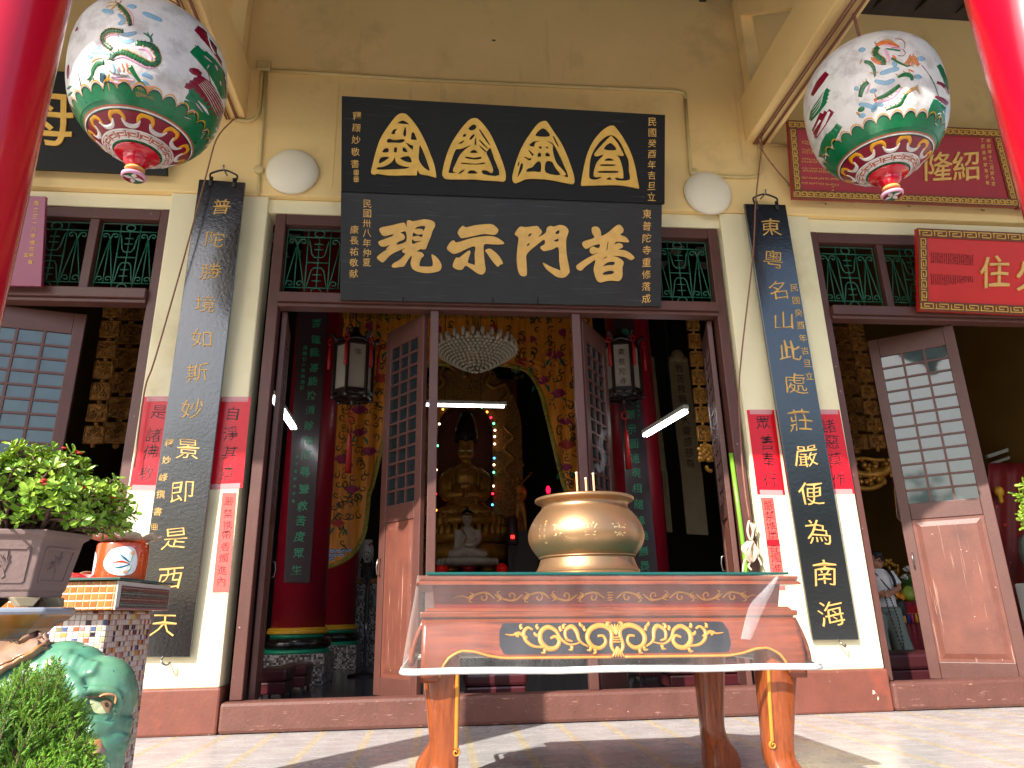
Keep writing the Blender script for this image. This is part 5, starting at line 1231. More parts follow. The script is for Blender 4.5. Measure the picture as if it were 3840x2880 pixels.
b.build('painting', [M['porc'], mat('teal_glaze', lin(30, 110, 140), .2), mat('rust_glaze', lin(206, 70, 30), .2), mat('leaf_glaze', lin(120, 160, 110), .3), mat('peach_glaze', lin(226, 170, 130), .3)], pb, True)
def lotus(mb, c, r0, r1, h, n, dz=.02):
    vs = []; fs = []; K2 = n * 8
    for i in range(5):
        t = i / 4
        for k in range(K2):
            a = 2 * math.pi * k / K2; lob = abs(math.sin(a * n / 2)); r = r0 + (r1 - r0) * t * (.86 + .16 * lob ** .6)
            vs.append(c + Vector((r * math.cos(a), r * math.sin(a), h * t ** 1.5 + (dz * (lob ** .7 - .6) * t))))
    for i in range(4):
        for k in range(K2): fs.append((i * K2 + k, i * K2 + (k + 1) % K2, (i + 1) * K2 + (k + 1) % K2, (i + 1) * K2 + k))
    mb.add(vs, fs)
lb = thing('lotus_dish', 'rusty tin lotus-petal dish lying across the mouth of the porcelain pot', 'dish', c0 + Vector((0, 0, hp)))
b = MB(); lotus(b, c0 + Vector((.005, 0, hp + .004)), .05, .155, .030, 9); o_ = b.build('petals', M['tin'], lb, True); o_.modifiers.new('Solid', 'SOLIDIFY').thickness = .003
c1 = P(182, 1240, -2.98); lb = thing('lotus_dish', 'khaki lotus-petal dish behind the red tray on the mosaic counter', 'dish', (c1.x, -2.98, 1.076))
b = MB(); lotus(b, Vector((c1.x, -2.98, 1.085)), .05, .12, .028, 9); o_ = b.build('petals', mat('khaki_tin', lin(168, 158, 116), .4, metal=.3, var=.3, vs=20), lb, True); o_.modifiers.new('Solid', 'SOLIDIFY').thickness = .003
M['redpl'] = mat('red_plastic', lin(206, 10, 26), .25, coat=.4)
xa, xb = P(20, 1245, -3.2).x, P(226, 1245, -3.2).x
tr = thing('tray', 'flat red plastic tray on the mosaic counter behind the clay pot', 'tray', ((xa + xb) / 2, -3.2, 1.076))
b = MB(); b.hexa([(xa, -3.33, 1.0765), (xb, -3.33, 1.0765), (xb, -3.06, 1.0765), (xa, -3.06, 1.0765)], [(xa - .01, -3.34, 1.10), (xb - .05, -3.34, 1.10), (xb - .05, -3.05, 1.10), (xa - .01, -3.05, 1.10)]); b.build('tray_body', M['redpl'], tr, bevel=.006)
# ------------------------------------------------------------------ clay pot with crown-of-thorns
def clay_pot(c, lab, grp):
    t = thing('clay_pot', lab, 'plant pot', c, grp); c = Vector(c)
    rot = R(-76)
    def hexr(r, z, n=6): return [c + Vector((r * math.cos(rot + math.pi / 6 + k * math.pi / 3), r * .86 * math.sin(rot + math.pi / 6 + k * math.pi / 3), z)) for k in range(n)]
    secs = [(.150, .028), (.152, .045), (.158, .052), (.188, .205), (.205, .215), (.208, .232), (.185, .232), (.178, .20), (.10, .195)]
    b = MB(); vs = []; fs = []
    for r, z in secs: vs += hexr(r, z)
    for i in range(len(secs) - 1):
        for k in range(6): fs.append((i * 6 + k, i * 6 + (k + 1) % 6, (i + 1) * 6 + (k + 1) % 6, (i + 1) * 6 + k))
    fs.append(tuple(range(6))[::-1]); fs.append(tuple(range(len(vs) - 6, len(vs))))
    b.add(vs, fs); pb = b.build('body', M['terra'], t, bevel=.004)
    b = MB(); g2 = MB()
    for k in range(6):     # raised panels
        lo0, lo1 = hexr(.158, .06)[k], hexr(.158, .06)[(k + 1) % 6]; hi0, hi1 = hexr(.186, .19)[k], hexr(.186, .19)[(k + 1) % 6]
        nn = ((lo1 - lo0).cross(hi0 - lo0)).normalized()
        if nn.dot(lo0 - c) < 0: nn = -nn
        f = lambda u, v, h: (lo0.lerp(lo1, u)).lerp(hi0.lerp(hi1, u), v) + nn * h
        for p, q in (((.16, .12), (.84, .12)), ((.84, .12), (.84, .9)), ((.84, .9), (.16, .9)), ((.16, .9), (.16, .12))):
            b.bar(f(*p, .001), f(*q, .001), .008, .006, up=nn)
        for j in range(11):
            a = 1.2 + j * .16; r = .16 + .05 * (j % 3)
            relief(g2, [(.52, .35), (.52 + r * .5 * math.cos(a), .35 + r * 1.0), (.52 + r * 1.1 * math.cos(a), .35 + r * 1.9 * math.sin(a) ** 2)], [.015, .028, .006], lambda x, y, h: f(x, y, h + .0005), .003, 4)
        relief(g2, [(.5, .36), (.53, .26), (.48, .2)], [.02, .03, .008], lambda x, y, h: f(x, y, h + .0005), .003)
    b.build('panel_frame', M['terra'], pb); g2.build('relief_leaves', M['terra'], pb, True)
    b = MB()
    for k in range(6):
        p = hexr(.145, .03)[k]; d = (p - c); d.z = 0; d.normalize(); s_ = d.cross(Vector((0, 0, 1)))
        b.hexa([p - d * .03 - s_ * .018 + Vector((0, 0, -.029)), p + d * .012 - s_ * .018 + Vector((0, 0, -.029)), p + d * .012 + s_ * .018 + Vector((0, 0, -.029)), p - d * .03 + s_ * .018 + Vector((0, 0, -.029))],
               [p - d * .045 - s_ * .04, p + d * .004 - s_ * .04, p + d * .004 + s_ * .04, p - d * .045 + s_ * .04])
    b.build('feet', M['terra_f'], pb, bevel=.003)
    b = MB(); b.add(hexr(.176, .205), [tuple(range(6))]); b.build('soil', mat('soil', lin(70, 50, 38), .95, bump=.6, bs=40), t)
    return t
M['terra_f'] = mat('clay_foot', lin(176, 160, 128), .7, var=.3, vs=12)
M['leaf'] = mat('euphorbia_leaf', lin(160, 190, 62), .38, var=.3, vs=26, col2=lin(96, 150, 46), c2s=9, c2t=(.4, .6), spec=.4)
M['leaf'].node_tree.nodes['Principled BSDF'].inputs['Transmission Weight'].default_value = 0
M['leaf'].node_tree.nodes['Principled BSDF'].inputs['Subsurface Weight'].default_value = .12
M['stem'] = mat('thorny_stem', lin(104, 78, 66), .8, var=.3, vs=40)
M['flower'] = mat('red_flower', lin(206, 36, 44), .5, var=.3, vs=40, col2=lin(230, 110, 90), c2s=12, c2t=(.5, .62))
def shrub(c, ax, lab, grp, seed, nst=330):
    random.seed(seed); t = thing('crown_of_thorns', lab, 'shrub', c, grp); c = Vector(c)
    lf = MB(); st = MB(); fl = MB()
    tips = []
    for i in range(nst):
        a = random.uniform(0, 2 * math.pi); u = random.random(); el = math.asin(min(1, .02 + .98 * random.random() ** .8))
        k = random.uniform(.78, 1.04) if random.random() < .8 else random.uniform(.5, .8)
        d = Vector((math.cos(a) * math.cos(el) * ax[0], math.sin(a) * math.cos(el) * ax[1], math.sin(el) * ax[2])) * k + Vector((0, 0, .075 - .06 * math.cos(el)))
        tip = c + d; b0 = c + Vector((random.uniform(-.09, .09), random.uniform(-.07, .07), 0)); mid = b0.lerp(tip, .5) + Vector((random.uniform(-.03, .03), random.uniform(-.03, .03), .03))
        q = cat_rom([b0, mid, tip], 5); st.tube(q, [.0065 - .003 * j / (len(q) - 1) for j in range(len(q))], 5)
        for _ in range(9):
            p = q[random.randrange(3, len(q))]; v = Vector((random.uniform(-1, 1), random.uniform(-1, 1), random.uniform(-.5, 1))).normalized() * .016
            st.tube([p, p + v], [.0018, .0003], 3)
        tips.append((tip, (tip - mid).normalized()))
    def leaf_(p, d, up, L, wd):
        s_ = d.cross(up)
        if s_.length < 1e-4: return
        s_.normalize(); n_ = s_.cross(d); vs = []; prof = [(0, .12), (.3, .5), (.62, .98), (.85, .85), (1.0, .25)]
        cur = random.uniform(-.2, .25)
        for tt, ww in prof:
            ce = p + d * (L * tt) + n_ * (-L * cur * tt * tt)
            vs += [ce - s_ * (wd * ww / 2) + n_ * .0025, ce - n_ * .0015, ce + s_ * (wd * ww / 2) + n_ * .0025]
        fs = []
        for i in range(4):
            for k in range(2): o = i * 3 + k; fs.append((o, o + 1, o + 4, o + 3))
        lf.add(vs, fs)
    for tip, d in tips:
        n = random.randint(6, 9); x = d.orthogonal().normalized(); y = d.cross(x); off = random.uniform(0, 6)
        big = random.uniform(.75, 1.2)
        dd = (d + Vector((-.25, -.35, .5)) * .6).normalized(); x = dd.orthogonal().normalized(); y = dd.cross(x)
        for k in range(n):
            a = off + k * 2.4; spread = .35 + .75 * k / n
            v = (dd * (1.05 - spread) + (x * math.cos(a) + y * math.sin(a)) * (.55 + spread * .5)).normalized()
            leaf_(tip - d * .02 * k / n, v, dd, .034 * big * random.uniform(.75, 1.15), .0165 * big)
    for tip, d in tips:       # a few leaves lower on the stems
        for _ in range(4):
            p = tip - d * random.uniform(.03, .09); v = Vector((random.uniform(-1, 1), random.uniform(-1, 1), random.uniform(-.1, .9))).normalized(); leaf_(p, v, Vector((0, 0, 1)), .032 * random.uniform(.7, 1.2), .015)
    for i in range(16):
        tip, d = random.choice([x for x in tips if (x[0] - c).y < .05]); p0 = tip + d * .012 + Vector((0, -.008, .012))
        for j in range(random.randint(1, 3)):
            p = p0 + Vector((random.uniform(-.014, .014), random.uniform(-.01, .01), random.uniform(-.004, .012)))
            for k in range(2):
                a = random.uniform(0, 6); v = Vector((math.cos(a), math.sin(a) * .6 - .5, .7)).normalized(); s_ = v.orthogonal().normalized()
                fl.ball(p + v * .004, (.0095, .008, .0035), 8)
    lf.build('leaves', M['leaf'], t); st.build('stems', M['stem'], t, True); fl.build('flowers', M['flower'], t, True)
    return t
PCx = -1.375; PCy = -4.10
cp1 = clay_pot((PCx, PCy, .948), 'grey-brown six-sided clay pot with incised grass, on the elephant pedestal at left', 'clay pots with flowering shrubs')
sh1 = shrub((PCx + .01, PCy, 1.165), (.33, .27, .25), 'bushy crown-of-thorns with red flowers in the left clay pot', 'crown-of-thorns shrubs in pots', 11)
XR = 2.53
cp2 = dup(cp1, (XR, -4.1, .948), None, 'clay pot below the shrub cut off by the right photo edge')
sh2 = dup(sh1, (XR, -4.1, 1.165), R(70), 'crown-of-thorns shrub with pink flowers cut off by the right photo edge')
# ------------------------------------------------------------------ elephant pedestal
M['glz'] = mat('green_glaze', lin(104, 156, 124), .24, coat=.35, col2=lin(46, 118, 104), c2s=6, c2t=(.42, .66), var=.4, vs=11, bump=.08, bs=22, chips=(lin(36, 84, 70), 40, .66), dirt=(lin(150, 176, 140), 4, .55, .5))
M['glz_o'] = mat('ochre_glaze', lin(186, 128, 62), .25, coat=.4, col2=lin(140, 146, 164), c2s=7, c2t=(.48, .6), var=.3, vs=10, dirt=(lin(50, 40, 36), 14, .6, .8))
M['glz_b'] = mat('blue_rim_glaze', lin(150, 158, 172), .3, col2=lin(190, 150, 90), c2s=9, c2t=(.52, .6), var=.25, coat=.3)
M['cloth_g'] = mat('saddle_glaze', lin(160, 126, 108), .4, col2=lin(150, 120, 84), c2s=8, c2t=(.5, .62), var=.25, vs=14, bump=.3, bs=18)
EL_ = thing('elephant_pedestal', 'green glazed ceramic elephant carrying an ochre pedestal on its saddle, left foreground', 'garden stool', (PCx, -4.1, 0))
EY = -4.30
def ep(x, y, dy=0): return P(x, y, EY + dy)
pxm = (P(101, 1500, EY) - P(100, 1500, EY)).length
balls = [(214, 1496, 80, 0), (226, 1510, 72, .0), (190, 1480, 66, 0), (165, 1545, 66, -.02), (205, 1560, 62, .0), (232, 1560, 50, 0), (238, 1598, 44, .0), (230, 1640, 40, .0), (220, 1685, 36, 0), (207, 1730, 32, .0), (195, 1775, 30, 0), (200, 1610, 40, -.01),
         (165, 1462, 70, .01), (135, 1462, 80, .02), (100, 1476, 92, .035), (175, 1605, 46, .0), (60, 1505, 118, .06), (0, 1540, 146, .08), (-90, 1540, 156, .08), (-180, 1560, 150, .08), (40, 1640, 110, .06)]
SPH = []
for x, y, r, dy in balls: SPH.append((ep(x, y, dy), r * pxm))
def ehit(x, y, h=0):
    d = ray(x, y).normalized(); best = None
    for c, r in SPH:
        o = CAM - c; bq = o.dot(d); cq = o.dot(o) - r * r; dd = bq * bq - cq
        if dd > 0:
            t = -bq - math.sqrt(dd)
            if best is None or t < best[0]: best = (t, (CAM + d * t - c).normalized())
    if best is None:
        c, r = min(SPH, key=lambda s: (CAM + d * (s[0] - CAM).length - s[0]).length); p = CAM + d * (s_ if False else (c - CAM).dot(d)); return c + (p - c).normalized() * (r + h)
    return CAM + d * best[0] + best[1] * h
b = MB()
for c, r in SPH: b.ball(c, (r, r * .92, r), 24)
e5 = zm(0, 2280, 2.765)
def ridge(pts, r, h=.0): b.tube([ehit(*e5(*p), h) for p in [(v.x, v.y) for v in cat_rom([(x, y, 0) for x, y in pts], 5)]], r, 8)
for q in ([(650, 440), (620, 540), (600, 660)], [(720, 430), (680, 540), (660, 660)], [(800, 480), (750, 580), (730, 680)], [(870, 520), (815, 620), (790, 710)], [(945, 545), (890, 640), (865, 710)], [(1010, 560), (965, 630), (945, 690)]): ridge(q, .010, -.002)
ridge([(800, 960), (830, 1070), (920, 1150), (1050, 1190), (1180, 1210)], .013, .002); ridge([(770, 890), (790, 1000), (850, 1100), (960, 1170)], .010, .001)
ridge([(860, 900), (940, 850), (1060, 850), (1180, 880), (1240, 960), (1230, 1060)], .013, .001)
ridge([(1180, 1120), (1250, 1160), (1360, 1170)], .010, .002); ridge([(1190, 1190), (1260, 1230), (1350, 1240)], .010, .002); ridge([(1170, 1280), (1240, 1330), (1320, 1340)], .009, .002); ridge([(1160, 1370), (1230, 1420), (1310, 1430)], .009, .002); ridge([(1150, 1460), (1210, 1500), (1280, 1510)], .009, .002)
ridge([(1090, 1230), (1130, 1400), (1160, 1560), (1140, 1680)], .012, .002); ridge([(1060, 1250), (1075, 1420), (1090, 1600)], .010, .002)
ridge([(880, 1440), (895, 1320), (970, 1270), (1050, 1310), (1085, 1430), (1090, 1560)], .015, .004); ridge([(925, 1440), (955, 1370), (1010, 1370), (1035, 1450)], .010, .004)
# ear
er = [(500, 760), (600, 690), (720, 720), (800, 800), (830, 900), (760, 1000), (700, 1080), (620, 1120), (540, 1060), (470, 920)]
for i, p in enumerate(er):
    a = ehit(*e5(*p), .006); b.ball(a, .022, 8)
ridge(er + [er[0]], .018, .006)
ridge([(560, 800), (640, 900), (620, 1020)], .02, .0)
body = b.build('body', M['glz'], EL_, True); remesh(body, .005, 10, .5)
# eye
b = MB()
f_e = lambda x, y, h: ehit(*e5(x, y), h)
fan(b, [(940, 950), (1010, 960), (1080, 990), (1110, 1060), (1060, 1080), (980, 1060)], f_e, .009, 0)
fan(b, [(1045, 960), (1120, 950), (1145, 1000), (1110, 1070), (1070, 1020)], f_e, .013, 1)
relief(b, [(910, 915), (980, 925), (1040, 920), (1100, 935), (1150, 980), (1140, 1040), (1105, 1080)], [16, 24, 22, 18, 16, 14, 10], lambda x, y, h: f_e(x, y, h + .008), .008, 4, 2)
relief(b, [(1030, 915), (1090, 895), (1160, 900), (1190, 930), (1180, 990)], [16, 36, 40, 36, 16], lambda x, y, h: f_e(x, y, h + .006), .008, 4, 3)
fan(b, [(1085, 980), (1115, 975), (1120, 1010), (1095, 1015)], f_e, .016, 2)
b.build('eye', [mat('eye_glaze', lin(196, 206, 160), .2, coat=.5), mat('iris_glaze', lin(150, 120, 84), .2, coat=.5), mat('brow_glaze', lin(60, 44, 30), .3), mat('lid_glaze', lin(190, 142, 100), .3)], EL_, True)
b = MB(); q = [ehit(*e5(975, 1420), .004), ehit(*e5(970, 1500), .02), ehit(*e5(960, 1600), .03), ehit(*e5(945, 1720), .03)]
b.tube(cat_rom(q, 5), [.030 - .0006 * i for i in range(16)], 14); b.build('tusk', M['glz_o'], EL_, True)
# saddle cloth, pedestal
b = MB(); vs = []; fs = []; nx_c, ny_c = 30, 14
def cl_lo(x):     # lower edge of the cloth in the photo
    return 1396 + max(0, (110 - x)) * .55 if x > -40 else 1480
for i in range(nx_c + 1):
    x = -220 + 325 * i / nx_c
    for j in range(ny_c + 1):
        y_t = min([cy_ - math.sqrt(max(0, r_ * r_ - (x - cx_) ** 2)) for cx_, cy_, r_, _q in balls if abs(x - cx_) < r_]) + 1.5; y = y_t + (max(cl_lo(x), y_t + 6) - y_t) * j / ny_c; vs.append(ehit(x, y, .016 + .004 * math.sin(x * .12) * math.sin(y * .11)))
for i in range(nx_c):
    for j in range(ny_c): a = i * (ny_c + 1) + j; fs.append((a, a + ny_c + 1, a + ny_c + 2, a + 1))
b.add(vs, fs); sd = b.build('saddle_cloth', M['cloth_g'], EL_, True); so_ = sd.modifiers.new('Solid', 'SOLIDIFY'); so_.thickness = .02; so_.offset = -1
b = MB(); b.tube([vs[i * (ny_c + 1) + ny_c] for i in range(nx_c + 1)], .005, 8)
for k in range(1): b.tube([vs[i * (ny_c + 1) + ny_c - 2 - k * 3] + Vector((0, -.003, 0)) for i in range(nx_c + 1)], .0025, 6)
b.build('cloth_trim', M['glz_o'], sd, True)
b = MB(); vs = []; fs = []; c = Vector((PCx, -4.1, 0)); secs = [(.17, .74), (.135, .80), (.115, .835), (.115, .855), (.14, .885), (.185, .915), (.200, .925), (.202, .942), (.19, .9465)]
for r, z in secs:
    for k in range(8): a = math.pi / 8 + k * math.pi / 4 - .2; vs.append(c + Vector((r * math.cos(a) * 1.0, r * math.sin(a) * .9, z)))
for i in range(len(secs) - 1):
    for k in range(8): fs.append((i * 8 + k, i * 8 + (k + 1) % 8, (i + 1) * 8 + (k + 1) % 8, (i + 1) * 8 + k)); b.mi.append(1 if i >= 6 else 0)
fs.append(tuple(range(len(vs) - 8, len(vs)))); b.mi.append(1); mi_ = b.mi; b.v = [Vector(v) for v in vs]; b.f = [list(f) for f in fs]
b.build('pedestal', [M['glz_o'], M['glz_b']], EL_, bevel=.008)
b = MB()
for dx, dy in ((-.22, -.12), (-.22, .18), (.06, -.14), (.06, .18)): b.tube([(PCx - .1 + dx, -4.1 + dy, .5), (PCx - .1 + dx, -4.1 + dy, .25), (PCx - .1 + dx, -4.1 + dy, 0)], [.11, .085, .095], 16)
b.build('feet', M['glz'], EL_, True)
t = thing('plinth', 'plain clay plinth below the pot at the right photo edge', 'plinth', (XR, -4.1, 0)); b = MB(); b.box(XR - .15, XR + .25, -4.3, -3.9, .005, .945); b.build('block', M['terra'], t, bevel=.02)
# ------------------------------------------------------------------ juniper
M['jun'] = mat('juniper_tip', lin(128, 184, 50), .6, var=.45, vs=16, col2=lin(44, 100, 28), c2s=7, c2t=(.42, .6))
M['jun'].node_tree.nodes['Principled BSDF'].inputs['Subsurface Weight'].default_value = .1
JY = -4.93
jc = P(15, 1640, JY); JN = thing('juniper', 'feathery bright green juniper bush in the left bottom corner', 'shrub', (jc.x, JY, 0)); random.seed(21)
b = MB(); tk = MB(); root = Vector((jc.x - .03, JY, .12))
def blade(p, d, L, w_):
    s_ = d.cross(Vector((random.uniform(-1, 1), random.uniform(-1, 1), random.uniform(-1, 1))))
    if s_.length < 1e-3: return
    s_.normalize(); n_ = s_.cross(d).normalized()
    b.add([p - s_ * w_, p + s_ * w_, p + n_ * w_, p + d * L], [(0, 1, 3), (1, 2, 3), (2, 0, 3)])
def spray(p0, d, L):
    d = d.normalized(); x = d.orthogonal().normalized(); y = d.cross(x); n = int(L / .0036); cur = Vector((random.uniform(-.2, .2), random.uniform(-.2, .2), .35))
    p = p0.copy()
    for i in range(n):
        t = i / n; d = (d + cur * .012).normalized(); p = p + d * (L / n)
        a = random.uniform(0, 6.28); o_ = x * math.cos(a) + y * math.sin(a)
        l2 = (.040 * (1 - t) + .010) * random.uniform(.6, 1.2)
        v = (d * .75 + o_ * .75).normalized(); q = p.copy(); m_ = max(3, int(l2 / .005))
        for k in range(m_):
            q = q + v * (l2 / m_); v = (v + d * .10).normalized()
            for _ in range(2):
                r2 = Vector((random.uniform(-1, 1), random.uniform(-1, 1), random.uniform(-1, 1))) * .5
                blade(q, (v + r2).normalized(), .0085, .0016)
    tk.tube([p0, p0.lerp(p, .5) + cur * .003, p], [.0022, .0016, .0006], 4)
tips = [(30,1470),(60,1445),(88,1470),(120,1432),(132,1448),(150,1500),(165,1520),(185,1530),(130,1540),(100,1520),(70,1500),(25,1530),(60,1560),(95,1570),(80,1555),(130,1590),(165,1580),(190,1600),(205,1625),(215,1650),(180,1640),(140,1640),(100,1620),(60,1620),(20,1600),(90,1650),(40,1660),(10,1500),(-20,1480),(-30,1540),(-20,1600),(150,1670),(200,1680),(120,1690),(70,1700),(10,1680),(160,1555),(110,1480),(45,1500),(5,1560)]
for rep in range(6):
    for (x, y) in tips:
        dy = random.uniform(-.10, .14); tp = P(x + random.uniform(-14, 10) * (rep > 0), y + (random.uniform(-4, 40) if rep else 0), JY + dy)
        base = root + Vector((random.uniform(-.05, .05), random.uniform(-.05, .05), random.uniform(.2, .42)))
        dirv = (tp - base); dirv = (dirv.normalized() + Vector((random.uniform(-.35, .45), random.uniform(-.5, .1), .25))).normalized(); L = random.uniform(.07, .13)
        spray(tp - dirv * L, dirv, L); tk.tube([root, base, tp - dirv * L], [.008, .005, .002], 4)
b.build('foliage', M['jun'], JN); tk.build('branches', M['stem'], JN, True)
b = MB(); b.lathe([(.16, 0), (.2, .22), (.215, .23), (.2, .235), (.19, .2), (0, .2)], (jc.x - .03, JY, 0), 28, cap=False); b.build('planter', M['terra'], JN, True, ang=40)

# ------------------------------------------------------------------ trees across the courtyard, behind the viewer (seen only in glass and lacquer)
random.seed(12); b = MB()
for k in range(26):
    cx_, cy_, hh = -34 + k * 2.8 + random.uniform(-1, 1), random.uniform(-30, -24), random.uniform(5.0, 9.5)
    for i in range(260):
        d_ = Vector((random.gauss(0, 1), random.gauss(0, 1), random.gauss(0, 1))).normalized() * random.uniform(.5, 1)
        p = Vector((cx_ + d_.x * 2.3, cy_ + d_.y * 2.0, hh * .58 + d_.z * hh * .42)); u_ = Vector((random.uniform(-1, 1), random.uniform(-1, 1), random.uniform(-1, 1))).normalized() * .34; v_ = u_.orthogonal().normalized() * .22
        b.add([p - u_, p - v_, p + u_, p + v_], [(0, 1, 2, 3)])
    b.tube([(cx_, cy_, 0), (cx_, cy_, hh * .5)], [.2, .1], 6)
b.build('courtyard_trees', mat('tree_leaf', lin(70, 100, 44), .7, var=.4, vs=2), None, label='dark leafy trees across the courtyard, mirrored in the door panes', cat='trees', kind='stuff')
# ================================================================== inside the hall
def E_(name, col, s, sample=True):
    m_ = mat(name, col, .5, var=0, em=col, ems=s)
    if not sample: m_.cycles.emission_sampling = 'NONE'
    return m_
z5_ = zm(1000, 1100, 2.765); zS = zm(1550, 1400, 2.2117); zG = zm(1600, 1150, 2.011); z3b = zm(960, 1920, 2.44); zR = zm(2880, 1920, 1.728); zD = zm(3100, 1100, 1.843)
M['yel'] = mat('yellow_ring_paint', lin(214, 160, 40), .35, var=.15, vs=9)
M['blk'] = mat('black_base_paint', lin(30, 22, 20), .25, var=.2, vs=9, coat=.3)
M['mos_s'] = mosaic('speckled_mosaic', .03, [(lin(150, 140, 134), 5), (lin(60, 56, 54), 4), (lin(196, 190, 184), 4), (lin(110, 84, 78), 3)], lin(120, 112, 108), .1)
def column_(c, lab, sq=True):
    c = Vector(c); t = thing('hall_column', lab, 'column', c, 'red columns inside the hall')
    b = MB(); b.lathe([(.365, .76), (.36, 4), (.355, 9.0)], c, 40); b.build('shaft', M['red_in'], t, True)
    b = MB(); b.lathe([(.40, .745), (.405, .755), (.40, .765), (.385, .77), (.36, .78)], c, 40); b.lathe([(.385, .69), (.41, .70), (.415, .725), (.40, .744)], c, 40); b.build('yellow_ring', M['yel'], t, True, ang=40)
    b = MB(); b.lathe([(.36, .645), (.37, .689)], c, 40); b.lathe([(.46, .445), (.45, .495)], c, 40); b.build('teal_band', M['tgreen'], t, True)
    b = MB(); b.lathe([(.40, .496), (.455, .52), (.475, .565), (.46, .61), (.41, .635), (.37, .644)], c, 40); b.build('drum', M['blk'], t, True)
    b = MB(); b.box(c.x - .46, c.x + .46, c.y - .46, c.y + .46, .06, .444); b.build('plinth', M['mos_s'], t, bevel=.01)
    return t
column_((-1.98, 4.1, 0), 'red hall column with yellow ring and black drum base, carrying the left hanging verse board')
column_((3.05, 4.1, 0), 'red hall column at right behind the hexagonal lantern and verse board')
c_ = P(725, 1300, 7.0); column_((c_.x, 7.0, 0), 'darker red hall column farther back, between the front column and the mosaic altar')
# verse boards on the columns
M['vb'] = mat('dark_plum_board', lin(58, 40, 44), .3, var=.2, vs=5, coat=.3)
M['vg'] = mat('green_lettering', lin(52, 150, 110), .45, var=.2, vs=20)
pv = Plane(3.70, 0, 3.70, 5)
def vboard(lab, q, cols):
    Q = [pv.at(*p) for p in q]; t = thing('verse_board', lab, 'sign board', (Q[0] + Q[1]) / 2, 'verse boards on the hall columns')
    b = MB(); b.slab(Q, -pv.n, .03); b.build('board', M['vb'], t, bevel=.004)
    b = MB()
    for ch, p, s in cols: put_px(b, ch, p[0], p[1], s, pv, .006, .05, .005)
    b.build('lettering', M['vg'], t)
cl = list(zip('菩薩能喜能捨消除障厄尋聲救苦度眾生', [z5_(515, 310), z5_(512, 480), z5_(497, 610), z5_(490, 770), z5_(478, 910), z5_(465, 1060), z5_(450, 1210), z5_(440, 1370), z5_(430, 1530), r4(1985, 1290), r4(1977, 1400), r4(1970, 1510), r4(1960, 1620), z3b(410, 80), z3b(400, 225), z3b(390, 375), z3b(370, 530)], [20] * 9 + [22] * 8))
cl += [(ch, (z5_(402 - i * 5, 565 + i * 59)), 9) for i, ch in enumerate('民國廿八年浴佛日')]
cl += [(ch, (r4(1925 - i * 4, 1300 + i * 48)), 7) for i, ch in enumerate('弟子敬獻沐手書')]
vboard('dark verse board with green characters on the left hall column', [z3b(255, 645), z3b(490, 650), z5_(640, 150), z5_(330, 150)], cl)
cr = list(zip('觀顯示圓通現相隨緣施無畏', [zG(1490, 200), zG(1535, 815), zG(1545, 925), zG(1560, 1035), zG(1570, 1145), zG(1580, 1255), zG(1585, 1370), zG(1600, 1490), zG(1610, 1610), zm(1950, 1780, 4.022)(1860, 905), zm(1950, 1780, 4.022)(1865, 1150), zm(1950, 1780, 4.022)(1882, 1375)], [20] * 12))
cr += [('自', zG(1500, 330), 20), ('在', zG(1512, 450), 20), ('尊', zG(1522, 570), 20), ('願', zG(1530, 690), 20)]
cr += [(ch, (zG(1590 + i * 1.5, 640 + i * 36)), 7) for i, ch in enumerate('甲子年歲次仲')]
vboard('dark verse board with green characters on the right hall column', [zm(1950, 1780, 4.022)(1700, 1480), zm(1950, 1780, 4.022)(2085, 1480), zG(1555, 40), zG(1400, 40)], cr)
# ------------------------------------------------------------------ curtain
M['silk'] = mat('orange_silk', lin(242, 152, 40), .5, var=.15, vs=3, streak=((9, 9, .6), lin(180, 90, 26), 1.2, .5, .6))
M['vine'] = mat('dark_vine_thread', lin(62, 60, 24), .6); M['lotus'] = mat('magenta_thread', lin(168, 44, 92), .6, var=.3, vs=60); M['lotus_r'] = mat('crimson_thread', lin(190, 60, 50), .6)
M['trim'] = mat('green_gold_trim', lin(176, 150, 40), .5, col2=lin(70, 90, 36), c2s=26, c2t=(.47, .53), bump=.6, bs=30); M['wave_b'] = mat('blue_wave_thread', lin(60, 130, 190), .5); M['wave_w'] = mat('white_wave_thread', lin(220, 228, 232), .5); M['tealleaf'] = mat('teal_leaf_thread', lin(30, 110, 84), .6)
CY = 5.2; CXO = 1011
def hw(y):
    T_ = [(600, 0), (785.9, 0), (786, 62), (797, 117), (817, 139), (846, 154), (886, 165), (930, 176), (961, 183), (1044, 203), (1067, 211), (1106, 215), (1160, 224), (1200, 250), (1219, 283), (1227, 312)]
    for (a, p), (c, q) in zip(T_, T_[1:]):
        if a <= y <= c: return p + (q - p) * (y - a) / (c - a)
    return 312
def ho(y): return 268 + (y - 690) * .088
def cf(x, y, h): return P(x, y, CY + .025 * math.sin(x * .21 + y * .01) - h)
ctn = thing('curtain', 'embroidered orange silk altar curtain with lotus vines, drawn open like an arch', 'curtain', P(CXO, 690, CY))
b = MB(); ys = [600 + i * 10 for i in range(19)] + [786, 789, 793, 797, 803, 810, 817] + [825 + i * 12.5 for i in range(32)] + [1222, 1226.5]
ys = sorted(set(ys))
for s in (-1, 1):
    vs = []; fs = []; n = 22
    for y in ys:
        for k in range(n + 1): vs.append(cf(CXO + s * (hw(y) + (ho(y) - hw(y)) * k / n), y, 0))
    for i in range(len(ys) - 1):
        for k in range(n): a = i * (n + 1) + k; fs.append((a, a + 1, a + n + 2, a + n + 1))
    b.add(vs, fs)
cb = b.build('silk', M['silk'], ctn, True); cb.modifiers.new('Solid', 'SOLIDIFY').thickness = .006
b = MB()
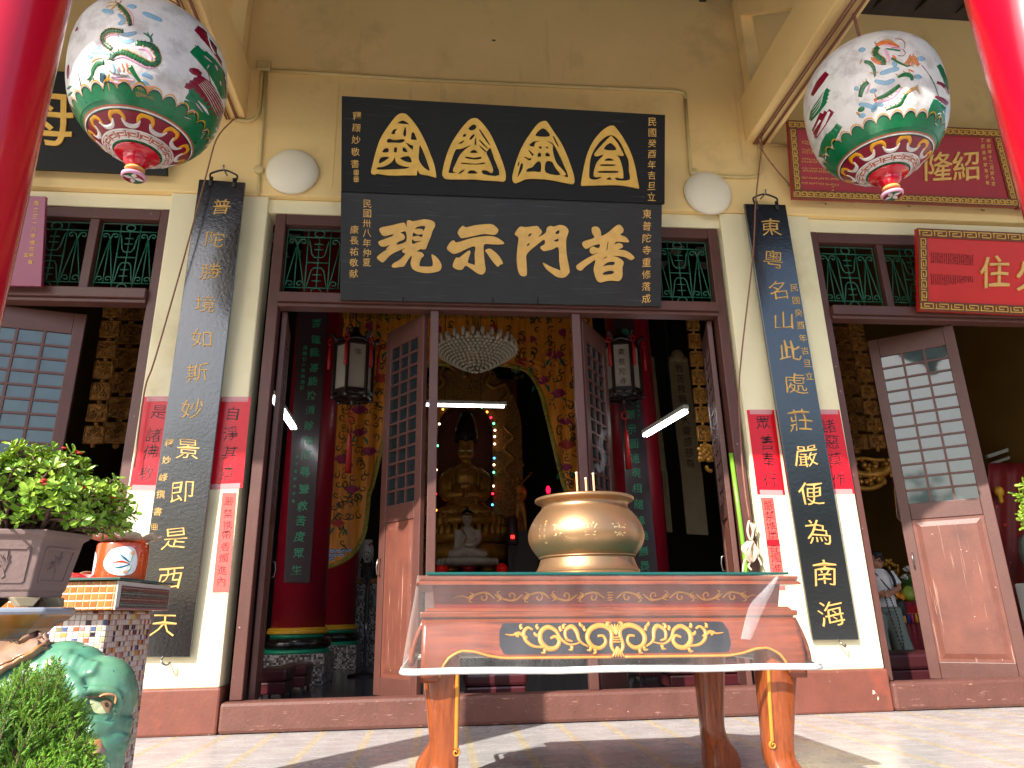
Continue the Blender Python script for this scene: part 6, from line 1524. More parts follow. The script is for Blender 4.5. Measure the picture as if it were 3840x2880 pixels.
for s in (-1, 1):
    q = [(CXO, 783)] + [(CXO + s * (hw(y) + 3), y) for y in (787, 797, 817, 846, 886, 930, 961, 1044, 1067, 1106, 1160, 1200, 1219)] + [(CXO + s * 312, 1225)]
    relief(b, q, 10, lambda x, y, h: cf(x, y, h + .006), .012, 3, None, False)
b.build('trim', M['trim'], cb, True)
b = MB(); random.seed(4)
cfh = lambda x, y, h: cf(x, y, h + .008)
def inside(x, y, mg=9):
    u = abs(x - CXO); return y < 1205 and hw(y) + mg < u < ho(y) - mg if y > 780 else u < ho(y) - mg and y > 640
def curl(x, y, a, L, sg):
    pts = [(x, y)]; 
    for k in range(9):
        a += sg * (.12 + .11 * k); x += math.cos(a) * L / 9; y += math.sin(a) * L / 9; pts.append((x, y))
    return pts
cnt = 0
for _ in range(1500):
    x, y = random.uniform(700, 1320), random.uniform(640, 1200)
    if not inside(x, y, 14): continue
    q = curl(x, y, random.uniform(0, 6.28), random.uniform(22, 40), random.choice((-1, 1)))
    if all(inside(*p, 6) for p in q): relief(b, q, [1.5, 3.0, 3.0, 1.6], cfh, .002, 2, 0); cnt += 1
    if cnt > 420: break
fl_ = []
for _ in range(600):
    x, y = random.uniform(700, 1320), random.uniform(650, 1180)
    if inside(x, y, 16) and all(math.hypot(x - a, y - c) > 44 for a, c in fl_): fl_.append((x, y))
for i, (x, y) in enumerate(fl_):
    s = random.uniform(1.0, 1.4); mi = 1 if i % 3 else 2
    for k in range(-4, 5):
        a = k * .36; relief(b, [(x, y + 6 * s), (x + 9 * s * math.sin(a), y + 4 * s - 6 * s * math.cos(a)), (x + 15 * s * math.sin(a), y + 5 * s - 11 * s * math.cos(a))], [2 * s, 4.4 * s, 1.2 * s], cfh, .004, 2, mi)
    relief(b, [(x - 10 * s, y + 5 * s), (x, y + 8 * s), (x + 10 * s, y + 5 * s)], [2, 5 * s, 2], cfh, .005, 2, mi)
    if i % 2:
        for sg in (-1, 1): relief(b, [(x + sg * 8, y + 12), (x + sg * 16, y + 20), (x + sg * 18, y + 30)], [2, 7, 1], cfh, .003, 2, 3)
for s in (-1, 1):
    for r in range(3):
        for k in range(6):
            x0 = CXO + s * (306 - k * 13 - (r % 2) * 6); y0 = 1212 - r * 9 - k * 0
            if abs(x0 - CXO) < hw(min(1226, y0 + 2)) + 6: continue
            for j, rr in enumerate((8, 6, 4, 2)):
                relief(b, [(x0 + rr * math.cos(a), y0 - rr * math.sin(a)) for a in (0.1, .8, 1.57, 2.3, 3.0)], 2.0, cfh, .003 + .001 * j, 2, 4 if j % 2 == 0 else 5)
b.build('embroidery', [M['vine'], M['lotus'], M['lotus_r'], M['tealleaf'], M['wave_b'], M['wave_w']], cb, True)
b = MB()
for i in range(90):
    x = 742 + i * 6; b.tube([P(x, 672, CY - .05), P(x, 688, CY - .05)], .012, 4)
b.build('fringe', M['trim'], cb)
# ------------------------------------------------------------------ chandelier
M['crys'] = mat('crystal_bead', lin(196, 184, 160), .12, var=.1, spec=.9)
ch0 = P(1028, 760, 3.0); chx = ch0.x
ct_ = P(1028, 758, 3.0).z; rC = P(1113, 745, 3.0).x - chx; zb_ = P(1028, 803, 3.0).z
chn = thing('chandelier', 'bowl-shaped crystal bead chandelier hanging in the doorway above the altar', 'chandelier', (chx, 3.0, ct_))
b = MB()
for i in range(12):
    t = i / 11; r = rC * (1 - t) ** .75; z = ct_ - (ct_ - zb_) * (t ** .95); n = max(1, int(2 * math.pi * r / .062))
    for k in range(n): a = 2 * math.pi * (k + .5 * (i % 2)) / n; b.ball((chx + r * math.cos(a), 3.0 + r * math.sin(a), z), .029 - .006 * t, 8)
b.build('bead_bowl', M['crys'], chn, True)
b = MB()
for k in range(26):
    a = 2 * math.pi * k / 26; r = rC * .96; b.ball((chx + r * math.cos(a), 3.0 + r * math.sin(a), ct_ + .10), (.035, .035, .075), 8)
    b.ball((chx + rC * 1.02 * math.cos(a + .12), 3.0 + rC * 1.02 * math.sin(a + .12), ct_ + .03), (.03, .03, .05), 8)
b.build('petals', mat('shell_petal', lin(206, 190, 166), .3, var=.15), chn, True)
b = MB(); b.lathe([(rC * .98, 0), (rC * .98, .03), (.06, .12), (.05, .9), (.09, .95)], (chx, 3, ct_ - .01), 32); b.tube([(chx, 3, ct_ + .9), (chx, 3, 8.6)], .012, 6); b.build('ring', M['gold_dk'], chn, True, ang=40)
# ------------------------------------------------------------------ hexagonal palace lanterns
M['ebony'] = mat('dark_lantern_wood', lin(44, 30, 28), .35, var=.3, vs=8)
M['lpaper'] = mat('lantern_paper', lin(176, 166, 150), .6, var=.06)
M['tassel'] = mat('red_tassel', lin(170, 14, 18), .5, var=.15, vs=20)
def palace(c, lab, R0, H, rot, texts):
    c = Vector(c); t = thing('palace_lantern', lab, 'lantern', c, 'hexagonal palace lanterns in the hall')
    def hx(r, z, k, o=0): a = rot + o + k * math.pi / 3; return c + Vector((r * math.cos(a), r * math.sin(a), z))
    b = MB()
    for k in range(6):
        b.tube([hx(R0, -H / 2 - .06, k), hx(R0, H / 2 + .06, k)], .026, 8); b.ball(hx(R0, -H / 2 - .08, k), .034, 8); b.ball(hx(R0, H / 2 + .08, k), .03, 8)
        for z in (-H / 2, H / 2): b.bar(hx(R0, z, k), hx(R0, z, k + 1), .036, .045)
        for z in (-H / 2 - .075,): b.bar(hx(R0, z, k), hx(R0, z, k + 1), .02, .03)
        b.bar(hx(R0, -H / 2 - .07, k), hx(0, -H / 2 - .10, k), .03, .03)
        mid = hx(R0, -H / 2 - .05, k).lerp(hx(R0, -H / 2 - .05, k + 1), .5); b.bar(hx(R0, -H / 2, k).lerp(hx(R0, -H / 2, k + 1), .25), mid, .012, .02); b.bar(mid, hx(R0, -H / 2, k).lerp(hx(R0, -H / 2, k + 1), .75), .012, .02)
    b.build('frame', M['ebony'], t, True, ang=40)
    b = MB()
    for k in range(6):     # curved brackets and eaves
        b.tube(cat_rom([hx(.04, H / 2 + .22, k), hx(R0 * .5, H / 2 + .12, k), hx(R0 * .95, H / 2 + .09, k), hx(R0 * 1.28, H / 2 + .17, k)], 4), [.03] * 4 + [.035] * 5 + [.03] * 3 + [.02], 8)
        pts = [hx(R0 * 1.02, H / 2 + .03, k).lerp(hx(R0 * 1.02, H / 2 + .03, k + 1), u) + Vector((0, 0, -.05 * math.sin(u * math.pi) * 0 + .04 * math.sin(u * math.pi))) for u in (0, .25, .5, .75, 1)]
        b.tube(pts, .02, 6)
    b.tube([hx(0, H / 2 + .1, 0), hx(0, H / 2 + .3, 0)], .05, 10); b.tube([c + Vector((0, 0, H / 2 + .28)), c + Vector((0, 0, 8.3 - c.z))], .008, 5)
    b.tube([c + Vector((0, 0, -H / 2 - .06)), c + Vector((0, 0, -H / 2 - .17))], [.04, .015], 8)
    b.build('crown_brackets', M['ebony'], t, True, ang=40)
    for k in range(6):
        b = MB(); i_ = .93; b.slab([hx(R0 * i_, -H / 2 + .02, k), hx(R0 * i_, -H / 2 + .02, k + 1), hx(R0 * i_, H / 2 - .02, k + 1), hx(R0 * i_, H / 2 - .02, k)], -(hx(1, 0, k + .5) - c), .006); p_ = b.build('paper_panel', M['lpaper'], t)
        if k in texts:
            b = MB(); n_ = (hx(1, 0, k + .5) - c).normalized(); ax = Vector((0, 0, 1)).cross(n_).normalized(); m0 = (hx(R0 * i_, 0, k) + hx(R0 * i_, 0, k + 1)) / 2 + n_ * .002
            s_ = texts[k]
            for i, chh in enumerate(s_): put_glyph(b, chh, m0 + Vector((0, 0, H * (.30 - .64 * i / max(1, len(s_) - 1)))), ax, Vector((0, 0, 1)), n_, .10, -.004, .02, None, .05, .001)
            b.build('lettering', M['ink_b'], p_)
    for k in range(6):
        b = MB(); p = hx(R0 * 1.28, H / 2 + .13, k); b.tube([p, p + Vector((0, 0, -.05))], .006, 5); b.tube([p + Vector((.03 * math.cos(a), 0, -.10 + .045 * math.sin(a))) for a in [i * math.pi / 5 for i in range(10)]], .011, 6, closed=True)
        b.tube([p + Vector((0, 0, -.15)), p + Vector((0, 0, -.2)), p + Vector((0, 0, -.5))], [.008, .022, .026], 8); b.build('tassel', M['tassel'], t, True)
    b = MB(); p = c + Vector((0, 0, -H / 2 - .17)); b.tube([p, p + Vector((0, 0, -.12))], .005, 5); b.tube([p + Vector((.05 * math.cos(a), 0, -.17 + .055 * math.sin(a))) for a in [i * math.pi / 6 for i in range(12)]], .012, 6, closed=True); b.tube([p + Vector((0, 0, -.23)), p + Vector((0, 0, -.40))], .006, 5); b.tube([p + Vector((0, 0, -.38)), p + Vector((0, 0, -.45)), p + Vector((0, 0, -.95))], [.012, .03, .045], 10); b.build('long_tassel', M['tassel'], t, True)
M['ink_b'] = mat('brown_ink', lin(60, 50, 46), .6)
ca = P(764, 800, 3.0); r0 = (P(806, 800, 3.0).x - P(722, 800, 3.0).x) / 2; h0 = P(764, 748, 3.0).z - P(764, 848, 3.0).z
palace(ca, 'hexagonal dark wood lantern with paper panels and red tassels, left of the altar', r0, h0, R(-102), {0: '佛'})
cb_ = P(1343, 800, 3.0); palace(cb_, 'hexagonal dark wood lantern with paper panels, partly behind the right inner door', r0, h0, R(-72), {0: '佛', 5: '東普陀寺'})
# ------------------------------------------------------------------ fluorescent lamps
M['tube'] = E_('lit_tube', lin(250, 252, 255), 6); M['fix'] = mat('lamp_fixture', lin(190, 190, 176), .5)
def fluo(a, c, lab, tubes=1, wd=.06):
    t = thing('fluorescent_lamp', lab, 'lamp', (a + c) / 2, 'fluorescent lamps in the hall')
    b = MB(); b.bar(a, c, wd, wd * .7); b.build('fixture', M['fix'], t)
    b = MB(); d = (c - a).normalized(); s_ = d.cross(Vector((0, 0, 1))).normalized()
    for k in range(tubes):
        o = Vector((0, 0, -wd * .75)) + s_ * (wd * .6 * (k - (tubes - 1) / 2)); b.tube([a + d * .04 + o, c - d * .04 + o], wd * .30, 8)
    b.build('tube', M['tube'], t, True)
    b = MB(); b.tube([(a + c) / 2 + d * .3, (a + c) / 2 + d * .3 + Vector((0, 0, 3.4))], .006, 4); b.tube([(a + c) / 2 - d * .3, (a + c) / 2 - d * .3 + Vector((0, 0, 3.4))], .006, 4); b.build('hanging_wire', M['iron'], t)
fluo(P(905, 868, 4.6), P(1094, 872, 4.6), 'lit fluorescent lamp seen level in front of the altar niche', 1, .07)
fluo(PZ(1482, 879, 3.35), PZ(1391, 934, 3.35), 'lit fluorescent lamp slanting in the right part of the hall', 2, .075)
fluo(PZ(590, 848, 3.5), PZ(636, 918, 3.5), 'lit fluorescent lamp half hidden by the left door leaf', 2, .075)
# ------------------------------------------------------------------ altar: counter, niche, statues
am = thing('mosaic_altar', 'speckled mosaic altar block with gilt rim behind the red columns', 'altar', (.6, 7.6, 0))
b = MB(); b.box(-2.55, 4.2, 7.45, 10.2, .06, 1.50); b.build('block', M['mos_s'], am)
b = MB(); b.box(-2.62, 4.27, 7.38, 10.25, 1.501, 1.585); b.build('gilt_rim', M['gold_carv'], am, bevel=.01)
NY = 9.2; n0 = P(1005, 900, NY); NX0 = n0.x
def nz_(y): return P(1005, y, NY).z
def nx_(dx): return P(1005 + dx, 1000, NY).x - P(1005, 1000, NY).x
nic = thing('altar_niche', 'carved and gilded arched altar niche with dragons around the great seated statue', 'shrine', (NX0, NY, 1.585))
ho_, hi_ = nx_(124), nx_(60); zt = nz_(792); zi = nz_(868); zl = 1.585
def archp(h, z1, n=22): return [(-h, 0)] + [(h * -math.cos(a), z1 - zl - h * 1.15 + h * 1.15 * math.sin(a)) for a in [i * math.pi / n for i in range(n + 1)]] + [(h, 0)]
b = MB(); o_ = archp(ho_, zt); i_ = archp(hi_, zi); n = len(o_)
f = lambda p, y: Vector((NX0 + p[0], y, zl + p[1]))
for k in range(n - 1):
    b.add([f(o_[k], NY), f(o_[k + 1], NY), f(i_[k + 1], NY), f(i_[k], NY), f(o_[k], NY + .6), f(o_[k + 1], NY + .6), f(i_[k + 1], NY + .6), f(i_[k], NY + .6)], [(0, 1, 2, 3), (4, 7, 6, 5), (0, 4, 5, 1), (3, 2, 6, 7)])
nf = b.build('arch', M['gold_carv'], nic)
b = MB(); b.box(NX0 - ho_, NX0 + ho_, NY + .9, NY + 1.0, zl, zt); b.build('back_panel', mat('red_brown_panel', lin(120, 50, 28), .6, var=.4, vs=1.2), nic)
b = MB(); random.seed(9); fn = lambda x, y, h: P(x, y, NY - h)
for s in (-1, 1):
    X_ = lambda dx: 1005 + s * dx
    relief(b, [(X_(20), 800), (X_(40), 790), (X_(55), 805), (X_(45), 825), (X_(62), 838), (X_(85), 830), (X_(92), 850), (X_(80), 866), (X_(96), 885)], [4, 9, 10, 10, 11, 10, 9, 8, 3], fn, .10, 5)
    relief(b, [(X_(100), 900), (X_(84), 920), (X_(104), 945), (X_(84), 968), (X_(104), 990), (X_(86), 1012), (X_(100), 1030)], [5, 8, 9, 9, 9, 7, 3], fn, .08, 5)
    for k in range(60):
        y = random.uniform(800, 1190); x = random.uniform(66, 120) if y > 880 else random.uniform(30, 118)
        q = curl(X_(x), y, random.uniform(0, 6), random.uniform(12, 22), random.choice((-1, 1))); relief(b, q, [1.5, 3.5, 2], fn, .05, 2)
b.ball(P(1004, 812, NY - .1), .08, 10)
b.build('dragon_carving', M['gold_dk'], nf, True)
# great seated statue
SY = 8.75
pp = lambda x, y, d=0: P(*zS(x, y), SY + d)
us = (zS(1, 0)[0] - zS(0, 0)[0]) * (P(1006, 1000, SY) - P(1005, 1000, SY)).length
gs = thing('great_statue', 'large gilded seated statue with tall crown in the altar niche', 'statue', pp(435, 1230))
def figure(name, parts, m_, root, vox, it=4, pf=pp, u=us):
    b = MB()
    for p in parts:
        if p[0] == 'b': _, x, y, rx, ry, d = p; b.ball(pf(x, y, d), (rx * u, min(rx, ry) * u * .9, ry * u), 16)
        else:
            _, pts, rs = p; b.tube(cat_rom([pf(*q) for q in pts], 4), [r * u for r in [rs[min(len(rs) - 1, int(i / 4))] + (rs[min(len(rs) - 1, int(i / 4) + 1)] - rs[min(len(rs) - 1, int(i / 4))]) * (i % 4) / 4 for i in range(4 * (len(pts) - 1) + 1)]], 12)
    o = b.build(name, m_, root, True); remesh(o, vox, it); return o
figure('body', [('b', 437, 650, 62, 88, 0), ('b', 437, 580, 66, 60, .02), ('b', 437, 745, 40, 50, .05), ('b', 436, 870, 130, 130, .05), ('b', 320, 860, 70, 80, .08), ('b', 545, 860, 70, 80, .08), ('b', 436, 1000, 130, 120, 0), ('b', 436, 1120, 170, 90, 0),
    ('t', [(300, 850, .0), (262, 930, -.1), (280, 1010, -.25), (350, 1010, -.4), (420, 1000, -.42)], [60, 62, 52, 36, 28]), ('t', [(565, 850, 0), (600, 930, -.1), (580, 1010, -.25), (510, 1010, -.4), (440, 1005, -.42)], [60, 62, 52, 36, 28]),
    ('t', [(430, 1130, -.2), (300, 1165, -.35), (215, 1175, -.3)], [85, 72, 52]), ('t', [(430, 1130, -.2), (560, 1165, -.35), (650, 1175, -.3)], [85, 72, 52]), ('b', 437, 668, 12, 30, -.22), ('b', 437, 700, 26, 9, -.2), ('b', 376, 660, 10, 40, 0), ('b', 498, 660, 10, 40, 0),
    ('b', 405, 690, 24, 22, -.16), ('b', 468, 690, 24, 22, -.16)], M['gold_st'] if 'gold_st' in M else M['gold_dk'], gs, .028)
b = MB()
for x0 in range(-5, 6): b.tube(cat_rom([pp(436 + x0 * 14, 930, -.42), pp(436 + x0 * 17, 1010, -.44), pp(436 + x0 * 19, 1110, -.4)], 4), .016, 6)
for k in range(6):
    for s in (-1, 1): b.tube(cat_rom([pp(436 + s * (90 + k * 17), 800 + k * 8, -.2), pp(436 + s * (120 + k * 14), 900, -.3), pp(436 + s * (130 + k * 12), 980, -.3)], 4), .016, 6)
for k in range(4): b.tube(cat_rom([pp(390 - 0 * k, 1030 + k * 16, -.45), pp(436, 1050 + k * 22, -.47), pp(482, 1030 + k * 16, -.45)], 4), .018, 6)
b.tube(cat_rom([pp(370, 770, -.1), pp(436, 800, -.3), pp(500, 770, -.1)], 4), .03, 8); b.ball(pp(436, 940, -.5), (.16, .1, .09), 12); b.tube(cat_rom([pp(375, 915, -.45), pp(400, 950, -.5), pp(436, 965, -.52), pp(470, 950, -.5), pp(500, 915, -.45)], 4), .022, 8)
b.build('robe_folds', M['gold_dk'], gs, True)
b = MB(); b.lathe([(.27, 0), (.28, .12), (.25, .30), (.20, .50), (.13, .64), (.06, .70), (0, .72)], pp(437, 565, .05), 24); b.ball(pp(437, 515, -.22), (.10, .05, .14), 10); b.tube([pp(400, 455, -.1), pp(437, 445, -.16), pp(470, 450, -.1)], .025, 6)
b.build('crown', mat('dark_crown', lin(50, 34, 20), .35, metal=.5, bump=.6, bs=20), gs, True)
b = MB()
for x in (405, 468): b.ball(pp(x, 642, -.245), (.055, .02, .022), 10)
b.build('eyes', mat('statue_eye', lin(220, 210, 180), .3), gs, True)
b = MB(); b.lathe([(.75, 0), (.83, .10), (.8, .18), (.6, .24)], pp(437, 1290, .0), 40)
for k in range(30): a = 2 * math.pi * k / 30; b.ball(pp(437, 1290) + Vector((.8 * math.cos(a), .7 * math.sin(a), .12)), (.1, .1, .16), 8)
b.lathe([(.7, 0), (.84, .05), (.88, .18), (.8, .22)], pp(437, 1430, .0), 40)
for k in range(34): a = 2 * math.pi * k / 34; b.ball(pp(437, 1430) + Vector((.86 * math.cos(a), .78 * math.sin(a), .24)), (.08, .08, .14), 8)
b.lathe([(.92, 0), (.92, .3)], pp(437, 1560, .0), 40)
b.build('lotus_throne', M['gold_dk'], gs, True)
# white seated statue
WY = 7.58; pw2 = lambda x, y, d=0: P(*zS(x, y), WY + d); uw = (zS(1, 0)[0] - zS(0, 0)[0]) * (P(1006, 1000, WY) - P(1005, 1000, WY)).length
M['marble'] = mat('white_marble', lin(186, 168, 148), .4, var=.1)
ws = thing('marble_statue', 'small white marble seated figure with gilt robe edge before the great statue', 'statue', pw2(450, 1600), None)
figure('body', [('b', 447, 1205, 42, 55, 0), ('b', 447, 1262, 22, 30, .03), ('b', 450, 1340, 80, 75, .03), ('b', 450, 1420, 75, 70, 0), ('t', [(375, 1305, 0), (362, 1390, -.03), (352, 1480, -.10)], [34, 28, 20]), ('b', 352, 1500, 18, 26, -.13), ('t', [(528, 1305, 0), (540, 1380, -.04), (500, 1420, -.18), (430, 1425, -.2)], [34, 28, 22, 16]),
   ('t', [(450, 1470, -.05), (360, 1500, -.15), (300, 1500, -.12)], [46, 40, 32]), ('t', [(450, 1470, -.05), (545, 1500, -.15), (600, 1500, -.12)], [46, 40, 32]), ('b', 450, 1500, 100, 30, -.1), ('b', 447, 1215, 6, 14, -.135)], M['marble'], ws, .014, 4, pw2, uw)
b = MB(); b.ball(pw2(447, 1165, .02), (46 * uw, 46 * uw, 36 * uw), 14); b.ball(pw2(447, 1125, .02), 16 * uw, 10); b.build('hair', M['blk'], ws, True)
b = MB(); b.tube(cat_rom([pw2(404, 1175, -.08), pw2(447, 1160, -.15), pw2(490, 1175, -.08)], 4), .012, 6)
b.tube(cat_rom([pw2(400, 1290, -.13), pw2(440, 1350, -.2), pw2(420, 1410, -.2)], 4), .012, 8); b.build('gilt_edge', M['gold_dk'], ws, True)
b = MB()
for x in (430, 464): b.ball(pw2(x, 1200, -.135), (.022, .01, .008), 8)
b.tube([pw2(437, 1232, -.14), pw2(457, 1232, -.14)], .006, 5); b.build('face_paint', mat('lip_paint', lin(90, 40, 36), .5), ws, True)
b = MB(); b.lathe([(.5, 0), (.58, .06), (.56, .12), (.45, .14)], pw2(450, 1600, 0), 32)
for k in range(22): a = 2 * math.pi * k / 22; b.ball(pw2(450, 1575) + Vector((.56 * math.cos(a), .5 * math.sin(a), .02)), (.06, .06, .07), 8)
b.build('lotus_base', M['marble'], ws, True)
# gilded attendant
AY = 8.3; pa = lambda x, y, d=0: P(*zS(x, y), AY + d); ua = (zS(1, 0)[0] - zS(0, 0)[0]) * (P(1006, 1000, AY) - P(1005, 1000, AY)).length
at_ = thing('attendant_statue', 'standing gilded attendant figure with raised arms right of the altar niche', 'statue', pa(890, 1320))
figure('body', [('b', 858, 862, 24, 34, 0), ('b', 862, 900, 12, 20, 0), ('b', 872, 960, 44, 50, 0), ('b', 872, 1030, 40, 50, 0), ('t', [(835, 935, 0), (815, 960, -.08), (850, 985, -.16)], [16, 15, 12]), ('t', [(905, 935, 0), (930, 1000, 0), (905, 1060, -.1)], [16, 15, 12]), ('t', [(868, 1060, 0), (862, 1180, 0), (866, 1310, 0)], [28, 20, 13]), ('t', [(893, 1060, 0), (920, 1180, 0), (932, 1310, 0)], [28, 20, 13]), ('b', 862, 1318, 16, 8, -.05), ('b', 936, 1318, 16, 8, -.05), ('b', 858, 865, 5, 8, -.08)], M['gold_dk'], at_, .016, 3, pa, ua)
b = MB()
for s in (-1, 1): b.tube(cat_rom([pa(860 + s * 30, 920, .05), pa(870 + s * 70, 870, .08), pa(880 + s * 110, 820 + 0 * s, .08), pa(890 + s * 70, 830, .06)], 4), [.02] * 6 + [.012] * 7, 6)
b.tube(cat_rom([pa(830, 1040, -.1), pa(872, 1065, -.14), pa(915, 1040, -.1)], 4), .03, 6); b.build('ribbon', M['gold_dk'], at_, True)
b = MB(); b.box(at_.location.x - .3, at_.location.x + .3, AY - .3, AY + .3, 1.586, at_.location.z); b.build('stand', M['wood_dk'], at_)
# small figures and candles
def small(lab, x, y, hpx, m_, Y=7.7, head=None):
    q0 = P(*zS(x, y), Y); hh = hpx * (zS(1, 0)[0] - zS(0, 0)[0]) * (P(1006, 1000, Y) - P(1005, 1000, Y)).length
    t = thing('figurine', lab, 'figurine', q0); b = MB()
    b.lathe([(hh * .32, 0), (hh * .34, .1 * hh), (hh * .26, .16 * hh), (hh * .2, .4 * hh), (hh * .22, .6 * hh), (hh * .16, .72 * hh), (hh * .08, .76 * hh)], q0, 14); b.ball(q0 + Vector((0, 0, hh * .87)), hh * .13, 10)
    for s in (-1, 1): b.tube(cat_rom([q0 + Vector((s * hh * .2, 0, hh * .66)), q0 + Vector((s * hh * .3, -.02, hh * .5)), q0 + Vector((s * hh * .1, -hh * .2, hh * .45))], 3), hh * .06, 6)
    b.build('body', m_, t, True); return t
small('small gilded figurine at the left foot of the marble statue', 322, 1640, 150, M['gold_dk']); small('small gilded figurine at the right foot of the marble statue', 612, 1640, 150, M['gold_dk'])
t = small('pale blue porcelain figurine on a red base before the marble statue', 463, 1600, 150, mat('blue_porcelain', lin(150, 170, 176), .3), 7.62)
b = MB(); q0 = P(*zS(463, 1645), 7.62); b.lathe([(.12, 0), (.13, .08), (.11, .14)], q0, 16); b.build('base', M['redpl'], t, True)
for x, lab in ((238, 'red candle cup at the left end of the altar front'), (735, 'red candle cup at the right end of the altar front')):
    q0 = P(*zS(x, 1650), 7.6); t = thing('candle_cup', lab, 'candle', q0, 'red candle cups'); b = MB(); b.lathe([(.08, 0), (.12, .05), (.10, .11), (.05, .16), (0, .18)], q0, 18); b.build('cup', mat('red_candle', lin(226, 20, 16), .4, em=lin(226, 20, 16), ems=.04), t, True)
q0 = P(*zS(828, 1500), 7.5); t = thing('altar_lamp', 'dark altar lamp on a thin stem with a small red light', 'lamp', (q0.x, 7.5, 1.585))
b = MB(); b.tube([(q0.x, 7.5, 1.585), P(*zS(828, 1420), 7.5)], .02, 8); b.lathe([(.10, 0), (.11, .02), (.11, .5), (.06, .56)], P(*zS(825, 1420), 7.5) , 16); b.build('stand', M['wood_dk'], t, True, ang=40)
b = MB(); q1 = P(*zS(824, 1357), 7.38); b.box(q1.x - .035, q1.x + .035, 7.37, 7.385, q1.z - .03, q1.z + .03); b.build('red_light', E_('red_glow', lin(255, 24, 20), 5, False), t)
q1 = P(*zS(1119, 968), 7.9); t = thing('candle_bulb', 'red glowing candle bulb right of the attendant statue', 'lamp', q1); b = MB(); b.ball(q1, (.045, .045, .085), 10); b.build('bulb', E_('red_bulb', lin(255, 10, 40), 4, False), t, True)
b = MB(); b.tube([q1 + Vector((0, 0, -.07)), q1 + Vector((0, 0, -.6))], [.05, .04], 8); b.build('candle_stem', M['redpl'], t, True)
sl2 = thing('string_lights', 'string of small coloured bulbs around the niche opening', 'string lights', P(*zS(660, 700), 9.05))
BC_ = {'o': lin(255, 150, 60), 'r': lin(255, 30, 60), 'g': lin(90, 220, 150), 'w': lin(255, 210, 170), 'b': lin(70, 160, 220)}
for k in BC_: M['bulb' + k] = E_('bulb_' + {'o': 'amber', 'r': 'red', 'g': 'green', 'w': 'warm', 'b': 'blue'}[k], BC_[k], 3.0, False)
wp = []
for x, y, k in ((190,1203,'o'),(188,1135,'o'),(186,1000,'r'),(190,800,'w'),(200,600,'g'),(215,420,'w'),(245,298,'o'),(293,265,'g'),(568,280,'g'),(612,320,'o'),(643,367,'r'),(667,416,'g'),(677,472,'w'),(675,525,'w'),(675,586,'w'),(671,703,'b'),(669,759,'w'),(667,821,'g'),(664,935,'w'),(658,998,'r'),(656,1090,'b'),(654,1183,'g')):
    q1 = P(*zS(x, y), 9.05); wp.append(q1); b = MB(); b.ball(q1, .028, 8); b.build('bulb', M['bulb' + k], sl2, True)
b = MB(); b.tube(wp, .005, 4); b.build('wire', M['iron'], sl2)
# ------------------------------------------------------------------ hanging carved banners
M['gcol'] = mat('dim_carved_board', lin(156, 136, 100), .5, metal=.1, var=.3, vs=3, bump=.3, bs=14)
def banner(lab, tl, tr, br_, bl, Y, s_):
    t = thing('carved_board', lab, 'carved board', P(*bl, Y), 'tall dim carved boards in the hall'); pl_ = Plane(Y, 0, Y, 5)
    q = [pl_.at(*p) for p in (bl, br_, tr, tl)]
    b = MB(); b.slab(q, -pl_.n, .05); o = b.build('board', M['gcol'], t)
    b = MB()
    for a in (.1, .86): b.slab([q[0].lerp(q[1], a) + pl_.n * .015, q[0].lerp(q[1], a + .05) + pl_.n * .015, q[3].lerp(q[2], a + .05) + pl_.n * .015, q[3].lerp(q[2], a) + pl_.n * .015], -pl_.n, .014)
    w_ = (q[2] - q[3]).length; m_ = (q[2] + q[3]) / 2
    b.ball(m_ + Vector((0, 0, w_ * .25)), (w_ * .34, .06, w_ * .36), 14); b.ball(m_ + Vector((-w_ * .32, 0, w_ * .05)), (w_ * .2, .05, w_ * .2), 10); b.ball(m_ + Vector((w_ * .32, 0, w_ * .05)), (w_ * .2, .05, w_ * .2), 10)
    for i in range(6): u = .08 + i * .17; b.bar(q[0].lerp(q[1], u) + Vector((0, .02, 0)), q[0].lerp(q[1], u) + Vector((0, .02, -1.2)), .07, .03)
    b.build('carving', M['gcol'], o, True, ang=40)
    b = MB()
    for i, chh in enumerate(s_): put_glyph(b, chh, q[0].lerp(q[1], .5).lerp(q[3].lerp(q[2], .5), .93 - .86 * i / (len(s_) - 1)) + pl_.n * .002, AX, pl_.ay, pl_.n, w_ * .42, 0, .02, None, .03, .004)
    b.build('lettering', M['wood_dk'], o)
banner('dim carved board with crest just right of the hexagonal lantern', zG(1590, 400), zG(1715, 400), zG(1810, 1240), zG(1690, 1230), 7.0, '南無大慈大悲觀世音菩薩')
banner('dim carved board with crest, second from the lantern, near the gilt strip', zG(1822, 410), zG(1970, 410), zG(2075, 1250), zG(1920, 1240), 6.6, '救苦救難廣大靈感慈尊')
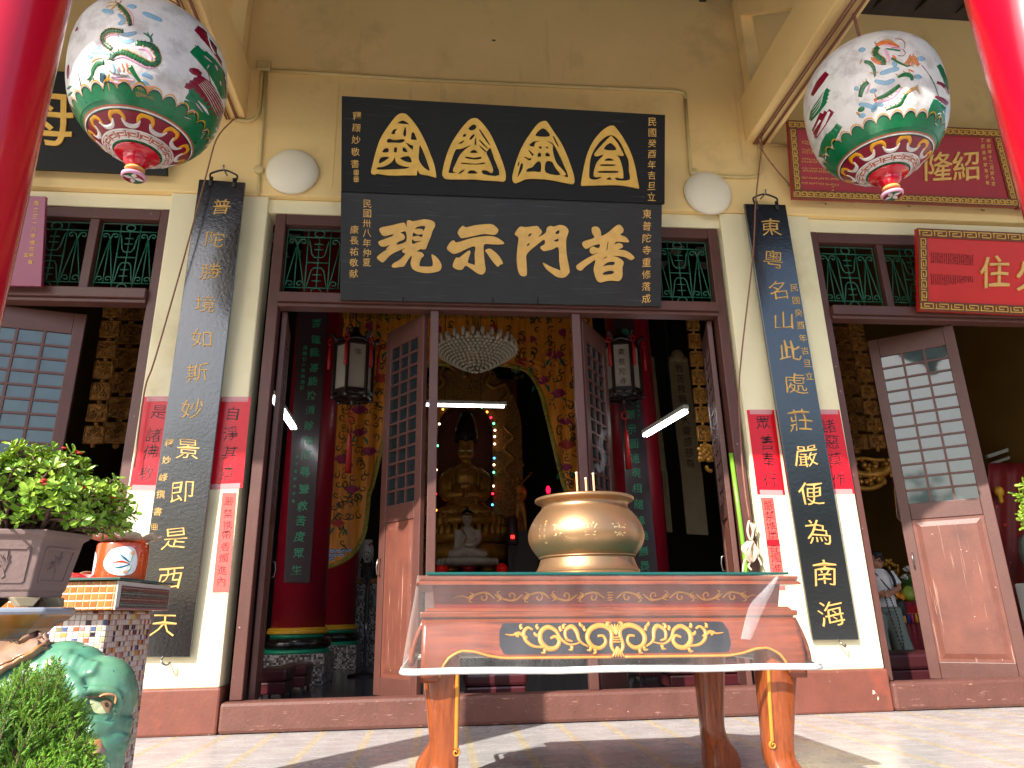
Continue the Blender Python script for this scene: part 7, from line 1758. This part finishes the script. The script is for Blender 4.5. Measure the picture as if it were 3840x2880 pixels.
def gstrip(lab, a, c, wpx, Y, n, dark=False):
    t = thing('gilt_strip', lab, 'hanging carving', P(*c, Y), 'gilt carved hanging strips in the hall'); b = MB(); g2 = MB(); random.seed(int(a[0]))
    A0, C0 = P(*a, Y), P(*c, Y); d = (C0 - A0) / n; w_ = (P(a[0] + wpx, a[1], Y) - A0).length; u = d.normalized(); s_ = Vector((1, 0, 0)); nn = Vector((0, -1, 0))
    for i in range(n):
        m_ = A0 + d * (i + .45); b.obox(m_, s_ * w_ / 2, u * d.length * .40, nn * .02)
        ff2 = lambda x, y, h: m_ + s_ * x * w_ + u * y * d.length + nn * (.02 + h)
        for q in ([(-.45, -.38), (.45, -.38)], [(-.45, .38), (.45, .38)], [(-.45, -.38), (-.45, .38)], [(.45, -.38), (.45, .38)]): relief(g2, q, .08, ff2, .015, 1)
        for k in range(9): relief(g2, curl(random.uniform(-.3, .3), random.uniform(-.25, .25), random.uniform(0, 6), .5, random.choice((-1, 1))), [.03, .08, .04], ff2, .02, 2)
        g2.ball(A0 + d * (i + .93), (w_ * .13, .03, w_ * .13), 8)
    b.build('panels', M['gold_carv'], t, bevel=.004); g2.build('carving', M['gold_dk'] if not dark else M['gold_carv'], t, True); return t
gt = gstrip('bright gilt carved strip with dragon bracket beside the right door leaf of the doorway', zG(2000, 70), zG(2098, 1040), 26, 2.6, 7)
b = MB()
for q in ([(2060, 1060), (2090, 1100), (2060, 1140), (2070, 1170)], [(2050, 1080), (2100, 1060), (2150, 1090), (2150, 1130)], [(2080, 1130), (2120, 1160), (2155, 1150)], [(2110, 1200), (2120, 1230), (2150, 1240)], [(2085, 1090), (2130, 1110), (2150, 1170)], [(2065, 1050), (2120, 1045), (2150, 1060)]):
    b.tube(cat_rom([P(*zG(*p), 2.5) for p in q], 4), .028, 8)
for a in range(10): b.ball(P(*zG(2060 + a * 9, 1075 + (a * 37) % 90), 2.48), .04, 8)
b.build('dragon_bracket', M['gold_dk'], gt, True)
for lab, a, c, wpx, Y, n in (('wide gilt carved strip close to the right couplet pilaster in the right bay', zD(85, 230), zD(215, 1100), 52, 3.4, 7), ('narrow gilt carved strip left of the open door leaf in the right bay', zD(190, 200), zD(355, 1090), 32, 3.0, 8),
    ('gilt carved strip inside the left bay, nearer the open door leaf', r4(745, 290), r4(600, 1240), 42, 3.2, 7), ('gilt carved strip inside the left bay, beside the pilaster edge', r4(870, 290), r4(750, 1240), 60, 3.6, 6)):
    gstrip(lab, a, c, wpx, Y, n, True)
t = thing('gilt_bracket', 'gilt boat-shaped carved bracket under the strips in the right bay', 'carving', P(*zD(300, 1330), 3.2)); b = MB(); random.seed(2)
b.tube(cat_rom([P(*zD(x, y), 3.2) for x, y in ((175, 1230), (240, 1250), (330, 1250), (400, 1230), (445, 1180), (420, 1140))], 4), [.05] * 8 + [.07] * 8 + [.04] * 5, 8)
b.tube(cat_rom([P(*zD(x, y), 3.2) for x, y in ((170, 1150), (260, 1140), (330, 1150), (400, 1150))], 4), .03, 8); b.tube(cat_rom([P(*zD(x, y), 3.2) for x, y in ((200, 1340), (280, 1350), (360, 1330), (400, 1290))], 4), .04, 8)
for k in range(40): b.ball(P(*zD(random.uniform(190, 410), random.uniform(1150, 1320)), 3.2 + random.uniform(-.05, .05)), random.uniform(.025, .05), 8)
b.build('bracket_carving', M['gold_dk'], t, True)
for lab, x in (('gold embroidered pennant hanging left of the open right bay door', 488),):
    t = thing('pennant', lab, 'banner', P(*zD(x + 15, 1580), 2.2)); Q = [(465, 1340), (495, 1340), (535, 1550), (520, 1585), (485, 1550)]; b = MB(); b.prism([(p[0], p[1]) for p in Q], 0, .01, lambda u, v, tt: P(*zD(u, v), 2.2 + tt)); b.build('cloth', M['wood_dk'], t)
    b = MB(); b.tube([P(*zD(*p), 2.19) for p in Q], .007, 5, closed=True); b.ball(P(*zD(455, 1255), 2.19), (.05, .02, .04), 8); b.tube([P(*zD(462, 1280), 2.19), P(*zD(478, 1340), 2.19)], .02, 6)
    for y in (1370, 1400, 1430, 1500, 1530): b.tube([P(*zD(480 + (y - 1370) * .12, y), 2.19), P(*zD(505 + (y - 1370) * .12, y), 2.19)], .006, 4)
    b.build('gold_trim', M['gold_dk'], t, True)
# ------------------------------------------------------------------ kneelers
M['vinyl_shade'] = mat('shaded_vinyl', lin(66, 24, 28), .4, var=.12, vs=4); M['vinyl'] = mat('maroon_vinyl', lin(74, 27, 32), .35, var=.12, vs=4, coat=.2); M['vinyl_r'] = mat('red_vinyl', lin(150, 34, 34), .35, var=.12, vs=4, coat=.2)  # bench vinyl is a darker copy, its shade put into the colour
def kneeler(lab, x0, x1, y0, y1, h, m_='vinyl'):
    t = thing('kneeling_stool', lab, 'stool', ((x0 + x1) / 2, (y0 + y1) / 2, .06), 'maroon padded kneelers on the hall floor')
    b = MB(); b.box(x0, x1, y0, y1, .10, .06 + h * .55); b.build('base', M[m_], t, bevel=.02)
    b = MB(); b.box(x0 - .015, x1 + .015, y0 - .015, y1 + .015, .062 + h * .55, .06 + h); b.build('cushion', M[m_], t, bevel=.035)
    b = MB()
    for x in (x0 + .04, x1 - .04):
        for y in (y0 + .04, y1 - .04): b.tube([(x, y, .06), (x, y, .10)], .02, 8)
    b.build('feet', M['iron'], t)
for (x, y, w_, h), lab in zip(((1750, 1212, .30, .31), (1890, 1162, .30, .30), (2005, 1110, .28, .30)), ('nearest maroon kneeler by the left door leaf', 'middle maroon kneeler in the row before the left hall column', 'farthest maroon kneeler of the row, touching the left column plinth')):
    p = PZ(*r8(x, y), .06); kneeler(lab, p.x - w_ / 2, p.x + w_ / 2, p.y, p.y + .5, h)
kneeler('maroon kneeler with a sunlit edge just behind the threshold under the altar table', .26, .86, .95, 1.45, .29)
p = P(1530, 1460, 1.6); kneeler('maroon kneeler behind the threshold seen left of the table back leg', p.x - .45, p.x + .45, 1.55, 2.05, .30)
p = P(1425, 1455, 3.0); kneeler('small maroon kneeler deeper in the hall right of the centre post', p.x - .3, p.x + .3, 2.9, 3.3, .26)
p = P(1965, 1440, 1.1); kneeler('shade-darkened maroon padded bench filling the right bay doorway beside the open leaf', p.x - .75, p.x + .5, 1.0, 1.7, .36, 'vinyl_shade')
# fan
fx = P(787, 1440, 4.9); ft = thing('pedestal_fan', 'black pedestal fan standing behind the open door leaf', 'fan', (fx.x, 4.9, .06))
b = MB(); b.lathe([(.25, 0), (.25, .025), (.06, .05), (.03, .09)], (fx.x, 4.9, .06), 28); b.tube([(fx.x, 4.9, .1), (fx.x, 4.9, 1.05)], .022, 10); b.tube([(fx.x, 4.9, .82), (fx.x, 4.9, 1.3)], .035, 10); b.build('stand', M['iron'], ft, True, ang=40)
b = MB(); b.tube([(fx.x, 4.9, .62), (fx.x, 4.9, .84)], .0225, 10); b.build('chrome_rod', M['steel'], ft, True)
b = MB(); hc = Vector((fx.x - .03, 4.8, 1.62)); b.lathe([(.09, -.12), (.10, .0), (.08, .1)], (fx.x - .03, 4.95, 1.6), 16); b.tube([(fx.x, 4.9, 1.25), (fx.x, 4.93, 1.58)], .03, 8); b.build('motor', M['iron'], ft, True, ang=40)
b = MB()
for r in (.06, .12, .18, .235): b.tube([hc + Vector((r * .55 * math.cos(a), -.05 - r * .83 * math.cos(a) * .3, r * math.sin(a))) for a in [i * math.pi / 14 for i in range(28)]], .005, 4, closed=True)
for k in range(24): a = k * math.pi / 12; b.tube([hc + Vector((.02 * math.cos(a), -.06, .03 * math.sin(a))), hc + Vector((.235 * .55 * math.cos(a), -.05 - .235 * .25 * math.cos(a), .235 * math.sin(a)))], .003, 3)
b.build('grille', M['iron'], ft, True)
b = MB()
for k in range(3):
    a = k * 2.09 + .4; u = Vector((.55 * math.cos(a), -.25 * math.cos(a), math.sin(a))); v = Vector((-.55 * math.sin(a), .25 * math.sin(a), math.cos(a))); b.slab([hc + u * .03 - v * .02, hc + u * .2 - v * .06, hc + u * .2 + v * .05 + Vector((0, .02, 0)), hc + u * .03 + v * .02], Vector((0, 1, 0)), .004)
b.build('blades', M['blk'], ft)
pv2 = P(768, 1165, 6.9); t = thing('tall_vase', 'tall white porcelain vase with painted flowers on the altar behind the fan', 'vase', (P(*z3b(995, 540), 7.5).x, 7.5, 1.585)); b = MB(); b.lathe([(.14, 0), (.155, .1), (.155, .62), (.12, .66), (.13, .72)], t.location, 24); b.build('body', mat('floral_porcelain', lin(210, 205, 200), .2, chips=(lin(150, 30, 50), 9, .6)), t, True, ang=40)
t = thing('wall_heater', 'grey air unit set in the mosaic altar front', 'appliance', P(*z3b(1110, 870), 7.4)); q1 = P(*z3b(1060, 880), 7.42); q2_ = P(*z3b(1150, 740), 7.42); b = MB(); b.box(q1.x, q1.x + .7, 7.36, 7.449, q1.z, q2_.z); b.build('case', mat('grey_plastic', lin(96, 98, 104), .4), t, bevel=.03)
b = MB(); b.box(q1.x + .12, q1.x + .58, 7.35, 7.359, q1.z + .1, q2_.z - .1); b.build('front_panel', mat('dark_grey_plastic', lin(60, 62, 68), .4), t, bevel=.006)
# ------------------------------------------------------------------ right bay: offering table, person
OY = 3.3
xl, xr = P(*zR(800, 600), OY).x, P(*zR(1150, 600), OY).x; ztp = P(*zR(900, 590), OY).z
ot = thing('offering_table', 'offering table with deep red fringed cloth behind the standing person', 'table', ((xl + xr) / 2, OY + .4, .06))
M['rcloth'] = mat('crimson_cloth', lin(130, 14, 30), .6, var=.2, vs=5, streak=((14, 14, .5), lin(70, 6, 18), 1, .5, .6))
b = MB(); vs = []; fs = []; n = 60
for i in range(n + 1):
    x = xl + (xr - xl) * i / n
    for j in range(6): vs.append((x, OY + .03 * math.sin(i * 1.1) * j / 5, ztp - (ztp - .09) * j / 5))
for i in range(n):
    for j in range(5): a = i * 6 + j; fs.append((a, a + 6, a + 7, a + 1))
b.add(vs, fs); b.box(xl, xr, OY + .01, OY + .8, ztp - .02, ztp + .02); b.build('cloth', M['rcloth'], ot, True, ang=50)
b = MB(); zq = P(*zR(900, 655), OY - .05).z; zq2 = P(*zR(900, 605), OY - .05).z; b.box(xl, xr, OY - .045, OY - .035, zq, zq2); b.build('valance', M['plaque_r'], ot)
b = MB(); b.box(xl, xr, OY - .05, OY - .03, zq - .015, zq); b.build('gold_band', M['gold_dk'], ot)
tc_ = [lin(226, 160, 40), lin(40, 60, 150), lin(190, 60, 100), lin(226, 160, 40), lin(30, 90, 120)]
for k in range(9):
    x = P(*zR(880 + k * 26, 680), OY - .05).x; b = MB(); b.tube([(x, OY - .06, zq), (x, OY - .06, zq - .03), (x, OY - .06, zq - .13)], [.006, .018, .022], 8); b.build('fringe_tassel', mat('tassel_silk', tc_[k % 5], .6), ot, True)
for (x, y, r), lab in zip(((828, 538, .058), (832, 568, .06), (862, 560, .06)), ('top orange of the small pile on the offering table', 'left lower orange of the small pile on the offering table', 'right lower orange of the small pile on the offering table')):
    p = P(*zR(x, y), OY + .1); p.z = max(p.z, ztp + .02 + r); t = thing('orange', lab, 'fruit', p, 'oranges on the offering table'); b = MB(); b.ball(p, (r, r, r * .93), 16); o = b.build('skin', mat('orange_skin', lin(236, 140, 20), .45, bump=.15, bs=90), t, True)
    b = MB(); b.tube([p + Vector((0, 0, r * .9)), p + Vector((.004, 0, r * 1.02))], .006, 6); b.build('stem', M['stem'], t)
p = P(*zR(920, 578), OY + .1); p.z = ztp + .02; t = thing('pomelo', 'green pomelo on the offering table beside the oranges', 'fruit', p); b = MB(); b.lathe([(.02, 0), (.085, .03), (.105, .08), (.09, .14), (.05, .19), (.02, .215), (0, .22)], p, 20); b.build('skin', mat('pomelo_skin', lin(150, 170, 60), .4, bump=.1, bs=80), t, True)
p = P(*zR(832, 560), OY + .35); p.z = ztp + .02; t = thing('gilt_vase', 'small gilt vase behind the oranges on the offering table', 'vase', p); b = MB(); b.lathe([(.06, 0), (.05, .05), (.09, .16), (.07, .24), (.045, .3), (.085, .4)], p, 18); b.build('body', M['gold_dk'], t, True)
b = MB(); random.seed(8)
for k in range(26): a = random.uniform(0, 6.28); q1 = p + Vector((.10 * math.cos(a), .08 * math.sin(a), random.uniform(.38, .6))); b.ball(q1, (.02, .015, .03), 6)
b.build('gilt_leaves', M['gold_dk'], t, True)
p = P(*zR(925, 520), OY + .3); p.z = ztp + .02; t = thing('flower_vase', 'pale lotus flowers with green leaves in a vase on the offering table', 'flowers', p); b = MB(); b.lathe([(.05, 0), (.08, .08), (.05, .18), (.06, .22)], p, 16); b.build('vase', mat('green_vase', lin(110, 130, 90), .3), t, True)
b = MB(); g2 = MB()
for dx, dz in ((0, .42), (.1, .25), (-.06, .3)):
    c = p + Vector((dx, -.05, dz))
    for k in range(12): a = k * .53; e = .3 + (k % 3) * .35; b.ball(c + Vector((.05 * math.cos(a) * math.sin(e), .05 * math.sin(a) * math.sin(e), .05 * math.cos(e))), (.022, .022, .045), 6, None, Quaternion((0, 0, 1), a).to_matrix() @ Quaternion((0, 1, 0), e).to_matrix())
for k in range(12):
    a = random.uniform(0, 6.28); c = p + Vector((0, -.03, .2)); e = c + Vector((.2 * math.cos(a), .1 * math.sin(a) - .05, random.uniform(0, .2))); s_ = (e - c).cross(Vector((0, 0, 1))).normalized() * .045
    g2.add([c, c.lerp(e, .5) - s_ + Vector((0, 0, .03)), e, c.lerp(e, .5) + s_ + Vector((0, 0, .03))], [(0, 1, 2, 3)])
b.build('blossoms', mat('lotus_petal', lin(206, 196, 196), .5, var=.1), t, True); g2.build('leaves', mat('lotus_leaf', lin(70, 110, 50), .5), t)
# person
HY = 2.05; hp_ = lambda x, y, d=0: P(*zR(x, y), HY + d)
uh = (P(*zR(701, 500), HY) - P(*zR(700, 500), HY)).length
pt2 = hp_(735, 560); PX = pt2.x; pe = thing('person', 'person in a white flowered T-shirt and grey-green trousers, head bowed over clasped hands', 'person', (PX, HY, .06))
M['skin'] = mat('skin', lin(176, 124, 96), .5, var=.06); M['tee'] = mat('white_tee', lin(214, 212, 210), .7, chips=(lin(90, 110, 140), 10, .68), var=.06); M['trous'] = mat('grey_green_trousers', lin(120, 132, 124), .7, var=.12, vs=4); M['hair'] = mat('black_hair', lin(22, 18, 18), .5, bump=.4, bs=60)
zf = .06; Zs = lambda y: hp_(700, y).z
def limb(mb, pts, rs, seg=14): 
    q = cat_rom(pts, 4); n_ = len(q) - 1
    rr = []
    for i in range(n_ + 1): fi = i / n_ * (len(rs) - 1); a = min(len(rs) - 2, int(fi)); rr.append(rs[a] + (rs[a + 1] - rs[a]) * (fi - a))
    mb.tube(q, rr, seg)
hd = hp_(686, 318)
sh_z = Zs(380); hip_z = Zs(610); cx = hp_(722, 500).x
LEG = [((cx - .10, HY + .02), (cx - .11, HY - .02)), ((cx + .10, HY), (cx + .20, HY - .08))]
b = MB()
b.ball(hd + Vector((0, 0, .01)), (.078, .092, .108), 20); b.ball(hd + Vector((.02, -.035, -.045)), (.055, .06, .062), 14)
limb(b, [hd + Vector((-.01, .02, -.06)), Vector((cx - .02, HY + .04, sh_z + .02))], [.052, .06])
limb(b, [Vector((cx, HY + .03, sh_z - .02)), Vector((cx, HY + .02, (sh_z + hip_z) / 2)), Vector((cx, HY, hip_z))], [.125, .12, .13]); 
hands = hp_(765, 535, -.26)
for s in (-1, 1):
    S_ = Vector((cx + s * .165, HY + .03, sh_z - .03)); E2 = Vector((cx + s * .215, HY - .06, (sh_z + hip_z) / 2 + .0)); W2 = hands + Vector((s * .055, .03, 0))
    limb(b, [S_, S_.lerp(E2, .5), E2], [.052, .046, .04]); limb(b, [E2, E2.lerp(W2, .5), W2], [.04, .035, .026])
    b.ball(W2.lerp(hands, .45), (.038, .026, .042), 12)
    for k in range(4): limb(b, [W2.lerp(hands, .4) + Vector((0, -.012, .03 - k * .018)), W2.lerp(hands, .8) + Vector((0, -.036, .022 - k * .018)), hands + Vector((-s * .03, -.022, .02 - k * .018))], [.0105, .0095, .008], 8)
    limb(b, [W2 + Vector((0, -.01, .03)), hands + Vector((s * .01, -.02, .055))], [.012, .009], 8)
for (hx_, hy_), (fx_, fy_) in LEG:
    limb(b, [Vector((hx_, hy_, hip_z)), Vector(((hx_ + fx_) / 2, hy_ - .02, .5)), Vector((fx_, fy_, .14))], [.085, .06, .042]); limb(b, [Vector((fx_, fy_ + .04, .10)), Vector((fx_ + .03, fy_ - .14, .085))], [.04, .03])
bd = b.build('body', M['skin'], pe, True); remesh(bd, .009, 3)
b = MB(); fd = Vector((.45, -.85, -.12)).normalized(); rt = fd.cross(Vector((0, 0, 1))).normalized()
nb = hd + fd * .098
b.tube([nb + Vector((0, 0, .012)) - fd * .02, nb + Vector((0, 0, -.02)) + fd * .012, nb + Vector((0, 0, -.026)) - fd * .01], [.008, .014, .008], 8); b.tube([nb - fd * .012 + rt * .024 + Vector((0, 0, -.062)), nb - fd * .004 + Vector((0, 0, -.06)), nb - fd * .012 - rt * .024 + Vector((0, 0, -.062))], .006, 6)
for s in (-1, 1): b.ball(hd - fd * .01 + rt * s * .082 + Vector((0, 0, -.005)), (.014, .022, .03), 8)
b.build('face_features', M['skin'], pe, True)
b = MB()
for s in (-1, 1): b.ball(hd + fd * .088 + rt * s * .032 + Vector((0, 0, .012)), (.012, .012, .007), 8)
b.build('eyes', M['hair'], pe, True)
b = MB()
for s in (-1, 1):
    c = hd + fd * .103 + rt * s * .036 + Vector((0, 0, .01)); b.tube([c + rt * .027 * math.cos(a) + Vector((0, 0, .02 * math.sin(a))) for a in [i * math.pi / 8 for i in range(16)]], .0028, 5, closed=True); b.tube([c + rt * s * .027, hd - fd * .01 + rt * s * .086 + Vector((0, 0, .015))], .0025, 5)
b.tube([hd + fd * .106 + rt * .01 + Vector((0, 0, .012)), hd + fd * .106 - rt * .01 + Vector((0, 0, .012))], .0025, 5); b.build('glasses', M['iron'], pe, True)
b = MB(); b.ball(hd + Vector((-.012, .028, .045)), (.088, .098, .095), 18); b.ball(hd + fd * .055 + Vector((0, 0, .085)), (.07, .05, .04), 12)
for k in range(14): a = k * .3 - 2; b.ball(hd + fd * (.075) + rt * (-.075 + k * .0115) + Vector((0, 0, .066 - .02 * abs(k - 7) / 7)), (.012, .02, .03), 8)
h_ = b.build('hair', M['hair'], pe, True); remesh(h_, .008, 2)
b = MB(); limb(b, [Vector((cx, HY + .03, sh_z + .015)), Vector((cx, HY + .02, sh_z - .10)), Vector((cx, HY + .01, (sh_z + hip_z) / 2)), Vector((cx, HY, hip_z - .02))], [.10, .160, .155, .165])
b.ball((cx, HY + .03, sh_z - .05), (.205, .12, .075), 16)
for s in (-1, 1): S_ = Vector((cx + s * .165, HY + .03, sh_z - .03)); E2 = Vector((cx + s * .215, HY - .06, (sh_z + hip_z) / 2)); limb(b, [S_, S_.lerp(E2, .85)], [.07, .068])
o = b.build('t_shirt', M['tee'], pe, True); remesh(o, .011, 4)
b = MB(); b.ball((cx, HY, hip_z - .02), (.17, .13, .10), 16)
for (hx_, hy_), (fx_, fy_) in LEG: limb(b, [Vector((hx_, hy_, hip_z - .03)), Vector(((hx_ + fx_) / 2, hy_ - .02, .5)), Vector((fx_, fy_, .10))], [.115, .105, .115], 16)
o = b.build('trousers', M['trous'], pe, True); remesh(o, .011, 4)
b = MB()
b.tube(cat_rom([Vector((cx + .12, HY + .1, sh_z + .04)), Vector((cx + .115, HY - .04, sh_z + .02)), Vector((cx + .125, HY - .135, sh_z - .12)), Vector((cx + .16, HY - .08, sh_z - .26))], 4), .018, 8); b.tube(cat_rom([Vector((cx - .12, HY + .1, sh_z + .04)), Vector((cx - .1, HY - .06, sh_z + .01)), Vector((cx + .02, HY - .15, (sh_z + hip_z) / 2)), Vector((cx + .2, HY - .08, hip_z + .05))], 5), .008, 6)
b.ball((cx + .25, HY + .02, hip_z - .02), (.07, .05, .11), 12); b.build('bag_straps', M['iron'], pe, True)
t = thing('bead_string', 'dark prayer bead string hanging from the person\'s clasped hands', 'beads', hands); b = MB()
q = cat_rom([hands + Vector((-.03, -.02, -.03)), hands + Vector((.0, -.03, -.3)), hands + Vector((.08, -.03, -.62)), hands + Vector((.08, -.03, -.3)), hands + Vector((.03, -.02, -.03))], 9)
for p in q: b.ball(p, .011, 6)
b.tube(q, .003, 4); b.build('beads', M['blk'], t, True)
# far right things
p = P(2132, 987, 3.2); p2_ = P(2260, 943, 3.2); t = thing('lamp_fitting', 'unlit grey lamp batten running to the right photo edge', 'lamp', p); b = MB(); b.bar(p, p2_, .05, .05); b.bar(p + Vector((0, 0, -.12)), p2_ + Vector((0, 0, -.12)), .04, .04); b.build('batten', M['fix'], t)
t = thing('red_hanging', 'red beaded cloth hanging with a yellow tassel at the right edge of the hall', 'banner', P(2170, 1220, 2.6)); b = MB(); vs = []; fs = []
for i in range(25):
    for j in range(16): vs.append(P(2135 + i * 7, 1000 + j * 26, 2.6 + .02 * math.sin(i * 1.3) + .02 * math.sin(i * .4)))
for i in range(24):
    for j in range(15): a = i * 16 + j; fs.append((a, a + 16, a + 17, a + 1))
b.add(vs, fs); o = b.build('cloth', mat('red_gauze', lin(116, 14, 16), .6, chips=(lin(190, 60, 40), 16, .66), var=.3, vs=8), t, True); o.modifiers.new('S', 'SOLIDIFY').thickness = .01
b = MB(); b.lathe([(.02, .07), (.05, .05), (.062, .0), (.05, -.05), (.03, -.06), (.03, -.14), (.012, -.16)], P(2158, 1062, 2.5), 14); b.build('yellow_tassel', M['yel'], t, True)
p = P(2252, 1190, 1.9); t = thing('celadon_vase', 'round pale celadon vase cut off by the right photo edge', 'vase', (p.x, 1.9, .06)); b = MB(); b.lathe([(.16, p.z - .36), (.24, p.z - .22), (.265, p.z), (.23, p.z + .16), (.12, p.z + .26), (.10, p.z + .34), (.14, p.z + .38)], (p.x, 1.9, 0), 32); b.build('body', mat('celadon', lin(150, 160, 146), .25, var=.25, vs=8, coat=.4), t, True)
b = MB(); b.box(p.x - .2, p.x + .2, 1.72, 2.1, .06, p.z - .361); b.build('stand', M['wood_dk'], t, bevel=.01)
p = P(2225, 1290, 1.6); t = thing('air_unit', 'white louvred air unit at the right photo edge', 'appliance', (p.x, 1.6, .06)); b = MB(); b.box(p.x - .12, p.x + .5, 1.4, 1.66, .062, p.z + .16); b.build('case', M['white'], t, bevel=.02); b = MB()
for k in range(14): b.box(p.x - .1, p.x + .48, 1.39, 1.398, p.z - .55 + k * .045, p.z - .53 + k * .045)
b.build('louvres', M['fix'], t)
# incense smoke
mt = bpy.data.materials.new('smoke'); mt.use_nodes = True; n = mt.node_tree.nodes; n.clear(); o = n.new('ShaderNodeOutputMaterial'); v = n.new('ShaderNodeVolumePrincipled'); v.inputs['Color'].default_value = (.8, .85, .95, 1); v.inputs['Density'].default_value = 2.2; mt.node_tree.links.new(v.outputs[0], o.inputs['Volume'])
b = MB(); sp = P(1281, 1022, -2.58); q = cat_rom([sp + Vector((0, 0, .0)), sp + Vector((.02, .0, .05)), sp + Vector((.05, .02, .02)), sp + Vector((.075, .02, .10)), sp + Vector((.05, .0, .17)), sp + Vector((.09, .02, .26))], 5)
b.tube(q, [.006 + .012 * min(1, i / 12) for i in range(len(q))], 10); b.build('incense_smoke', mt, None, True, label='faint bluish wisp of smoke rising from the rightmost incense stick', cat='smoke')
